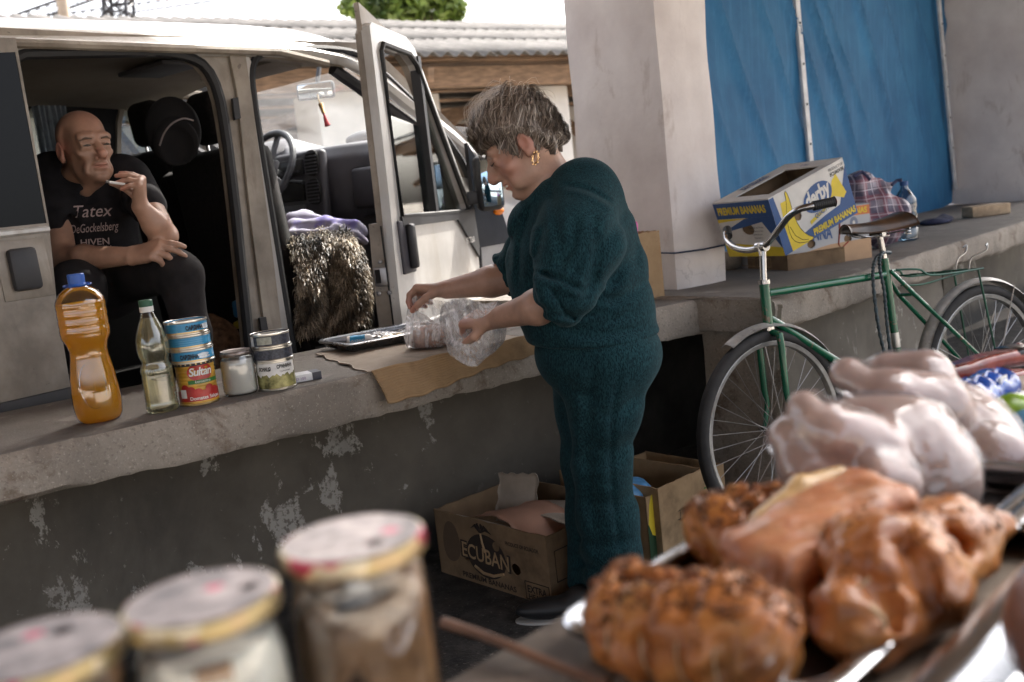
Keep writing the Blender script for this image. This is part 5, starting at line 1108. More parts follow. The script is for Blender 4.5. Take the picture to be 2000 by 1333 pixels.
# grey tins over a pork tin
o = onslab(543, 757); tp_ = tin('tin_can', 'pork tin with a torn white label under the two grey tins', o, .0515, .080, mat('clear_jelly_green', (.20, .19, .07), .25, .2, var=.6, scale=35, col2=(.42, .40, .16)))
band('paper_label', o, .0515, .042, .076, -1.2, 1.25, M_white_ink, tp_, .0008, wav=.006); letter('lettering', 'СВИНИНА', .0135, canframe(o, .060, .52), M_label_txt, tp_, .0005, 0, 1, .0018, curve=.0515, fit=.046); letter('lettering', 'ЯСНИЦЯ', .014, canframe(o, .056, -.58), M_label_txt, tp_, .0005, 0, 1, .0018, curve=.0515, fit=.036); letter('lettering', 'тушкована', .006, canframe(o, .050, .5), M_label_txt, tp_, 0, 0, 1, .0018, curve=.0515)
for k, lab in enumerate(('lower of two grey speckled tins on the pork tin', 'upper of two grey speckled tins, with a pale label patch')):
    q = np.array((o[0]-.002*k, o[1], o[2]+.080+k*.0385)); ts = tin('tin_can', lab, q, .0525, .038, M_dkblue, 'grey tins')
    if k: band('label_patch', q, .0525, .010, .030, -.75, .05, mat('pale_green_label', (.40, .40, .33), .5, var=.2, scale=80), ts); band('barcode', q, .0525, .006, .032, -1.35, -1.0, M_white_ink, ts)
# cigarette packet
o = onslab(598, 745); a_ = math.atan2(E1[1], E1[0])-R(12); t = thing('cigarette_packet', 'white and blue cigarette packet lying by the pork tin', 'packet', o); Mb = yawframe(o, a_)
MB(Mb).box((0, .02, .0115), (.085, .055, .021), bev=.0015).build('packet', mat('packet_white', (.72, .73, .76), .4), t); MB(Mb).box((.031, .02, .0117), (.026, .0558, .0216)).build('dark_end', mat('packet_navy', (.03, .035, .06), .4), t)
letter('lettering', 'LD 100', .011, Mb @ Matrix.Translation((-.018, -.0078, .007)) @ Matrix.Rotation(R(90), 4, 'X'), mat('violet_ink', (.2, .12, .3), .6), t)
# ---- cardboard sheet, folded over the edge
def cardmat(name, c1, c2, lines=True, scl=170.):
    m, n, b = _new(name); a = _noise(n, 7, 7, .65); x = _ramp(n, a.outputs[0], [(.32, c1), (.66, c2)]); st = _noise(n, 4, 5, .6); x = _mix(n, _ramp(n, st.outputs[0], [(.56, (0, 0, 0)), (.68, (.6,)*3)]), x, tuple(k*.42 for k in c1))
    n.links.new(x, b.inputs['Base Color']); b.inputs['Roughness'].default_value = .85; b.inputs['Specular IOR Level'].default_value = .25
    fl = _noise(n, 45, 3, stretch=(.12, 1, 1)); _bump(n, b, fl.outputs[0], .35, .002); return m
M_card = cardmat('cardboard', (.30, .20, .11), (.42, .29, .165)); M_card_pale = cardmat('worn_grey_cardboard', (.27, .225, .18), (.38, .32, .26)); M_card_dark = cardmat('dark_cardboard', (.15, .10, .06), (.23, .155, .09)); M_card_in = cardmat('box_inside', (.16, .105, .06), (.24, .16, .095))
cb = thing('cardboard_sheet', 'worn cardboard sheet on the counter, its tan flap folded over the edge', 'cardboard', onslab(800, 690))
c4 = [onslab(580, 690, .804), onslab(625, 661, .804), onslab(1005, 634, .804), onslab(1038, 660, .804), onslab(752, 730, .804)]
FL = L(0, .004); tB = (onslab(750, 733, .804)-LA)@E1; tE = (onslab(1036, 664, .804)-LA)@E1; tBk = (c4[0]-LA)@E1; pBk = (c4[0]-LA)@E2
def ctop(u, v):
    p = .005+(.50-.005)*v; t0 = tB+(tBk-tB)*v/.9*1.0; t1_ = tE+.02+.05*v; t_ = t0+(t1_-t0)*u
    return L(t_+.006*math.sin(v*23)*(u < .01), p, .8035+.004*math.sin(t_*9+v*5)**2+.010*max(0, .1-u)*abs(math.sin(v*6))+.003*(v > .97))
mb = MB(); mb.grid(ctop, 60, 24, thick=.004); mb.build('sheet', M_card_pale, cb, angle=None)
def cflap(u, v):
    t_ = tB+.01+(tE-tB+.03)*u; ln = .112+.012*math.sin(u*5+.5)-.035*u+.004*math.sin(u*37)
    out = .006+.035*math.sin(v*1.5)+.0011*math.sin(v*88)+.006*math.sin(u*9); return L(t_+.03*v*(1-u)-.01*v, .006-out, .8045-ln*v*.80+.004*(1-v)*math.sin(u*12)**2)
mb = MB(); mb.grid(cflap, 60, 90, thick=.004); mb.build('flap', M_card, cb, angle=None)
# ---- steel tray with odds and ends
O = onslab(684, 690, .812); TX_ = nrm((onslab(812, 664, .812)-O)*np.array((1, 1, 0))); TY_ = np.array((-TX_[1], TX_[0], 0)); TM = frame(O, TX_, TY_, ZU)
M_steel = mat('worn_steel', (.40, .40, .41), .28, 1.0, var=.25, scale=9, rvar=.1)
def tray(name, label, M, lx, ly, h, m=M_steel, rim=.014, lip=.022):
    A = np.array(M); t = thing(name, label, 'tray', A[:3, 3]+A[:3, 0]*lx/2+A[:3, 1]*ly/2)
    def rr_(x0, x1, y0, y1, r, z, n=6): return [(cx+r*math.cos(q), cy+r*math.sin(q), z) for cx, cy, a0 in ((x1-r, y1-r, 0), (x0+r, y1-r, 1.5708), (x0+r, y0+r, 3.1416), (x1-r, y0+r, 4.7124)) for q in np.linspace(a0, a0+1.5708, n)]
    rings = [rr_(lip, lx-lip, lip, ly-lip, .02, 0), rr_(lip*.8, lx-lip*.8, lip*.8, ly-lip*.8, .024, .004), rr_(rim, lx-rim, rim, ly-rim, .03, h), rr_(rim*.3, lx-rim*.3, rim*.3, ly-rim*.3, .034, h+.002), rr_(0, lx, 0, ly, .036, h-.001), rr_(.001, lx-.001, .001, ly-.001, .036, h-.006)]
    n = len(rings[0]); v = [p for r in rings for p in r]; f = [list(range(n))]+[(i*n+k, i*n+(k+1) % n, (i+1)*n+(k+1) % n, (i+1)*n+k) for i in range(len(rings)-1) for k in range(n)]
    mb = MB(M); mb.add(v[:2*n], [q for q in f if max(q) < 2*n]); mb.build('base', m, t, angle=50); mb = MB(M); k0 = 1; mb.add(v[n:], [tuple(i-n for i in q) for q in f[1:] if min(q) >= n]); o = mb.build('rim', m, t, angle=50); md = o.modifiers.new('t', 'SOLIDIFY'); md.thickness = .0016; return t
tray('baking_tray', 'dull steel baking tray on the cardboard, holding a small bottle and a knife', TM, .40, .255, .024)
bp = O+TX_*.045+TY_*.105+ZU*.022; d_ = nrm(TX_*.80-TY_*.55); bt = thing('bottle', 'small white bottle with a blue label lying in the steel tray', 'bottle', bp); Mb = frame(bp, np.cross(ZU, d_)*-1, ZU, d_)
MB(Mb).lathe([(.014, 0), (.0185, .003), (.0185, .075), (.012, .084), (.010, .086)], 28).build('bottle_body', M_white_ink, bt, angle=40); MB(Mb).lathe([(.0188, .012), (.0188, .062)], 28, cap=False).build('label', mat('cyan_label', (.03, .30, .55), .4), bt); MB(Mb).lathe([(.011, .084), (.011, .10), (.006, .112)], 20).build('cap', M_clear, bt)
LM_ = frame(bp+d_*.037, -d_, -ZU, nrm(np.cross(-d_, -ZU))); letter('lettering', 'САНІТАР', .013, LM_ @ Matrix.Translation((0, -.006, 0)), M_white_ink, bt, .0004, curve=None, lift=.0192, fit=.046)
kp = O+TX_*.06+TY_*.045+ZU*.012; kn = thing('knife', 'knife with a black handle lying in the steel tray', 'knife', kp); KM = yawframe(kp, math.atan2(TX_[1], TX_[0])-R(8))
MB(KM).tube([(-.05, 0, 0), (-.02, 0, .002), (.03, .002, .001), (.055, 0, 0)], [.008, .011, .011, .008], 10).build('handle', M_blackpl, kn); MB(KM).prism([(.055, -.009), (.16, -.008), (.185, .004), (.16, .010), (.055, .010)], .0015).build('blade', M_chrome, kn)
wp = O+TX_*.24+TY_*.10+ZU*.008; wr = thing('wrapped_cheese', 'yellow food scrap in clear film at the middle of the steel tray', 'food', wp)
sd_ = SDF(wp-.12, wp+.12, .006).rbox(wp-TX_*.03, (.05, .018, .010), .008, np.stack([nrm(TX_+TY_*.25), nrm(TY_-TX_*.25), ZU], 1), 0); sd_.rough(.003, 60); sd_.build('scrap', mat('yellow_food', (.62, .40, .07), .5, var=.25, scale=30), wr)
mb = MB(frame(wp, TX_, TY_, ZU)); mb.grid(lambda u, v: (-.09+.23*u, -.05+.11*v, .012+.012*math.sin(u*11+v*7)*math.sin(v*9)+.01*math.sin(u*23)*v*(1-v)), 30, 20); M_bag = film('clear_bag', (.98, .98, .99), .14, .5, .12, .9, 55., body=(.95, .95, .98), fres=.42, hvar=.5, hscale=26.); mb.build('film', M_bag, wr, angle=None)
# ---- the bag being filled, and the meat inside it
mp = onslab(850, 680, .80); ME = thing('minced_meat', 'lump of brownish meat at the bottom of the plastic bag', 'meat', mp)
sd_ = SDF(mp+(-.13, -.1, -.02), mp+(.13, .1, .12), .0045).ell(mp+(0, 0, .033), (.078, .055, .036), None, 0).ell(mp+(.02, .0, .045), (.04, .04, .03), None, .02).ell(mp+(-.03, .01, .042), (.035, .035, .026), None, .02); sd_.rough(.006, 75, 3, 3); sd_.half(mp+(0, 0, .005), (0, 0, -1)); sd_.build('meat', mat('minced_brown', (.28, .125, .075), .55, var=.5, scale=45, col2=(.42, .22, .15), bump=.4), ME)
bg_ = thing('plastic_bag', 'clear plastic bag held open by the woman, with meat in its bottom', 'bag', mp)
top = [D(798, 590, 3.10), D(812, 578, 3.08), D(850, 586, 3.03), D(890, 592, 2.98), D(905, 606, 2.92), D(895, 640, 2.86), D(868, 640, 2.88), D(836, 620, 2.96), D(812, 604, 3.04)]
rga_ = np.random.default_rng(4); cdA = [nrm(rga_.normal(size=3))*rga_.uniform(30, 90) for _ in range(8)]
def crumA(p): return sum(abs(math.sin(p@d+i*1.3))/(1+.2*i) for i, d in enumerate(cdA))/4.-.75
def bagf(u, v):
    a = u*2*math.pi; low = mp+np.array((.088*math.cos(a+3.3), .064*math.sin(a+3.3), .0))
    k = u*len(top); i = int(k) % len(top); T = top[i]+(top[(i+1) % len(top)]-top[i])*(k-int(k))
    if v < .12: p = mp+(low-mp)*math.sin(v/.12*1.5708)+ZU*(.004+.012*(v/.12)**2)
    else:
        q = (v-.12)/.88; b = low+ZU*(.016+.05*q); p = b*(1-q**1.15)+T*q**1.15+ZU*.02*math.sin(math.pi*q)*.3
    w_ = .014*crumA(p)+.004*math.sin(a*9+v*4); r = p-(mp+ZU*p[2]-ZU*mp[2]); r[2] = 0; return p+nrm(r+1e-6)*w_*min(1, v*4)
mb = MB(); mb.grid(bagf, 110, 40); mb.build('bag_film', M_bag, bg_, angle=None)
hb = D(905, 636, 2.80); b2 = thing('plastic_bag', 'loose clear plastic bag pulled over the woman\'s nearer hand, hanging off the cardboard', 'bag', hb)
topb = spl([D(858, 628, 2.90), D(866, 596, 2.88), D(905, 584, 2.83), D(945, 594, 2.76), D(972, 590, 2.74), D(988, 600, 2.80)], 30); botb = spl([D(874, 676, 2.86), D(878, 694, 2.83), D(920, 717, 2.79), D(950, 700, 2.80), D(982, 672, 2.84), D(990, 640, 2.86)], 30)
vd = nrm(D(915, 640, 2.8)-CAMP); rgb_ = np.random.default_rng(9); cdir = [nrm(rgb_.normal(size=3))*rgb_.uniform(35, 95) for _ in range(9)]
def crum(p): return sum(abs(math.sin(p@d+i*1.3))/(1+.2*i) for i, d in enumerate(cdir))/4.-.75
def bag2(u, v):
    a = u*2*math.pi; s_ = .5-.5*math.cos(a); fr = math.sin(a); k = s_*29; i = min(int(k), 28); f_ = k-i
    T_ = topb[i]*(1-f_)+topb[i+1 if i < 29 else 29]*f_; B_ = botb[i]*(1-f_)+botb[i+1]*f_; dep = (.056*(1-v)**.6+.012)*(1-.5*v)
    p = T_*(1-v)+B_*v+vd*(-fr*dep*(math.sin(math.pi*min(.98, s_+.02))**.5)); p = p+ZU*(-.012*math.sin(math.pi*s_)*math.sin(math.pi*v))
    return p+(-vd*np.sign(fr+1e-9)*.012+ZU*.006)*crum(p)*min(1, 4*v+.3)
mb = MB(); mb.grid(bag2, 150, 60); mb.build('bag_film', M_bag, b2, angle=None)
k2 = onslab(1012, 638, .806); kn = thing('knife', 'knife with a yellow handle end lying on the counter against the woman', 'knife', k2); KM = yawframe(k2, a_+R(6)); MB(KM).box((-.05, 0, .004), (.12, .018, .002)).build('blade', M_chrome, kn); MB(KM).tube([(.01, 0, .005), (.03, 0, .005), (.05, 0, .005)], [.007, .010, .008], 8).build('handle', mat('yellow_plastic', (.65, .52, .03), .4), kn)

# ================================================================== cartons
M_bl = mat('box_blue', (.022, .075, .22), .6, var=.12, scale=9); M_yl = mat('box_yellow', (.66, .50, .03), .6, var=.1, scale=9); M_wb = mat('box_white', (.62, .60, .56), .7, var=.1, scale=8); M_or = mat('box_orange', (.55, .17, .05), .6, var=.1); M_hole = mat('hole_dark', (.012, .010, .009), .95)
def carton(name, label, M, l, w_, h, m, rim=.0, holes=True, group=None, cat='box', inside=None, flap_m=None, tilt=None, hole_y=.5):
    """open carton: origin at the bottom corner nearest the camera; x along its long side, y along its width"""
    A = np.array(M); t = thing(name, label, cat, A[:3, 3], group); th = .005; out = {}
    X, Y, Z = np.array((1., 0, 0)), np.array((0, 1., 0)), np.array((0, 0, 1.))
    def side(nm, o, ex, ln):
        ez = np.cross(ex, Z); Mx = M @ Matrix(frame(o, ex, Z, ez)); hs = []
        if holes:
            for hx in ((.28, .72) if ln > .45 else (.5,)): hs.append(disc(ln*hx, h*hole_y, .022 if ln > .45 else .042, .019 if ln > .45 else .024, 16))
        rg = np.random.default_rng(int(ln*1000)); topn = 14; tp = [(ln*(1-k/topn), h+rg.normal()*.0012) for k in range(topn+1)]
        out[nm] = (plate('side_panel', [(0, 0), (ln, 0)]+tp[1:-1] if False else [(0, 0), (ln, 0)]+tp, hs, th, Mx, m, t), Mx); return Mx
    side('front', np.zeros(3), X, l); side('right', X*l+Y*.0002, Y, w_); side('back', X*l+Y*w_, -X, l); side('left', Y*w_, -Y, w_)
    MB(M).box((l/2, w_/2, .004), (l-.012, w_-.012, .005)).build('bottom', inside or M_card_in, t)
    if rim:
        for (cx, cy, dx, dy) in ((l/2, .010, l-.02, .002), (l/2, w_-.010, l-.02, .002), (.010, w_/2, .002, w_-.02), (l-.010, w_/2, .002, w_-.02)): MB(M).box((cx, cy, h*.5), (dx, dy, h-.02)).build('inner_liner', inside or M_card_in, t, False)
        for (a, b, c, d) in (((0, 0), (l, 0), (l-rim, rim), (rim*.8, rim)), ((0, w_), (l, w_), (l-rim, w_-rim), (rim*.8, w_-rim)), ((0, 0), (0, w_), (rim, w_-rim), (rim, rim)), ((l, 0), (l, w_), (l-rim, w_-rim), (l-rim, rim))):
            mb = MB(M); zz = h+.0005*len(t.children); v = [(*a, zz), (*b, zz), (*c, zz-.004), (*d, zz-.004)]; v += [(x, y, z-.005) for x, y, z in v]; mb.add(v, [(0, 1, 2, 3), (7, 6, 5, 4), (0, 4, 5, 1), (1, 5, 6, 2), (2, 6, 7, 3), (3, 7, 4, 0)]); mb.build('top_flap', flap_m or m, t, False)
    return t, out
# tilted blue and yellow banana box on the right counter
O = D(1534, 500, 3.74); yv = nrm(D(1416, 502, 4.03)-O)
best = min(((abs(np.linalg.norm(D(1668, 404, z)-O)-.50), z) for z in np.linspace(3.76, 4.4, 200)))[1]
xv = D(1668, 404, best)-O; xv = nrm(xv-yv*(xv@yv)); zv = np.cross(xv, yv); zv = zv if zv[2] > 0 else -zv
DBM = frame(O, xv, yv, zv)
db, sd_ = carton('banana_box', 'tilted open banana box, blue, white and yellow, resting on other boxes', DBM @ Matrix.Diagonal((.84, .80, 1, 1)), .50, .385, .225, M_wb, .075, True, 'banana boxes', flap_m=M_wb)
F = sd_['front'][1]; P = sd_['front'][0]
patch('print', [(.0, .0), (.5, .0), (.5, .075), (.30, .06), (.0, .02)], F, M_bl, P, .0006); patch('print', [(.5, .02), (.5, .20), (.40, .06)], F, M_bl, P, .0007); patch('print', [(.0, .0), (.055, .0), (.03, .225), (.0, .225)], F, M_bl, P, .0008)
ban = [(.16, .0), (.20, .004), (.155, .03), (.125, .075), (.115, .13), (.118, .185), (.112, .222), (.10, .222), (.098, .19), (.068, .12), (.06, .06), (.085, .02)]
patch('print', [(.05, .0), (.16, .0), (.115, .05), (.098, .12), (.10, .19), (.06, .19), (.045, .10)], F, M_yl, P, .0010); patch('print', smoothpoly(ban, 1), F, M_yl, P, .0012)
mb = MB(F); mb.tube([(x, y, .0014) for x, y in smoothpoly(ban, 1)], .0012, 4, closed=True); mb.build('outline', M_label_txt, P); MB(F).tube([(.075, .09, .0016), (.09, .05, .0016), (.125, .02, .0016), (.16, .01, .0016)], .0011, 4).build('outline', M_label_txt, P)
patch('print', [(.20, .055), (.30, .075), (.44, .14), (.42, .19), (.40, .13), (.30, .088), (.20, .07)], F, M_yl, P, .0011); patch('print', [(.41, .225), (.355, .14), (.46, .10)], F, M_yl, P, .0009) if 0 else patch('print', [(.395, .17), (.43, .185), (.465, .10), (.44, .085), (.36, .12)], F, M_yl, P, .0010)
patch('emblem', disc(.285, .14, .098, .052, 32, rot=.12), F, M_bl, P, .0016); patch('print', disc(.285, .107, .055, .014, 20, 3.3, 6.1), F, M_yl, P, .0018)
letter('lettering', 'derby', .085, F @ Matrix.Translation((.285, .122, 0)) @ Matrix.Rotation(R(6), 4, 'Z'), M_wb, P, .003, .12, .95, .0022, fit=.17); letter('lettering', 'QUALITY', .024, F @ Matrix.Translation((.285, .072, 0)) @ Matrix.Rotation(R(5), 4, 'Z'), M_bl, P, .0006, .1, 1, .002)
letter('lettering', 'PREMIUM BANANAS', .034, F @ Matrix.Translation((.345, .012, 0)), M_yl, P, .0014, .05, 1, .0022, fit=.29); letter('lettering', 'PRODUCT OF', .016, F @ Matrix.Translation((.44, .205, 0)), M_label_txt, P, 0, .1, 1, .002); letter('lettering', 'ECUADOR', .020, F @ Matrix.Translation((.44, .185, 0)), M_label_txt, P, .0004, .1, 1, .002)
Fl = sd_['left'][1]; Pl = sd_['left'][0]
patch('print', [(0, .16), (.385, .16), (.385, .225), (0, .225)], Fl, M_bl, Pl, .0006); patch('print', [(0, .0), (.385, .0), (.385, .035), (0, .06)], Fl, M_yl, Pl, .0006); patch('print', [(.0, .10), (.2, .16), (.385, .16), (.385, .03), (.30, .14)], Fl, M_bl, Pl, .0008)
patch('print', [(0, .145), (.22, .158), (0, .16)], Fl, M_yl, Pl, .0009); letter('lettering', 'PREMIUM BANANAS', .042, Fl @ Matrix.Translation((.185, .178, 0)), M_yl, Pl, .0016, .0, 1, .0016, fit=.33)
for k in range(4): letter('lettering', 'Exportado por Ecuador'[: 20-3*k], .011, Fl @ Matrix.Translation((.25, .115-k*.014, 0)), M_label_txt, Pl, 0, 0, 1, .0014)
for (w2, y2) in ((.9, 0), (.75, 1)): letter('lettering', ('PREMIUM', 'BANANAS')[y2], .036, DBM @ Matrix.Diagonal((.84, .80, 1, 1)) @ Matrix.Translation((.37, .385-.037, .2275)) @ Matrix.Rotation(R(180), 4, 'Z') @ Matrix.Translation((.12, -.024+.0-.030*y2+.022, 0)), M_bl, db, .001, .0, 1, .002, fit=.17)
letter('lettering', '18.3', .03, DBM @ Matrix.Diagonal((.84, .80, 1, 1)) @ Matrix.Translation((.465, .20, .2275)) @ Matrix.Rotation(R(90), 4, 'Z'), M_bl, db, .001, 0, 1, .002)
# pale box under it
B0 = at_z(1541, 529, .8); B1 = at_z(1703, 503, .8); bx = nrm(B1-B0); by = np.array((-bx[1], bx[0], 0)); BLn = np.linalg.norm(B1-B0); MDM = frame(B0, bx, by, ZU)
bb, sd2 = carton('banana_box', 'pale banana box printed in blue and orange, under the tilted box', MDM, BLn, .36, .235, mat('box_greyblue', (.40, .41, .43), .7, var=.08), .05, True, 'banana boxes', hole_y=.42)
F = sd2['front'][1]; P = sd2['front'][0]; g = BLn
patch('print', [(0, 0), (g, 0), (g, .09), (.5*g, .085), (.1*g, .06), (0, .06)], F, mat('box_tan', (.45, .29, .17), .7), P, .0006); patch('print', [(0, 0), (.62*g, 0), (.60*g, .02), (.5*g, .032), (.2*g, .036), (0, .07)], F, M_bl, P, .0009); patch('print', [(.45*g, .195), (g, .195), (g, .235), (.45*g, .235)], F, M_or, P, .0008)
letter('lettering', 'BANANAS', .034, F @ Matrix.Translation((.80*g, .203, 0)), M_yl, P, .001, 0, 1, .0016, fit=.33*g); letter('lettering', 'ONNA', .075, F @ Matrix.Translation((.37*g, .112, 0)), M_bl, P, .002, 0, 1, .0014, fit=.32*g); letter('lettering', 'PRODUCT OF ECUADOR', .024, F @ Matrix.Translation((.32*g, .010, 0)), M_yl, P, .0004, 0, 1, .0016, fit=.5*g)
patch('emblem', disc(.80*g, .165, .022, .026, 20), F, mat('seal_grey', (.17, .2, .27), .7), P, .001); patch('emblem', disc(.80*g, .165, .007, .009, 14), F, M_wb, P, .0014)
MB(F).tube([(.60*g, .20, .001), (.63*g, .19, .001), (.62*g, .13, .001), (.60*g, .08, .001), (.63*g, .06, .001), (.72*g, .085, .001)], .004, 5).build('print', mat('rust_print', (.30, .06, .04), .7), P)
Q0 = at_z(1447, 524, .8); Q1 = at_z(1539, 529.5, .8); qx = nrm(Q1-Q0); qy = np.array((-qx[1], qx[0], 0)); fb, sd3 = carton('flat_box', 'low dark brown box beneath the tilted banana box', frame(Q0, qx, qy, ZU), np.linalg.norm(Q1-Q0), .3, .062, M_card_dark, .03, False)
for k in range(2): MB(sd3['front'][1]).tube([(.015+.12*k, .012, .001), (.115+.12*k, .012, .001), (.115+.12*k, .048, .001), (.015+.12*k, .048, .001)], .0015, 4, closed=True).build('print', M_card, sd3['front'][0])
so = at_z(1428, 528, .8); s_ = thing('stone', 'rounded pale stone on the counter at the pillar foot', 'stone', so); sdx = SDF(so-.12, so+.14, .007).rbox(so+(0, .03, .04), (.045, .05, .042), .03, None, 0); sdx.rough(.006, 30); sdx.build('stone_body', M_slab_edge, s_)
# plaid shopping bag
def plaid():
    m, n, b = _new('plaid_fabric'); tc = n.nodes.new('ShaderNodeTexCoord'); x = (.30, .26, .31)
    for (d, sc_, ph, col, lo_) in (('X', 9, 0, (.05, .04, .085), .62), ('Z', 9, 0, (.05, .04, .085), .62), ('X', 9, 2.2, (.22, .05, .08), .8), ('Z', 9, 2.2, (.22, .05, .08), .8), ('X', 18, 1., (.55, .5, .55), .93), ('Z', 18, 1., (.55, .5, .55), .93)):
        wv = n.nodes.new('ShaderNodeTexWave'); wv.bands_direction = d; wv.inputs['Scale'].default_value = sc_/2.2; wv.inputs['Phase Offset'].default_value = ph; wv.inputs['Distortion'].default_value = 3.2; wv.inputs['Detail Scale'].default_value = .5; n.links.new(tc.outputs['Object'], wv.inputs[0])
        x = _mix(n, _ramp(n, wv.outputs['Fac'], [(lo_, (0, 0, 0)), (lo_+.05, (.65,)*3)]), x, col)
    n.links.new(x, b.inputs['Base Color']); b.inputs['Roughness'].default_value = .45; c = _noise(n, 11, 4, dist=1.); _bump(n, b, c.outputs[0], .6, .02); return m
pz = 4.75; pb0 = at_z(1712, 478, .8); pg = thing('plaid_bag', 'crumpled plaid woven bag between the banana boxes and the tarpaulin', 'bag', pb0)
sdx = SDF(np.minimum(D(1650, 480, 4.5), D(1650, 330, 4.5))-.08, np.maximum(D(1775, 320, 5.0), D(1775, 480, 5.0))+.08, .010)
sdx.ell(D(1712, 428, pz), (.15, .12, .14), None, 0).ell(D(1686, 375, pz), (.085, .07, .10), None, .04).cap(D(1672, 345, pz), D(1712, 355, pz), .025, .02, .04).cap(D(1735, 365, pz), D(1758, 350, pz), .03, .018, .04)
for k in range(9): sdx.chain([D(1660+k*13, 350+8*(k % 3), pz-.13), D(1668+k*10, 410, pz-.14), D(1665+k*12, 470, pz-.13)], [.006, .016, .008], .03, '-')
sdx.rough(.010, 16, 3, 2); sdx.ridge(.075, 15, 4); sdx.half(at_z(1712, 478, .8), (0, 0, -1)); sdx.build('bag_body', plaid(), pg)
for (a, b_) in (((1668, 345), (1700, 352)), ((1742, 362), (1762, 352))): MB().tube([D(*a, pz-.06), D((a[0]+b_[0])/2, a[1]-9, pz-.05), D(*b_, pz-.06)], .008, 8).build('handle', mat('navy_strap', (.03, .035, .09), .7), pg)
# big water bottle, rag, brick
wo = at_z(1771, 470, .8); wb_ = thing('bottle', 'large empty bluish water bottle beside the plaid bag', 'bottle', wo); wpr = [(.05, .002), (.056, .006), (.056, .06), (.052, .065), (.056, .07), (.056, .13), (.050, .15), (.056, .17), (.054, .205), (.03, .245), (.018, .26), (.018, .28)]
MB(Matrix.Translation(wo)).lathe(wpr, 32).build('bottle_wall', film('blue_clear_plastic', (.55, .72, .84), .22, .4, .08, body=(.45, .62, .75)), wb_, angle=50); MB(Matrix.Translation(wo)).lathe([(.02, .275), (.02, .295), (.018, .297)], 20).build('cap', M_bl, wb_)
rg0 = at_z(1828, 437, .8); rgt = thing('rag', 'dark blue rag lying in front of the tarpaulin', 'cloth', rg0); sdx = SDF(rg0-.3, rg0+.3, .012).ell(rg0+(0, 0, .0), (.14, .09, .035), np.stack([F1, F2, ZU], 1), 0).ell(rg0+F1*.12, (.07, .06, .025), None, .03); sdx.rough(.012, 26); sdx.ridge(.05, 22, 3); sdx.half(rg0+(0, 0, .002), (0, 0, -1)); sdx.build('cloth', mat('navy_rag', (.02, .025, .06), .9, var=.4), rgt)
bk = at_z(1936, 422, .8); bkt = thing('brick', 'loose pale brick lying on the counter by the far pillar', 'brick', bk); MB(yawframe(bk, math.atan2(F1[1], F1[0])-R(38))).box((0, .05, .034), (.25, .12, .066), bev=.008).build('brick_body', mat('pale_brick', (.44, .33, .22), .9, var=.25, scale=14, bump=.6, bscale=60), bkt)
# tall cardboard box and pink bag behind the woman, string round the pillar
tb = at_z(1279, 584, .8); tbM = frame(tb-E1*.10, E1, E2, ZU); tl, sd4 = carton('tall_box', 'narrow tan cardboard box standing on the counter behind the woman', tbM, .155, .12, .255, M_card, 0, False)
pk = np.array(tb)+E2*.06+ZU*.25-E1*.06; pkt = thing('plastic_bag', 'bright pink plastic bag sticking out of the tall cardboard box', 'bag', pk); sdx = SDF(pk-.14, pk+.16, .007).ell(pk+(0, 0, .0), (.045, .035, .035), None, 0).chain([pk+(-.01, 0, .02), pk+(-.03, 0, .09)], [.014, .008], .02).chain([pk+(.02, 0, .01), pk+(.035, 0, .035)], [.02, .012], .02); sdx.rough(.008, 55, 2); sdx.build('bag_body', mat('pink_plastic', (.72, .16, .42), .3, var=.3, scale=25), pkt)
st = thing('string', 'dark blue string tied round the whitewashed pillar', 'string', PC+ZU*.95); zz = .95; q = [PC-PX*.012+PY*.6, PC-PX*.012+PY*.3, PC-PX*.012-PY*.012, PC+PX*.14-PY*.014, PC+PX*.292-PY*.012, PC+PX*.292+PY*.3, PC+PX*.292+PY*.6]
zs = [at for at in (0, .005, .0, -.004, .0, .01, .02)]; MB().tube([p+ZU*(zz+d) for p, d in zip(q, zs)], .0035, 6).build('cord', mat('navy_cord', (.02, .04, .09), .8), st)
# ---- boxes on the floor
f0, f1, f2 = at_z(862, 1117, 0), at_z(1080, 1187, 0), at_z(1015, 1042, 0); ex = nrm(f1-f0); ey = np.array((-ex[1], ex[0], 0)); EM = frame(f0, ex, ey, ZU)
eb, sd5 = carton('banana_box', 'brown banana box with a palm-tree emblem, full of folded cardboard', EM, np.linalg.norm(f1-f0), .40, .225, M_card_dark, 0, True, 'banana boxes', hole_y=.40)
F = sd5['front'][1]; P = sd5['front'][0]; M_ink = mat('brown_ink', (.022, .014, .010), .8)
lx = np.linalg.norm(f1-f0)
patch('emblem', [(x, y) for x, y in disc(.25, .105, .095, .075, 36)], F, M_ink, P, .0008); letter('lettering', 'ECUBAN', .072, F @ Matrix.Translation((.245, .082, 0)) @ Matrix.Rotation(R(-3), 4, 'Z'), M_ink, P, .006, 0, 1, .0014, fit=.242); letter('lettering', 'ECUBAN', .072, F @ Matrix.Translation((.245, .082, 0)) @ Matrix.Rotation(R(-3), 4, 'Z'), M_card, P, .001, 0, 1, .0022, fit=.226)
patch('print', disc(.305, .15, .016, .016, 18), F, M_card_dark, P, .0014)
for a_2 in (2.5, 2.0, 1.3, .8, .3): 
    x1_, y1_ = .235+.055*math.cos(a_2), .185+.022*math.sin(a_2); MB(F).tube([(.235, .185, .0016), (.235+.03*math.cos(a_2), .192+.022*math.sin(a_2), .0016), (x1_, y1_-.004, .0016)], [.004, .005, .001], 5).build('palm_frond', M_ink, P)
MB(F).tube([(.235, .185, .0018), (.240, .15, .0018), (.25, .12, .0018)], [.003, .004, .005], 5).build('palm_trunk', M_card, P)
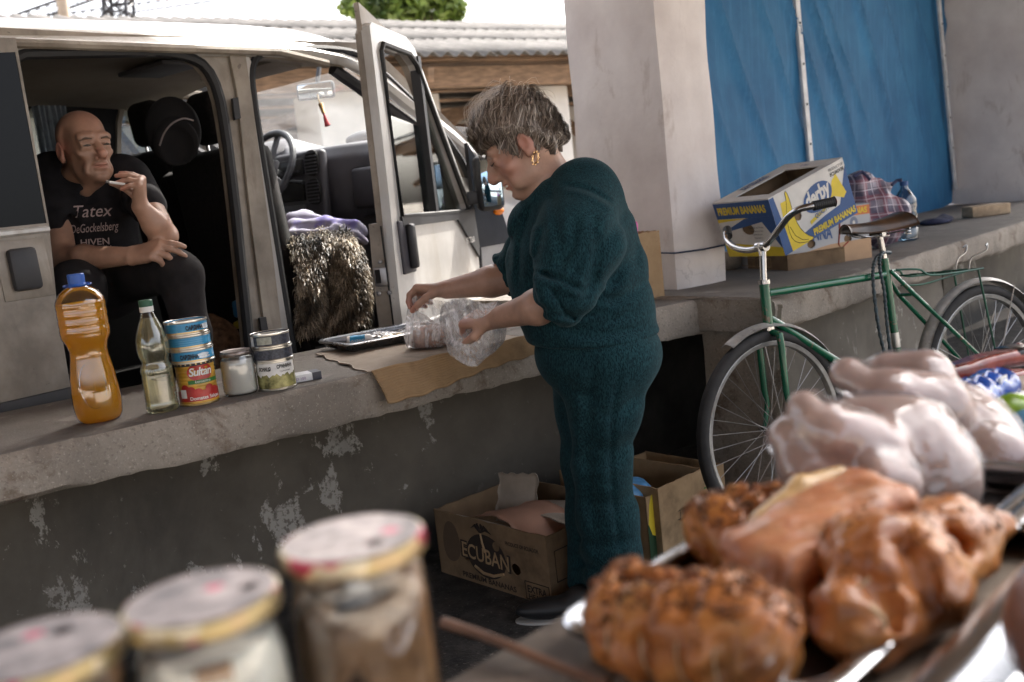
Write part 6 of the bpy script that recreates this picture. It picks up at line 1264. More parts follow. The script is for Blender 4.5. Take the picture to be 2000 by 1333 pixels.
MB(F).tube([(.19, .062, .0016), (.23, .045, .0016), (.28, .045, .0016), (.33, .062, .0016)], .005, 5).build('print', M_card, P); letter('lettering', 'PRODUCT OF ECUADOR', .018, F @ Matrix.Translation((.425, .165, 0)), M_ink, P, .0004, 0, 1, .001, fit=.15); letter('lettering', 'PREMIUM BANANAS', .026, F @ Matrix.Translation((.25, .012, 0)), M_ink, P, .0006, 0, 1, .001, fit=.26)
letter('lettering', 'EXTRA', .032, F @ Matrix.Translation((.475, .028, 0)), M_ink, P, .001, 0, 1, .001, fit=.085); letter('lettering', 'HEAVY', .024, F @ Matrix.Translation((.475, .006, 0)), M_ink, P, .0008, 0, 1, .001, fit=.08); MB(F).tube([(.425, .004, .001), (.53, .004, .001), (.53, .062, .001), (.425, .062, .001)], .002, 4, closed=True).build('print', M_ink, P)
patch('print', smoothpoly([(.04, .06), (.09, .05), (.13, .10), (.11, .19), (.06, .20), (.03, .13)], 2), F, mat('faded_brown_print', (.10, .065, .04), .85), P, .0006)
Fr = sd5['right'][1]; Pr = sd5['right'][0]; MB(Fr).tube([(.03, .07, .001), (.34, .07, .001), (.34, .17, .001), (.03, .17, .001)], .002, 4, closed=True).build('print', M_ink, Pr)
def card(label, M, l, w_, m, bend=.02):
    A = np.array(M); t = thing('cardboard_piece', label, 'cardboard', A[:3, 3]); mb = MB(M); mb.grid(lambda u, v: (l*(u-.5)+.004*math.sin(v*17)*(u in (0, 1)), w_*(v-.5)+.004*math.sin(u*23)*(v in (0, 1)), bend*math.sin(math.pi*u)+.004*math.sin(v*7)), 14, 14, thick=.004); mb.build('sheet', m, t, angle=None)
def bf(x, y, z): return f0+ex*x+ey*y+ZU*z
card('upright pale flap standing in the palm-emblem box', frame(bf(.14, .26, .21), nrm(ex+ey*.4), nrm(ZU+ey*.25), nrm(np.cross(nrm(ex+ey*.4), nrm(ZU+ey*.25)))), .15, .17, M_card_pale, .004)
card('pale folded sheet sticking out of the palm-emblem box', frame(bf(.34, .27, .18), nrm(ex+ey*.1-ZU*.05), nrm(ey-ZU*.1), ZU), .30, .20, M_card_pale, .02)
card('curved pinkish-brown sheet in the palm-emblem box', frame(bf(.30, .15, .175), nrm(ex-ZU*.25), nrm(ey+ex*.3), nrm(ZU+ex*.25)), .26, .20, mat('pink_brown_card', (.36, .20, .14), .6, var=.15), .05)
card('flat pale strip along the front of the palm-emblem box', frame(bf(.22, .06, .19), ex, nrm(ey-ZU*.5), nrm(ZU+ey*.5)), .40, .09, M_card_pale, .005)
g0 = at_z(1035, 1035, 0)+ey*.03; b2_, sd6 = carton('banana_box', 'tan box against the wall behind the palm-emblem box', frame(bf(.15, .47, 0), ex, ey, ZU), .45, .25, .25, M_card, 0, True, 'banana boxes')
r0, r1 = at_z(1268, 972, .22), at_z(1400, 914, .22); rx = nrm((r1-r0)*np.array((1, 1, 0))); ry = np.array((-rx[1], rx[0], 0)); rl = np.linalg.norm((r1-r0)[:2]); RM = frame((r0[0]-rx[0]*.02, r0[1]-rx[1]*.02, 0), rx, ry, ZU)
b3, sd7 = carton('banana_box', 'tan box with a green palm and yellow corner, beside the woman on the floor', RM, max(.42, rl+.06), .36, .225, M_card, 0, False, 'banana boxes')
F = sd7['front'][1]; P = sd7['front'][0]; M_gp = mat('green_print', (.03, .14, .02), .7); M_dg = mat('dark_green_print', (.012, .045, .015), .7)
patch('print', [(0, 0), (.20, 0), (.10, .08), (.0, .13)], F, M_dg, P, .0006); patch('print', smoothpoly([(.0, .10), (.02, .225), (.05, .225), (.04, .13), (.15, .02), (.25, .0), (.10, .0)], 1), F, M_yl, P, .0008); patch('print', [(0, 0), (.13, 0), (.06, .07), (.0, .10)], F, M_dg, P, .0012)
for a_2 in (.2, .9, 1.57, 2.2, 2.9, -.6, 3.7): MB(F).tube([(.285, .165, .001), (.285+.02*math.cos(a_2), .165+.02*math.sin(a_2), .001), (.285+.045*math.cos(a_2), .165+.03*math.sin(a_2)-.005, .001)], [.002, .004, .001], 4).build('palm_frond', M_gp, P)
letter('lettering', 'LAS', .05, F @ Matrix.Translation((.27, .19, 0)), M_gp, P, .001, .3, 1, .001); letter('lettering', 'MOO', .022, F @ Matrix.Translation((.34, .195, 0)), M_gp, P, .0004, 0, 1, .001)
for yy in (.13, .10): MB(F).tube([(.07, yy, .001), (.17, yy, .001), (.17, yy+.03, .001), (.07, yy+.03, .001)], .0012, 4, closed=True).build('print', M_label_txt, P)
bb_ = np.array((r0[0], r0[1], 0))+rx*.03+ry*.12+ZU*.20; bl = thing('plastic_bag', 'blue plastic bag in the green-palm box beside the woman', 'bag', bb_); sdx = SDF(bb_-.2, bb_+.2, .01).ell(bb_, (.09, .08, .07), None, 0); sdx.rough(.014, 30); sdx.build('bag_body', mat('blue_bag', (.10, .28, .52), .3, var=.4, scale=14), bl)

# ================================================================== loose things inside the van
# fur throw on the passenger seat
M_fur = hairmat('fur', (.016, .013, .011), (.20, .155, .105), (.72, .62, .48))
fo_ = V(*[vloc(650, 560, .28)[0], .28, .60]); fu = thing('fur_throw', 'striped dark and cream fur throw hanging over the passenger seat', 'throw', fo_)
ft = [D(566, 470, 3.98), D(700, 458, 4.12), D(735, 520, 4.10)]
A0, A1 = D(572, 490, 3.90), D(708, 468, 4.06); B0_, B1_ = D(590, 655, 3.80), D(738, 632, 3.98); T0, T1 = D(566, 455, 4.30), D(690, 448, 4.42)
def furf(u, v):
    uu = u
    if v < .2: k = v/.2; p = (T0*(1-uu)+T1*uu)*(1-k)+(A0*(1-uu)+A1*uu)*k+ZU*.03*math.sin(k*math.pi)
    else: k = (v-.2)/.8; p = (A0*(1-uu)+A1*uu)*(1-k)+(B0_*(1-uu)+B1_*uu)*k
    nn = nrm(np.cross(A1-A0, B0_-A0)); nn = nn if nn[1] < 0 else -nn
    return p+nn*(.05*math.sin(math.pi*min(1, v*1.1))+.035*math.sin(uu*9+1.2)*min(1, v*2)+.012*math.sin(uu*17+v*6))-(.07*abs(uu-.5)**2*4*nn)
mb = MB(); mb.grid(furf, 40, 30); base_ = mb.build('backing', mat('fur_backing', (.03, .025, .02), .95), fu, angle=None)
rg = np.random.default_rng(5); sv, sf, sr = [], [], []
for _ in range(15000):
    u, v = rg.uniform(0, 1), rg.uniform(0, 1); p = furf(u, v); pu = furf(min(1, u+.01), v)-p if u < .99 else p-furf(u-.01, v); pv = furf(u, min(1, v+.01))-p if v < .99 else p-furf(u, v-.01)
    nn = nrm(np.cross(pu, pv)); nn = nn if nn[1] < 0 else -nn; dn = nrm(pv)
    stripe = math.sin(u*15+2.2*math.sin(v*6+u*3)+1.6*math.sin(v*13+1)+rg.normal()*.4)*.7+.5*math.sin(u*31+v*9+2*math.sin(v*8))*math.sin(v*17+u*5); val = np.clip(.46+.40*stripe+rg.normal()*.18, 0, 1)
    ln = rg.uniform(.025, .055); d0 = nrm(nn*.8+dn*.5+rg.normal(size=3)*.28); d1 = nrm(d0*.4+dn*.9-ZU*.4+rg.normal(size=3)*.22); s2 = nrm(np.cross(d0, nn+rg.normal(size=3)*.5))*rg.uniform(.0010, .0026)
    a = p; b = p+d0*ln*.5; c = b+d1*ln*.5; i = len(sv); sv.extend([a-s2, a+s2, b-s2*.8, b+s2*.8, c]); sf.extend([(i, i+1, i+3, i+2), (i+2, i+3, i+4)]); sr.extend([val*.7, val*.7, val, val, min(1, val*1.15)])
fx = link('pile', sv, sf, M_fur, fu, None, True); fx['kind'] = 'stuff'; a = fx.data.attributes.new('rnd', 'FLOAT', 'POINT'); a.data.foreach_set('value', np.array(sr)); a = base_.data.attributes.new('rnd', 'FLOAT', 'POINT')
# lavender cloth on top
lv = D(625, 448, 4.20); lt = thing('cloth', 'crumpled lavender and white cloth lying on the fur throw', 'cloth', lv)
lav_n = mat('lavender_cloth', (.50, .47, .62), .85, var=.4, scale=9, col2=(.20, .17, .42), lo=.52, hi=.6)
sdx = SDF(lv-np.array((.22, .25, .12)), lv+np.array((.24, .25, .14)), .008)
for (x0, y0, x1_, y1_, z_, r_) in ((575, 445, 690, 440, 4.14, .035), (572, 428, 640, 436, 4.22, .035), (640, 436, 705, 455, 4.16, .030), (575, 460, 650, 455, 4.08, .026), (590, 425, 610, 440, 4.25, .03), (660, 445, 712, 472, 4.10, .02)): sdx.cap(D(x0, y0, z_), D(x1_, y1_, z_), r_, r_*.8, .03)
sdx.rough(.008, 40, 4); sdx.build('cloth_folds', lav_n, lt)
# cap on the seat, seat-belt tags, mirror trinket
hq = D(338, 255, 3.75); ht = thing('hat', 'broad black hat hung on the seats inside the van', 'hat', hq); sdx = SDF(hq-.25, hq+.25, .009).ell(hq, (.105, .05, .125), None, 0).ell(hq+(.02, -.05, -.05), (.085, .03, .09), None, .01).ell(hq+(.03, -.075, -.07), (.06, .04, .08), None, .01, '-'); sdx.build('hat_body', mat('black_felt', (.010, .009, .010), .95), ht)
MB().tube(spl([D(312, 285, 3.66), D(320, 262, 3.64), D(336, 242, 3.62), D(358, 232, 3.62), D(378, 236, 3.64)], 20), .0035, 6).build('piping', mat('grey_piping', (.22, .19, .19), .8), ht)
sbt = MB(VM).box((x2+.10, 1.06, z2-.18), (.004, .045, .11)).build('belt_tag', mat('yellow_tag', (.52, .48, .22), .7), van)
tr_ = D(632, 212, 4.6); tt = thing('trinket', 'red-tasselled charm hanging from the van\'s interior mirror', 'charm', tr_); MB().tube([D(620, 185, 4.62), D(624, 200, 4.61), D(630, 218, 4.60)], .004, 6).build('cord', mat('charm_cord', (.45, .33, .18), .6), tt); MB().tube([D(626, 203, 4.60), D(632, 222, 4.60)], [.012, .008], 8).build('charm', M_gold, tt); MB().tube([D(632, 222, 4.6), D(637, 238, 4.6), D(640, 246, 4.6)], [.004, .010, .014], 8).build('tassel', mat('red_tassel', (.40, .04, .05), .8), tt)
bgs = V(vloc(405, 590, .35)[0], .35, .62); bs_ = thing('sack', 'brown coarse sack on the van floor behind the front seat', 'sack', bgs); sdx = SDF(bgs-.3, bgs+.42, .014).ell(bgs+(0, 0, .10), (.12, .10, .2), None, 0); sdx.rough(.012, 30); sdx.build('sack_body', mat('sacking', (.16, .09, .05), .95, var=.5, scale=40), bs_)
bgs = D(470, 612, 4.05); cl_ = thing('jug', 'blue and yellow container at the foot of the van\'s door pillar', 'container', bgs); MB().box(bgs+(0, 0, .02), (.05, .06, .07), bev=.012).build('blue_body', mat('van_blue', (.02, .12, .25), .5), cl_); MB().box(bgs+(.0, 0, -.045), (.06, .06, .03), bev=.008).build('yellow_foot', mat('van_yellow', (.5, .38, .04), .6), cl_)
# ================================================================== bicycle
M_gr = mat('green_bicycle_enamel', (.006, .105, .052), .25, var=.12, scale=14, coat=.4); M_tyre = mat('tyre_rubber', (.022, .021, .021), .8, var=.25, scale=30, bump=.4, bscale=220, bdist=.001)
M_rimm = mat('dull_rim', (.50, .50, .49), .35, .9, var=.2, scale=20); M_fend = mat('scuffed_pale_mudguard', (.40, .39, .37), .45, .4, var=.25, scale=16); M_spoke = mat('spoke_steel', (.42, .42, .42), .35, 1.0, var=.2)
M_leather = mat('worn_brown_leather', (.030, .015, .008), .4, var=.6, scale=9, col2=(.085, .042, .018), coat=.2); M_bar = mat('bar_chrome', (.50, .49, .48), .22, 1.0, var=.2, scale=16)
weather(M_gr, 22, .62, .66, (.16, .10, .07), .8, None, 5); weather(M_fend, 40, .62, .68, (.12, .08, .055), .7, None, 4)
WR = .35
FH = at_z(1493, 843, .352)-F2*.06; RH = at_z(1905, 730, .352)-F2*.06; BL_ = nrm((FH-RH)*np.array((1, 1, 0))); BN = np.array((-BL_[1], BL_[0], 0)); BN = BN if BN[1] < 0 else -BN      # BN towards the camera
LEAN = -BN*math.sin(R(4))+ZU*math.cos(R(4)); BPN = nrm(np.cross(BL_, LEAN)); BPN = BPN if BPN[1] < 0 else -BPN; GR0 = FH-ZU*.352
def bq(px, py, off=0.): return on_plane(px, py, GR0+BPN*off, BPN)
bike = thing('bicycle', 'old green roadster bicycle leaning on the right counter, with a brown saddle and rear rack', 'bicycle', (FH+RH)/2*np.array((1, 1, 0)))
FH = GR0+LEAN*.352; RH = RH*np.array((1, 1, 0)); RH = RH+LEAN*.352
def wheel(hc_, steer=0.):
    ax = BPN*math.cos(steer)+BL_*math.sin(steer); fx = nrm(np.cross(LEAN, ax)); WM = frame(hc_, fx, LEAN, ax)
    q = np.linspace(0, 2*math.pi, 72, endpoint=False)
    mb = MB(WM); prof = [(.300, -.012), (.313, -.0155), (.316, -.013), (.309, -.006), (.309, .006), (.316, .013), (.313, .0155), (.300, .012), (.297, 0)]
    v = [(r*math.cos(a), r*math.sin(a), z) for a in q for r, z in prof]; n = len(prof); mb.add(v, [(i*n+k, i*n+(k+1) % n, ((i+1) % 72)*n+(k+1) % n, ((i+1) % 72)*n+k) for i in range(72) for k in range(n)]); w_ = mb.build('wheel', M_rimm, bike, angle=50)
    mb = MB(WM); prof = [(.314, -.013), (.325, -.020), (.338, -.0205), (.348, -.013), (.352, -.005), (.3495, 0), (.352, .005), (.348, .013), (.338, .0205), (.325, .020), (.314, .013)]
    v = [(r*math.cos(a), r*math.sin(a), z) for a in q for r, z in prof]; n = len(prof); mb.add(v, [(i*n+k, i*n+(k+1) % n, ((i+1) % 72)*n+(k+1) % n, ((i+1) % 72)*n+k) for i in range(72) for k in range(n)]); mb.build('tyre', M_tyre, w_, angle=60)
    MB(WM).lathe([(.006, -.055), (.009, -.05), (.017, -.036), (.017, -.032), (.011, -.028), (.011, .028), (.017, .032), (.017, .036), (.009, .05), (.006, .055)], 20).build('hub', M_blackpl, w_, angle=40)
    for k in range(36):
        s_ = 1 if k % 2 else -1; a0 = k*math.pi/18; a1 = a0+(.9 if (k//2) % 2 else -.9); MB(WM).tube([(.016*math.cos(a1), .016*math.sin(a1), s_*.033), (.303*math.cos(a0), .303*math.sin(a0), s_*.002)], .0013, 4).build('spoke', M_spoke, w_)
    return WM, w_
WF, wf_ = wheel(FH, R(-4)); WRr, wr_ = wheel(RH)
def fender(WM, a0, a1, r, w_, name='mudguard'):
    mb = MB(WM); mb.grid(lambda u, v: ((r-.014*(2*v-1)**2)*math.cos(a0+(a1-a0)*u), (r-.014*(2*v-1)**2)*math.sin(a0+(a1-a0)*u), w_*(v-.5)), 60, 9, thick=.0015); return mb.build(name, M_fend, bike, angle=None)
sg = 1 if (np.array(WF)[:3, 0]@BL_) > 0 else -1            # +x of the wheel frame points to the front?
ang = lambda d: R(d) if sg > 0 else R(180-d)
fender(WF, ang(62), ang(192), .378, .056); fender(WRr, ang(5), ang(205), .380, .056)
for s_ in (-1, 1):
    A = np.array(WRr); e = lambda d, r, z: A[:3, 3]+A[:3, 0]*r*math.cos(ang(d))+A[:3, 1]*r*math.sin(ang(d))+A[:3, 2]*z
    MB().tube([e(0, 0, s_*.05), e(165, .376, s_*.026)], .0025, 5).build('mudguard_stay', M_spoke, bike); MB().tube([e(0, 0, s_*.05), e(120, .376, s_*.026)], .0025, 5).build('mudguard_stay', M_spoke, bike)
HT, HB_ = bq(1492, 553), bq(1501, 640); ST_, SB_ = bq(1728, 512), bq(1728, 530); BB = bq(1767, 792); steerd = nrm(HT-HB_)
fr = MB().tube([HT, HB_], .0175, 14).build('head_tube', M_gr, bike); MB().tube([HT-steerd*.004, HT+steerd*.010], .021, 16).build('headset_cup', M_bar, fr); MB().tube([HB_+steerd*.004, HB_-steerd*.010], .021, 16).build('headset_cup', M_bar, fr)
MB().tube([bq(1500, 573), bq(1727, 537)], .0140, 14).build('top_tube', M_gr, bike); dt = MB().tube([bq(1503, 622), BB], .0150, 14).build('down_tube', M_gr, bike); stt = MB().tube([bq(1727, 505), BB], .0148, 14).build('seat_tube', M_gr, bike)
MB().tube([ (bq(1727, 505)*(1-k)+BB*k) for k in (.50, .60)], .0153, 14).build('silver_band', M_rimm, stt)
dd_ = BB-bq(1503, 622)
for k in range(9): sp_ = bq(1503, 622)+dd_*(.50+.018*k)+BPN*.0125+LEAN*.006*math.sin(k*2.1); MB().tube([sp_, sp_+dd_*.014], [.005, .0035], 6).build('paint_chip', M_fend, dt)
for s_ in (-1, 1):
    MB().tube([bq(1733, 530)+BPN*s_*.016, bq(1770, 575)+BPN*s_*.035, RH+BPN*s_*.058], [.0075, .0085, .0075], 10).build('seat_stay', M_gr, bike); MB().tube([BB+BPN*s_*.02, BB*.6+RH*.4+BPN*s_*.05, RH+BPN*s_*.058], [.010, .010, .008], 10).build('chain_stay', M_gr, bike)
    c0 = HB_-steerd*.016; MB().tube([c0+BPN*s_*.012, c0+BPN*s_*.050-steerd*.010, c0+BPN*s_*.054-steerd*.05, c0+BPN*s_*.054-steerd*.20, FH-BL_*.028+LEAN*.09+BPN*s_*.054, FH-BL_*.012+LEAN*.035+BPN*s_*.054, FH+BPN*s_*.054], [.013, .013, .0125, .0115, .0095, .0085, .008], 12).build('fork_blade', M_gr, bike)
    MB().tube([FH+BPN*s_*.050, FH+BPN*s_*.068], .010, 8).build('axle_nut', M_bar, bike); MB().tube([RH+BPN*s_*.050, RH+BPN*s_*.074], .010, 8).build('axle_nut', M_bar, bike)
MB().tube([bq(1770, 576)+BPN*.034, bq(1770, 576)-BPN*.034], .006, 8).build('stay_bridge', M_gr, bike)
stem = MB().tube([HT+steerd*.01, bq(1489, 474)], .0115, 14).build('stem', M_bar, bike); cl = bq(1488, 482); MB().tube([cl-BPN*.022, cl+BPN*.022], .017, 14).build('clamp', M_bar, stem); MB().tube([cl+BL_*.01-LEAN*.03, cl+BL_*.012+LEAN*.012], .006, 8).build('bolt', M_bar, stem)
Zc = to_px(cl)[2]
hb = [D(1418, 455, Zc+.20), D(1420, 470, Zc+.18), D(1436, 484, Zc+.12), D(1462, 489, Zc+.06), D(1488, 482, Zc), D(1504, 470, Zc-.05), D(1522, 447, Zc-.10), D(1540, 424, Zc-.14), D(1562, 409, Zc-.17), D(1592, 402, Zc-.18), D(1630, 394, Zc-.17)]
hbo = MB().tube(spl(hb, 60), .0112, 12).build('handlebar', M_bar, bike); gp = np.linspace(0, 1, 22); g0_, g1_ = hb[9]*.85+hb[8]*.15, hb[10]
MB().tube([g0_+(g1_-g0_)*k for k in gp], [.0150+.0012*(i % 2) for i in range(21)]+[.0175], 14).build('grip', M_rubber, hbo); MB().tube([g1_, g1_+nrm(g1_-g0_)*.004], .011, 10).build('grip_end', mat('red_reflector', (.4, .02, .02), .3), hbo)
MB().tube([D(1422, 462, Zc+.19), D(1420, 448, Zc+.23)], .016, 10).build('grip', M_rubber, hbo)
# saddle
spo = MB().tube([bq(1727, 508), bq(1716, 452)], .0115, 12).build('seat_post', M_bar, bike)
s0, s1 = bq(1650, 452), bq(1757, 426); sd0 = nrm(s1-s0); su = nrm(np.cross(sd0, BPN)); su = su if su[2] > 0 else -su; SLn = np.linalg.norm(s1-s0)
def sadf(u, v):
    wd = .022+.062*max(0, (u-.30)/.70)**1.3 if u > .3 else .022; y = (2*v-1); return s0+sd0*SLn*u+BPN*wd*math.sin(y*1.45)+su*(.012*math.cos(y*1.5)-.012*math.sin(u*3.1)-.028*abs(y)**2.2*(.6+.8*u)+.006)
mb = MB(); mb.grid(sadf, 28, 16, thick=.006); sad = mb.build('saddle', M_leather, bike, angle=None)
for s_ in (-1, 1):
    MB().tube(spl([s0+sd0*.02-su*.018+BPN*s_*.008, s0+sd0*SLn*.35-su*.040+BPN*s_*.02, bq(1714, 458)+BPN*s_*.022-su*.002, s0+sd0*SLn*.92-su*.045+BPN*s_*.05], 16), .0035, 6).build('saddle_rail', M_bar, sad)
    q = np.linspace(0, 20, 60); MB().tube([s0+sd0*(SLn*.90)+BPN*s_*.05-su*(.020+.040*k/20)+BPN*.011*math.cos(k*1.3)+sd0*.011*math.sin(k*1.3) for k in q], .0022, 5).build('saddle_spring', M_bar, sad)
MB().tube([bq(1714, 458)-BPN*.03, bq(1714, 458)+BPN*.03], .011, 10).build('saddle_clamp', M_bar, sad)
# rear rack
M_rack = mat('green_wire', (.012, .085, .05), .4, .2, var=.3); rk = []
R0, R1 = bq(1768, 538), bq(1896, 526)
for s_ in (-1, 1): MB().tube(spl([bq(1742, 528)+BPN*s_*.02, bq(1775, 528)+BPN*s_*.045, bq(1800, 539)+BPN*s_*.055, R1+BPN*s_*.055], 20), .0042, 6).build('rack_rail', M_rack, bike); MB().tube([R1-nrm(R1-R0)*.03+BPN*s_*.055, RH+BPN*s_*.064], .0040, 6).build('rack_strut', M_rack, bike); MB().tube(spl([R1-nrm(R1-R0)*.05+BPN*s_*.03, bq(1884, 505)+BPN*s_*.03+BL_*.0, bq(1905, 492)+BPN*s_*.045, bq(1908, 478)+BPN*s_*.046, bq(1903, 482)+BPN*s_*.050], 16), .0034, 6).build('rack_hook', M_spoke, bike)
for k in range(5): p = R0+(R1-R0)*k/4; MB().tube([p-BPN*.055, p+BPN*.055], .0034, 6).build('rack_bar', M_rack, bike)
MB().tube(spl([bq(1760, 558), bq(1800, 556), bq(1840, 545), bq(1895, 528)], 14), .0035, 6).build('rack_bar', M_rack, bike)
# cranks, chainring
CM = frame(BB, BL_, LEAN, BPN); q = np.linspace(0, 6.2832, 48, endpoint=False); MB(CM @ Matrix.Translation((0, 0, -.04))).lathe([(.03, -.002), (.092, -.002), (.095, 0), (.092, .002), (.03, .002)], 48).build('chainring', M_rimm, bike); MB(CM).tube([(0, 0, -.06), (0, 0, .06)], .02, 12).build('bottom_bracket', M_gr, bike)
for s_ in (-1, 1): MB(CM).tube([(0, 0, s_*.062), (.06*s_, -.155*s_, s_*.075)], [.011, .008], 8).build('crank', M_rimm, bike); MB(CM).box((.06*s_, -.155*s_, s_*.12), (.06, .02, .08), bev=.005).build('pedal', M_blackpl, bike)
# lock cable looped round the seat tube
lk = thing('bicycle_lock', 'dark plaited lock cable looped round the bicycle seat tube', 'lock', bq(1727, 560)); pts = spl([bq(1741, 704, .035), bq(1733, 640, .035), bq(1727, 570, .035), bq(1718, 522, .035), bq(1722, 496, .022), bq(1738, 494, -.02), bq(1716, 500, -.03), bq(1706, 520, .02), bq(1706, 560, .03), bq(1716, 640, .03), bq(1731, 706, .03)], 160)
MB().tube(pts, [.0062+.0016*math.sin(i*1.9) for i in range(160)], 8).build('cable', mat('navy_cable', (.012, .025, .045), .5, var=.8, scale=120, col2=(.04, .075, .09)), lk)
# ================================================================== near table
TZ = .86; T0_ = at_z(850, 1333, TZ); TD = nrm(at_z(1120, 1180, TZ)-T0_); TP = np.array((TD[1], -TD[0], 0))       # TP towards the camera side
def T(t, p, z=0.): return np.array((T0_[0], T0_[1], 0))+TD*t+TP*p+ZU*(TZ+z)
tbl = thing('market_table', 'weathered plank table in front, carrying the meat trays, chickens and jars', 'table', T(.5, .3)-ZU*TZ)
M_tp = mat('weathered_table_board', (.22, .17, .125), .7, var=.45, scale=6, stretch=(1, 1, 1), bump=.5, bscale=25, col2=(.42, .335, .26)); 
for k in range(5):
    p0 = .004+.118*k; mb = MB(frame(T(.7, p0+.057, -.016), TD, TP, ZU)); mb.box((0, 0, 0), (3.6, .113, .030+.001*(k % 2)), bev=.004); mb.build('plank', M_tp, tbl, angle=30)
weather(M_tp, 9, .52, .66, (.07, .05, .036), .7, (1, 1, 1))
for t_ in (-.9, 2.3):
    for p_ in (.06, .52): MB(frame(T(t_, p_, -.445), TD, TP, ZU)).box((0, 0, 0), (.06, .06, .82)).build('leg', M_wood_old, tbl, False)
    MB(frame(T(t_, .29, -.055), TD, TP, ZU)).box((0, 0, 0), (.06, .52, .045)).build('bearer', M_wood_old, tbl, False)
# ---- three jars
def lidmat():
    m, n, b = _new('printed_jar_lid'); v = n.nodes.new('ShaderNodeTexVoronoi'); v.inputs['Scale'].default_value = 62; tc = n.nodes.new('ShaderNodeTexCoord'); n.links.new(tc.outputs['Object'], v.inputs[0])
    a = _noise(n, 55, 3); x = _ramp(n, v.outputs['Color'], [(.30, (.42, .33, .17)), (.42, (.52, .43, .27)), (.5, (.46, .34, .19)), (.60, (.45, .06, .09)), (.68, (.58, .50, .36))], 'CONSTANT'); n.links.new(x, b.inputs['Base Color']); b.inputs['Metallic'].default_value = .75; b.inputs['Roughness'].default_value = .28; return m
M_lidr = lidmat(); M_lidt = mat('pale_lid_top', (.17, .13, .11), .32, .9, var=.4, scale=45, col2=(.40, .32, .28)); M_fl = mat('pink_flower_print', (.50, .06, .10), .3, .5, var=.2)
def jar(label, px, py, Z, contents, rl, seed):
    c = at_d(px, py, Z); h = c[2]-TZ-.001; o = np.array((c[0], c[1], TZ+.001)); t = thing('jar', label, 'jar', o, None); Mb = Matrix.Translation(o); rb = rl*1.02
    pr = [(rb*.8, .002), (rb*.95, .004), (rb, .014), (rb, h*.74), (rb*.985, h*.80), (rb*.92, h*.865), (rb*.88, h*.90), (rb*.88, h-.008)]
    MB(Mb).lathe(pr, 48, cap=False).build('glass', M_glass, t, angle=60); ri = rb*.955
    if contents == 'meat':
        sd_ = SDF(o-np.array((.07, .07, .0)), o+np.array((.07, .07, h)), .0045); rg = np.random.default_rng(seed)
        for k in range(75):
            a = rg.uniform(0, 6.28); q = rg.uniform(.62, .88)*ri; z = rg.uniform(.02, h*.86); sd_.ell(o+np.array((q*math.cos(a), q*math.sin(a), z)), rg.uniform(.013, .023, 3), None, .002)
        sl_, P_ = sd_._win(sd_.lo, sd_.lo+sd_.h*sd_.n); sd_.g = np.maximum(sd_.g, np.hypot(P_[..., 0]-o[0], P_[..., 1]-o[1]).astype(np.float32)-ri*.96)
        sd_.build('meat_chunk', mat('stewed_meat', (.20, .095, .042), .35, var=.35, scale=30, col2=(.40, .235, .125), coat=.3), t)
        MB(Mb).lathe([(ri*.6, .004), (ri*.72, .02), (ri*.72, h*.80), (.0005, h*.82)], 24).build('jelly', mat('dark_jelly', (.07, .032, .015), .3), t)
    else:
        MB(Mb).lathe([(ri*.8, .004), (ri, .016), (ri, h*.66), (ri*.985, h*.675), (ri, h*.69), (ri*.97, h*.79), (ri*.86, h*.86), (.0005, h*.865)], 40).build('lard', mat('white_lard', (.82, .78, .69), .5, var=.06, sss=.2, sss_r=(.6, .5, .4)), t, angle=60)
        band('stain', o, rb, h*.80, h*.86, -.25, .25, mat('rust_stain', (.40, .18, .05), .5), t, -.004)
    l = MB(Mb).lathe([(rl*1.0, h-.012), (rl*1.03, h-.011), (rl*1.035, h-.004), (rl*1.01, h-.0005), (rl*.97, h)], 56).build('lid', M_lidr, t, angle=40)
    MB(Mb).lathe([(rl*.97, h+.0002), (rl*.93, h+.0006), (rl*.90, h-.0006), (rl*.86, h-.0012), (rl*.80, h-.0002), (rl*.74, h-.001), (.0005, h-.001)], 56).build('lid_top', M_lidt, l, angle=60)
    rg = np.random.default_rng(seed+5)
    for k in range(7):
        a = k*.9+seed; q = rl*rg.uniform(.25, .68); fc = Mb @ Matrix.Translation((q*math.cos(a), q*math.sin(a), h-.0006)); patch('flower_print', [(x*(1+.25*math.cos(5*i*2*math.pi/28)), y*(1+.25*math.cos(5*i*2*math.pi/28))) for i, (x, y) in enumerate(disc(0, 0, rl*.13, rl*.13, 28))], fc, M_fl, l, .0003+.0001*k)
    return t
jar('blurred jar of brown stewed meat nearest the wooden stick, tallest in view', 687, 1048, .640, 'meat', .0455, 1)
jar('blurred jar of white lard between the two jars of stewed meat', 393, 1163, .590, 'lard', .0445, 2)
jar('blurred jar of brown stewed meat, lowest of the three, cut by the picture edge', 74, 1262, .565, 'meat', .0455, 3)
# ---- stick
sk0, sk1 = at_z(866, 1216, TZ+.018), at_z(1190, 1338, TZ+.010); skt = thing('wooden_stick', 'peeled brown wooden stick lying on the table corner beside the jars', 'stick', sk1); MB().tube(spl([sk0, sk0*.7+sk1*.3+ZU*.002, sk0*.35+sk1*.65, sk1], 14), [.0052, .0056, .0052, .0048]+[.0046]*10, 10).build('stick_body', mat('peeled_wood', (.17, .075, .035), .5, var=.35, scale=14), skt)
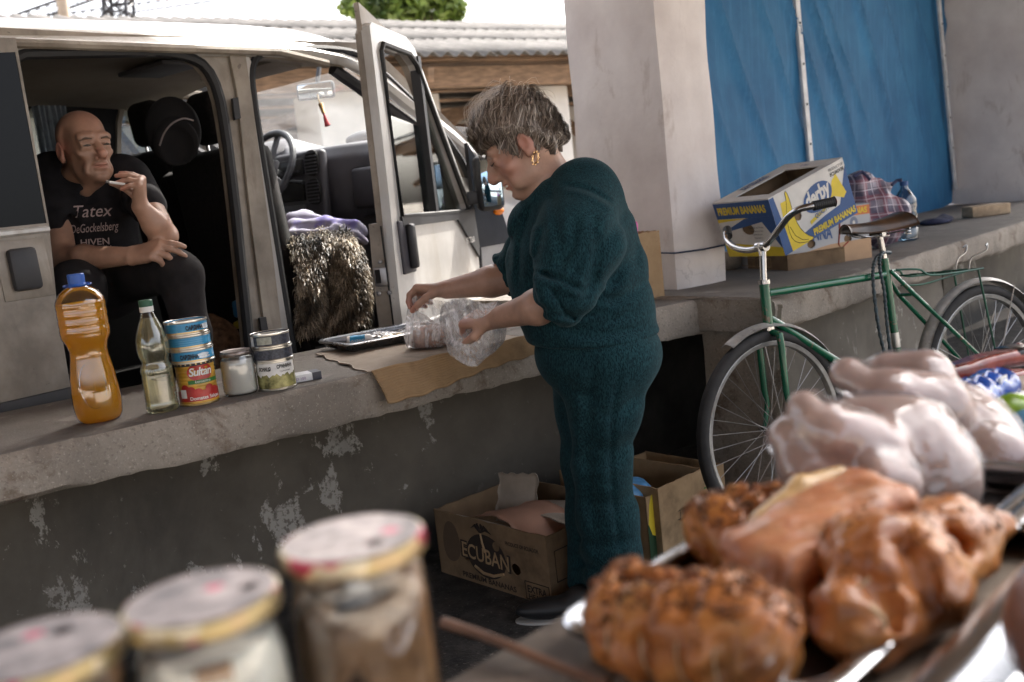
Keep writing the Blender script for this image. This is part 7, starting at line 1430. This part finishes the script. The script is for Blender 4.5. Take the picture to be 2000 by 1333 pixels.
# ---- trays
M_darktray = mat('blackened_tray', (.05, .045, .045), .35, .8, var=.5, scale=12); M_bright = mat('bright_steel', (.55, .56, .58), .20, 1.0, var=.12, scale=10)
cA = at_z(1076, 1212, TZ+.03); tA = (cA-T0_)@TD; pA = (cA-T0_)@TP; AM = frame(T(tA-.005, pA+.262, .001), TD, -TP, ZU); ta = tray('meat_tray', 'steel tray with a blackened base holding the four roasted meat pieces', AM, .60, .262, .030, M_bright)
for ch in ta.children:
    if ch.name.startswith('base'): ch.data.materials[0] = M_darktray
cB = at_z(1715, 1333, TZ+.045); tB_ = (cB-T0_)@TD; pB_ = (cB-T0_)@TP; tray('meat_tray', 'second steel tray with a wide bright rim, nearest the camera', frame(T(tB_-.30, max(pB_, pA+.262)+.018+.25, .001), TD, -TP, ZU), .85, .25, .045, M_bright, .020, .034)
cC = at_z(1915, 1018, TZ+.03); tC_ = (cC-T0_)@TD; pC_ = (cC-T0_)@TP; tray('meat_tray', 'empty steel tray beyond the roasts, its bluish rim at the picture edge', frame(T(tC_, pC_+.28, .001), TD, -TP, ZU), .5, .28, .028, M_bright)
# ---- roasted meat
def roastmat(name, c1, c2, c3, sc=18., blk=.0):
    m, n, b = _new(name); a = _noise(n, sc, 7, .65, dist=.6); c = _noise(n, sc*4, 4); d = _noise(n, sc*.45, 4)
    x = _ramp(n, a.outputs[0], [(.28, c1), (.5, c2), (.72, c3)]); x = _mix(n, _ramp(n, d.outputs[0], [(.50, (0, 0, 0)), (.64, (.8,)*3)]), x, tuple(k*.42 for k in c1)); n.links.new(x, b.inputs['Base Color'])
    b.inputs['Roughness'].default_value = .36; b.inputs['Coat Weight'].default_value = .22; b.inputs['Coat Roughness'].default_value = .2; b.inputs['Subsurface Weight'].default_value = .1; b.inputs['Subsurface Radius'].default_value = (1, .4, .15); b.inputs['Subsurface Scale'].default_value = .008
    _bump(n, b, _mix(n, .5, a.outputs[0], c.outputs[0]), .8, .006); return m
M_r1 = roastmat('roast_crust', (.17, .042, .010), (.48, .175, .042), (.66, .34, .115)); M_r2 = roastmat('ham_skin', (.19, .048, .012), (.46, .175, .052), (.62, .335, .13), 13); M_cut = roastmat('cut_pork', (.40, .13, .05), (.54, .22, .10), (.62, .32, .16), 26)
M_spice = mat('herb_flake', (.06, .045, .012), .7, var=.6, scale=60, col2=(.30, .09, .02)); M_twine = mat('butcher_twine', (.55, .42, .26), .8)
def flakes(o, n, zmin, seed, sz=.0035):
    me = o.data; wl = world_loc(o); rg = np.random.default_rng(seed); P = np.array([tuple(p.center) for p in me.polygons])+wl; N = np.array([tuple(p.normal) for p in me.polygons]); ok = np.where((N[:, 2] > .35) & (P[:, 2] > zmin))[0]; v, f = [], []
    cl_ = P[rg.choice(ok, 14)]
    for i in rg.choice(ok, n):
        if np.min(np.linalg.norm(cl_-P[i], axis=1)) > .03 and rg.random() > .25: continue
        a = nrm(np.cross(N[i], rg.normal(size=3))); b = np.cross(N[i], a); s_ = sz*rg.uniform(.4, 1.3); c = P[i]+N[i]*.0012; k = len(v); v += [c-a*s_, c+b*s_*.5, c+a*s_, c-b*s_*.5, c+N[i]*s_*.5]; f += [(k, k+1, k+4), (k+1, k+2, k+4), (k+2, k+3, k+4), (k+3, k, k+4)]
    q = link('spice', v, f, M_spice, o, None, False); q['kind'] = 'stuff'
def rolled(label, a, b, r0, r1, seed, nseg=5, fl=.85):
    a = np.asarray(a); b = np.asarray(b); d = nrm(b-a); s_ = nrm(np.cross(d, ZU)); t = thing('roast_meat', label, 'meat', np.array(((a+b)[0]/2, (a+b)[1]/2, TZ+.004))); m_ = r0*1.5+.03
    sd_ = SDF(np.minimum(a, b)-m_, np.maximum(a, b)+m_, .0034); L_ = np.linalg.norm(b-a); rg = np.random.default_rng(seed)
    for k in range(nseg):
        c = a+(b-a)*(k+.5)/nseg; rr = (r0+(r1-r0)*k/(nseg-1))*(1-.18*abs(2*(k+.5)/nseg-1)**3)
        for j in range(4):
            an = j*1.5708+rg.uniform(-.3, .3)+k*.4; off = (s_*math.cos(an)+np.cross(d, s_)*math.sin(an))*rr*.30; sd_.ell(c+off, (L_/nseg*.66, rr*.80*rg.uniform(.92, 1.08), rr*.80*fl*rg.uniform(.92, 1.08)), np.stack([d, s_, np.cross(d, s_)], 1), .006 if j == 0 else .014)
    for k in range(1, nseg):
        c = a+(b-a)*k/nseg; rr = r0+(r1-r0)*k/nseg; ring(sd_, c+d*rg.uniform(-.004, .004), d+s_*rg.uniform(-.15, .15), rr*1.02, .004, .008, 18, '-')
    sd_.cap(a+ZU*r0*.75, b+ZU*r1*.75, .005, .005, .01, '-'); sd_.rough(.0035, 70, seed, 3); sd_.rough(.003, 210, seed+3, 2); sd_.half(np.array((0, 0, TZ+.006)), (0, 0, -1), .006); o = sd_.build('meat_body', M_r1, t); flakes(o, 900, TZ+.05, seed)
    for k in range(1, nseg):
        c = a+(b-a)*k/nseg; rr = (r0+(r1-r0)*k/nseg)*.985; u_ = s_; w_ = np.cross(d, s_); MB().tube([c+(u_*math.cos(q)+w_*math.sin(q)*fl)*rr*.985 for q in np.linspace(-.3, 3.5, 20)], .0009, 5).build('twine', M_twine, t)
    return t
rolled('large rolled roast at the tray corner, dark orange and tied with twine', D(1185, 1200, .835), D(1530, 1262, .735), .048, .050, 3)
rolled('rolled herb-crusted roast behind the large one, below the bicycle wheel', D(1375, 1048, .985), D(1590, 1008, 1.04), .047, .040, 8, 4)
def slabmeat():
    c = D(1612, 1085, .93); t = thing('roast_meat', 'pale orange slab of cured pork with a strip of golden fat along its edge', 'meat', np.array((c[0], c[1], TZ+.004))); d = nrm(D(1725, 1000, .97)-D(1510, 1150, .90)); d[2] = .1; d = nrm(d); s_ = nrm(np.cross(d, ZU)); A = np.stack([d, s_, np.cross(s_, d)*-1], 1)
    sd_ = SDF(c-.16, c+.16, .0036).rbox(c+(0, 0, -.004), (.092, .042, .050), .013, A, 0).ell(c-d*.08-ZU*.02, (.045, .042, .032), A, .03).ell(c+d*.0+ZU*.044, (.07, .030, .014), A, .02); sd_.rough(.0045, 38, 2, 3); sd_.rough(.0022, 170, 6, 2); sd_.half(np.array((0, 0, TZ+.006)), (0, 0, -1), .006); sd_.build('meat_body', M_cut, t)
    f_ = SDF(c-.16, c+.16, .004); P = [c-d*.085+s_*-.03+ZU*.005, c-d*.04-s_*.038+ZU*.035, c+d*.01-s_*.035+ZU*.055, c+d*.06-s_*.03+ZU*.052]; f_.chain(P, [.010, .012, .012, .009], .01); f_.rough(.002, 80); f_.build('fat_strip', mat('golden_fat', (.62, .40, .18), .35, var=.2, scale=30, coat=.3), t)
slabmeat()
c = D(1745, 1140, .855); hk = thing('roast_meat', 'knobbly smoked ham hock with a tapering end, nearest the bright tray rim', 'meat', np.array((c[0], c[1], TZ+.004)))
sd_ = SDF(c-.20, c+.22, .0036); sd_.chain([D(1690, 1215, .80), D(1735, 1120, .85), D(1850, 1060, .90), D(1930, 1035, .935)], [.036, .050, .038, .018], .02); sd_.ell(D(1690, 1085, .87), (.036, .036, .034), None, .02).ell(D(1665, 1245, .79), (.026, .024, .022), None, .02).ell(D(1800, 1150, .83), (.035, .03, .03), None, .03).ell(D(1948, 1030, .94), (.018, .014, .016), None, .01).ell(D(1640, 1190, .80), (.02, .02, .02), None, .02)
for pts in ([(1660, 1110, .80), (1720, 1160, .79), (1740, 1230, .78)], [(1760, 1080, .82), (1800, 1110, .80), (1810, 1170, .80)], [(1850, 1040, .86), (1860, 1070, .86), (1850, 1110, .86)]): ring_p = [D(*p) for p in pts]; sd_.chain(ring_p, [.003, .004, .003], .022, '-')
sd_.rough(.005, 48, 4, 3); sd_.ridge(.006, 85, 3); sd_.rough(.0028, 190, 9, 2); sd_.half(np.array((0, 0, TZ+.006)), (0, 0, -1), .006); o = sd_.build('meat_body', M_r2, hk); flakes(o, 160, TZ+.06, 4)
MB().tube(spl([D(1590, 1205, .80), D(1640, 1175, .79), D(1700, 1130, .785)], 12), .0014, 5).build('twine', M_twine, hk); MB().tube(spl([D(1700, 1185, .765), D(1722, 1205, .76), D(1728, 1225, .765)], 8), .0022, 5).build('twine', M_twine, hk)
c = D(2035, 1225, .70); er_ = thing('roast_meat', 'end of a brown meat piece at the picture edge, in the near tray', 'meat', np.array((c[0], c[1], TZ+.01))); sd_ = SDF(c-.13, c+.13, .004).ell(c+(.028, 0, -.01), (.05, .05, .055), None, 0).ell(c+(.03, -.03, -.03), (.05, .04, .04), None, .02); sd_.rough(.004, 60, 2); sd_.build('meat_body', roastmat('dark_roast', (.12, .045, .03), (.26, .11, .07), (.34, .16, .10)), er_)
# ---- chickens in plastic bags
def chickmat():
    m, n, b = _new('raw_chicken_skin'); a = _noise(n, 10, 6); c = _noise(n, 90, 4); d = _noise(n, 6, 4, dist=.8)
    x = _ramp(n, a.outputs[0], [(.3, (.46, .30, .25)), (.7, (.58, .45, .38))]); x = _mix(n, _ramp(n, d.outputs[0], [(.56, (0, 0, 0)), (.70, (.6,)*3)]), x, (.46, .22, .23)); n.links.new(x, b.inputs['Base Color']); b.inputs['Roughness'].default_value = .4; b.inputs['Subsurface Weight'].default_value = .25; b.inputs['Subsurface Radius'].default_value = (1, .5, .35); b.inputs['Subsurface Scale'].default_value = .012; _bump(n, b, c.outputs[0], .3, .002); return m
M_ch = chickmat(); M_chbag = film('chicken_bag', (.985, .98, .99), .02, .35, .035, .40, 22., body=(.95, .93, .97), fres=.32, hvar=.07, hscale=14.)
def chicken(label, body, seed):
    lo = np.min([np.asarray(p)-r-.05 for p, r in body], 0); hi = np.max([np.asarray(p)+r+.05 for p, r in body], 0); c = (lo+hi)/2; t = thing('chicken', label, 'chicken', np.array((c[0], c[1], TZ+.002)))
    return t, lo, hi
def mk(label, torso, thigh, drum, thigh2, drum2, wing, seed, baglab):
    pts = [(p, r) for p, r in torso+thigh+drum+thigh2+drum2+wing]; t, lo, hi = chicken(label, pts, seed)
    def fill(sd_, g):
        for gr, k in ((torso, .05), (thigh, .009), (drum, .010), (thigh2, .009), (drum2, .010), (wing, .006)):
            sd_.chain([p for p, r in gr], [r+g for p, r in gr], k)
    sd_ = SDF(lo, hi, .0042); fill(sd_, 0); sd_.rough(.0022, 45, seed, 3); sd_.half(np.array((0, 0, TZ+.004)), (0, 0, -1), .01); sd_.build('chicken_body', M_ch, t)
    sd_ = SDF(lo, hi, .0042)
    for gr, k in ((torso, .06), (thigh, .018), (drum, .022), (thigh2, .018), (drum2, .022), (wing, .02)): sd_.chain([p for p, r in gr], [r+.003 for p, r in gr], k)
    sd_.rough(.0025, 40, seed+7, 2); sd_.ridge(.010, 60, seed+2); sd_.half(np.array((0, 0, TZ+.002)), (0, 0, -1), .006); bg2 = sd_.build('bag_film', M_chbag, t)
    return t
a1 = [(D(1835, 940, 1.13), .038), (D(1770, 905, 1.16), .064), (D(1665, 900, 1.18), .058), (D(1600, 905, 1.17), .042)]
mk('raw chicken in a clear bag, in front, just behind the roasts', a1, [(D(1705, 885, 1.105), .040), (D(1625, 845, 1.09), .030)], [(D(1625, 845, 1.09), .028), (D(1585, 812, 1.09), .015), (D(1572, 797, 1.10), .019)], [(D(1645, 930, 1.105), .034), (D(1572, 908, 1.10), .028)], [(D(1572, 908, 1.10), .025), (D(1545, 868, 1.105), .014), (D(1536, 850, 1.11), .018)], [(D(1760, 945, 1.07), .022), (D(1715, 930, 1.065), .019), (D(1775, 970, 1.07), .013)], 2, '')
a2 = [(D(1940, 905, 1.27), .046), (D(1880, 865, 1.34), .060), (D(1810, 815, 1.40), .058)]
mk('raw chicken in a clear bag, behind, under the bicycle frame', a2, [(D(1820, 800, 1.29), .048), (D(1740, 778, 1.27), .037)], [(D(1740, 778, 1.27), .028), (D(1682, 748, 1.28), .0165), (D(1655, 732, 1.29), .021)], [(D(1800, 745, 1.42), .045), (D(1740, 735, 1.44), .034)], [(D(1740, 735, 1.44), .027), (D(1700, 745, 1.45), .018), (D(1680, 752, 1.45), .02)], [(D(1850, 890, 1.25), .022), (D(1820, 865, 1.24), .018), (D(1870, 925, 1.23), .013)], 5, '')
# ---- wrapped groceries at the end of the table
def pack(name, label, cat, a, b, w_, h, m, extra=()):
    a = np.asarray(a); b = np.asarray(b); d = nrm(b-a); s_ = nrm(np.cross(d, ZU)); u_ = np.cross(s_, d); t = thing(name, label, cat, (a+b)/2); l = np.linalg.norm(b-a); M = frame((a+b)/2, d, s_, u_)
    sd_ = SDF((-l/2-.03, -w_/2-.03, -h/2-.03), (l/2+.03, w_/2+.03, h/2+.03), .006).rbox((0, 0, 0), (l/2, w_/2, h/2), min(w_, h)*.28, None, 0); sd_.rough(.0025, 60, 3); V_, F_ = sd_.mesh(); MB(M).add(V_, F_).build('wrapper', m, t, angle=None)
    for k, (x, lx_, mm) in enumerate(extra): MB(M).box((x*l, -w_*.0, 0), (lx_, w_*1.04, h*1.04), bev=.006).build('printed_band', mm, t)
    return t
M_redp = mat('dark_red_wrapper', (.20, .022, .02), .22, var=.6, scale=22, col2=(.34, .07, .05), coat=.5); M_blkp = mat('black_wrapper', (.02, .02, .024), .22, var=.4, coat=.5); M_bluep = mat('blue_foil', (.015, .085, .40), .18, var=.3, scale=12, coat=.5, bump=.5, bscale=22, bdist=.01)
pack('sausage_pack', 'long dark red sausage pack on top of another at the table end', 'package', D(1808, 745, 1.74), D(2015, 688, 1.84), .055, .036, M_redp, ((.34, .05, M_blkp), (-.42, .04, mat('grey_wrapper', (.30, .30, .32), .3))))
pack('sausage_pack', 'lower dark red sausage pack with a black end, under the upper pack', 'package', D(1828, 782, 1.66), D(2020, 726, 1.78), .055, .034, M_redp, ((.38, .06, M_blkp),))
for px_, Z_ in ((1988, 1.74),): pass
c = D(1918, 792, 1.58); bgg = thing('snack_bag', 'shiny blue foil snack bag with an open rolled end', 'package', c); mb = MB(frame(c, TD, TP, ZU)); mb.grid(lambda u, v: (-.07+.14*u, .036*math.sin(v*6.28)*(1+.1*math.sin(u*9)), .02+.032*math.cos(v*6.28)*(1-.25*u)+.004*math.sin(u*20+v*9)), 20, 24, thick=.001); mb.build('foil', M_bluep, bgg, angle=None); 
for k, (x, y, mm) in enumerate(((-.01, .02, M_or), (.02, .035, M_white_ink))): MB(frame(c, TD, TP, ZU)).box((x, .026, y), (.03, .004, .018), bev=.001).build('print', mm, bgg)
c = D(1818, 728, 1.82); gb = thing('green_packet', 'bright lime green packet beside the sausage packs', 'package', c); sd_ = SDF(c-.09, c+.09, .005).ell(c, (.05, .03, .022), np.stack([TD, TP, ZU], 1), 0); sd_.rough(.007, 50, 2); sd_.build('wrapper', mat('lime_foil', (.25, .55, .02), .25, var=.2, coat=.4), gb)
c = D(1985, 850, 1.42); lb = thing('light_blue_packet', 'pale blue and green packet at the picture edge behind the chicken', 'package', c); sd_ = SDF(c-.12, c+.12, .006).ell(c+(.03, 0, 0), (.07, .05, .04), None, 0); sd_.rough(.008, 40, 2); sd_.build('wrapper', mat('pale_blue_foil', (.12, .32, .50), .25, var=.3, scale=10, coat=.4), lb)
sd_ = SDF(c-.12, c+.14, .006).ell(c+(.02, .02, .028), (.05, .035, .028), None, 0); sd_.rough(.006, 50, 4); sd_.build('green_print', mat('leaf_green_foil', (.22, .38, .03), .25, var=.4, scale=25, coat=.4), lb)
c = D(1990, 790, 1.62); rb2 = thing('red_packet', 'small red and white packet under the sausage packs', 'package', c); MB(frame(c, TD, TP, ZU)).box((0, 0, .0), (.08, .06, .04), bev=.008).build('wrapper', mat('red_foil', (.45, .03, .03), .25, coat=.4), rb2); MB(frame(c, TD, TP, ZU)).box((-.01, .0, .002), (.03, .062, .042), bev=.006).build('print', M_white_ink, rb2)
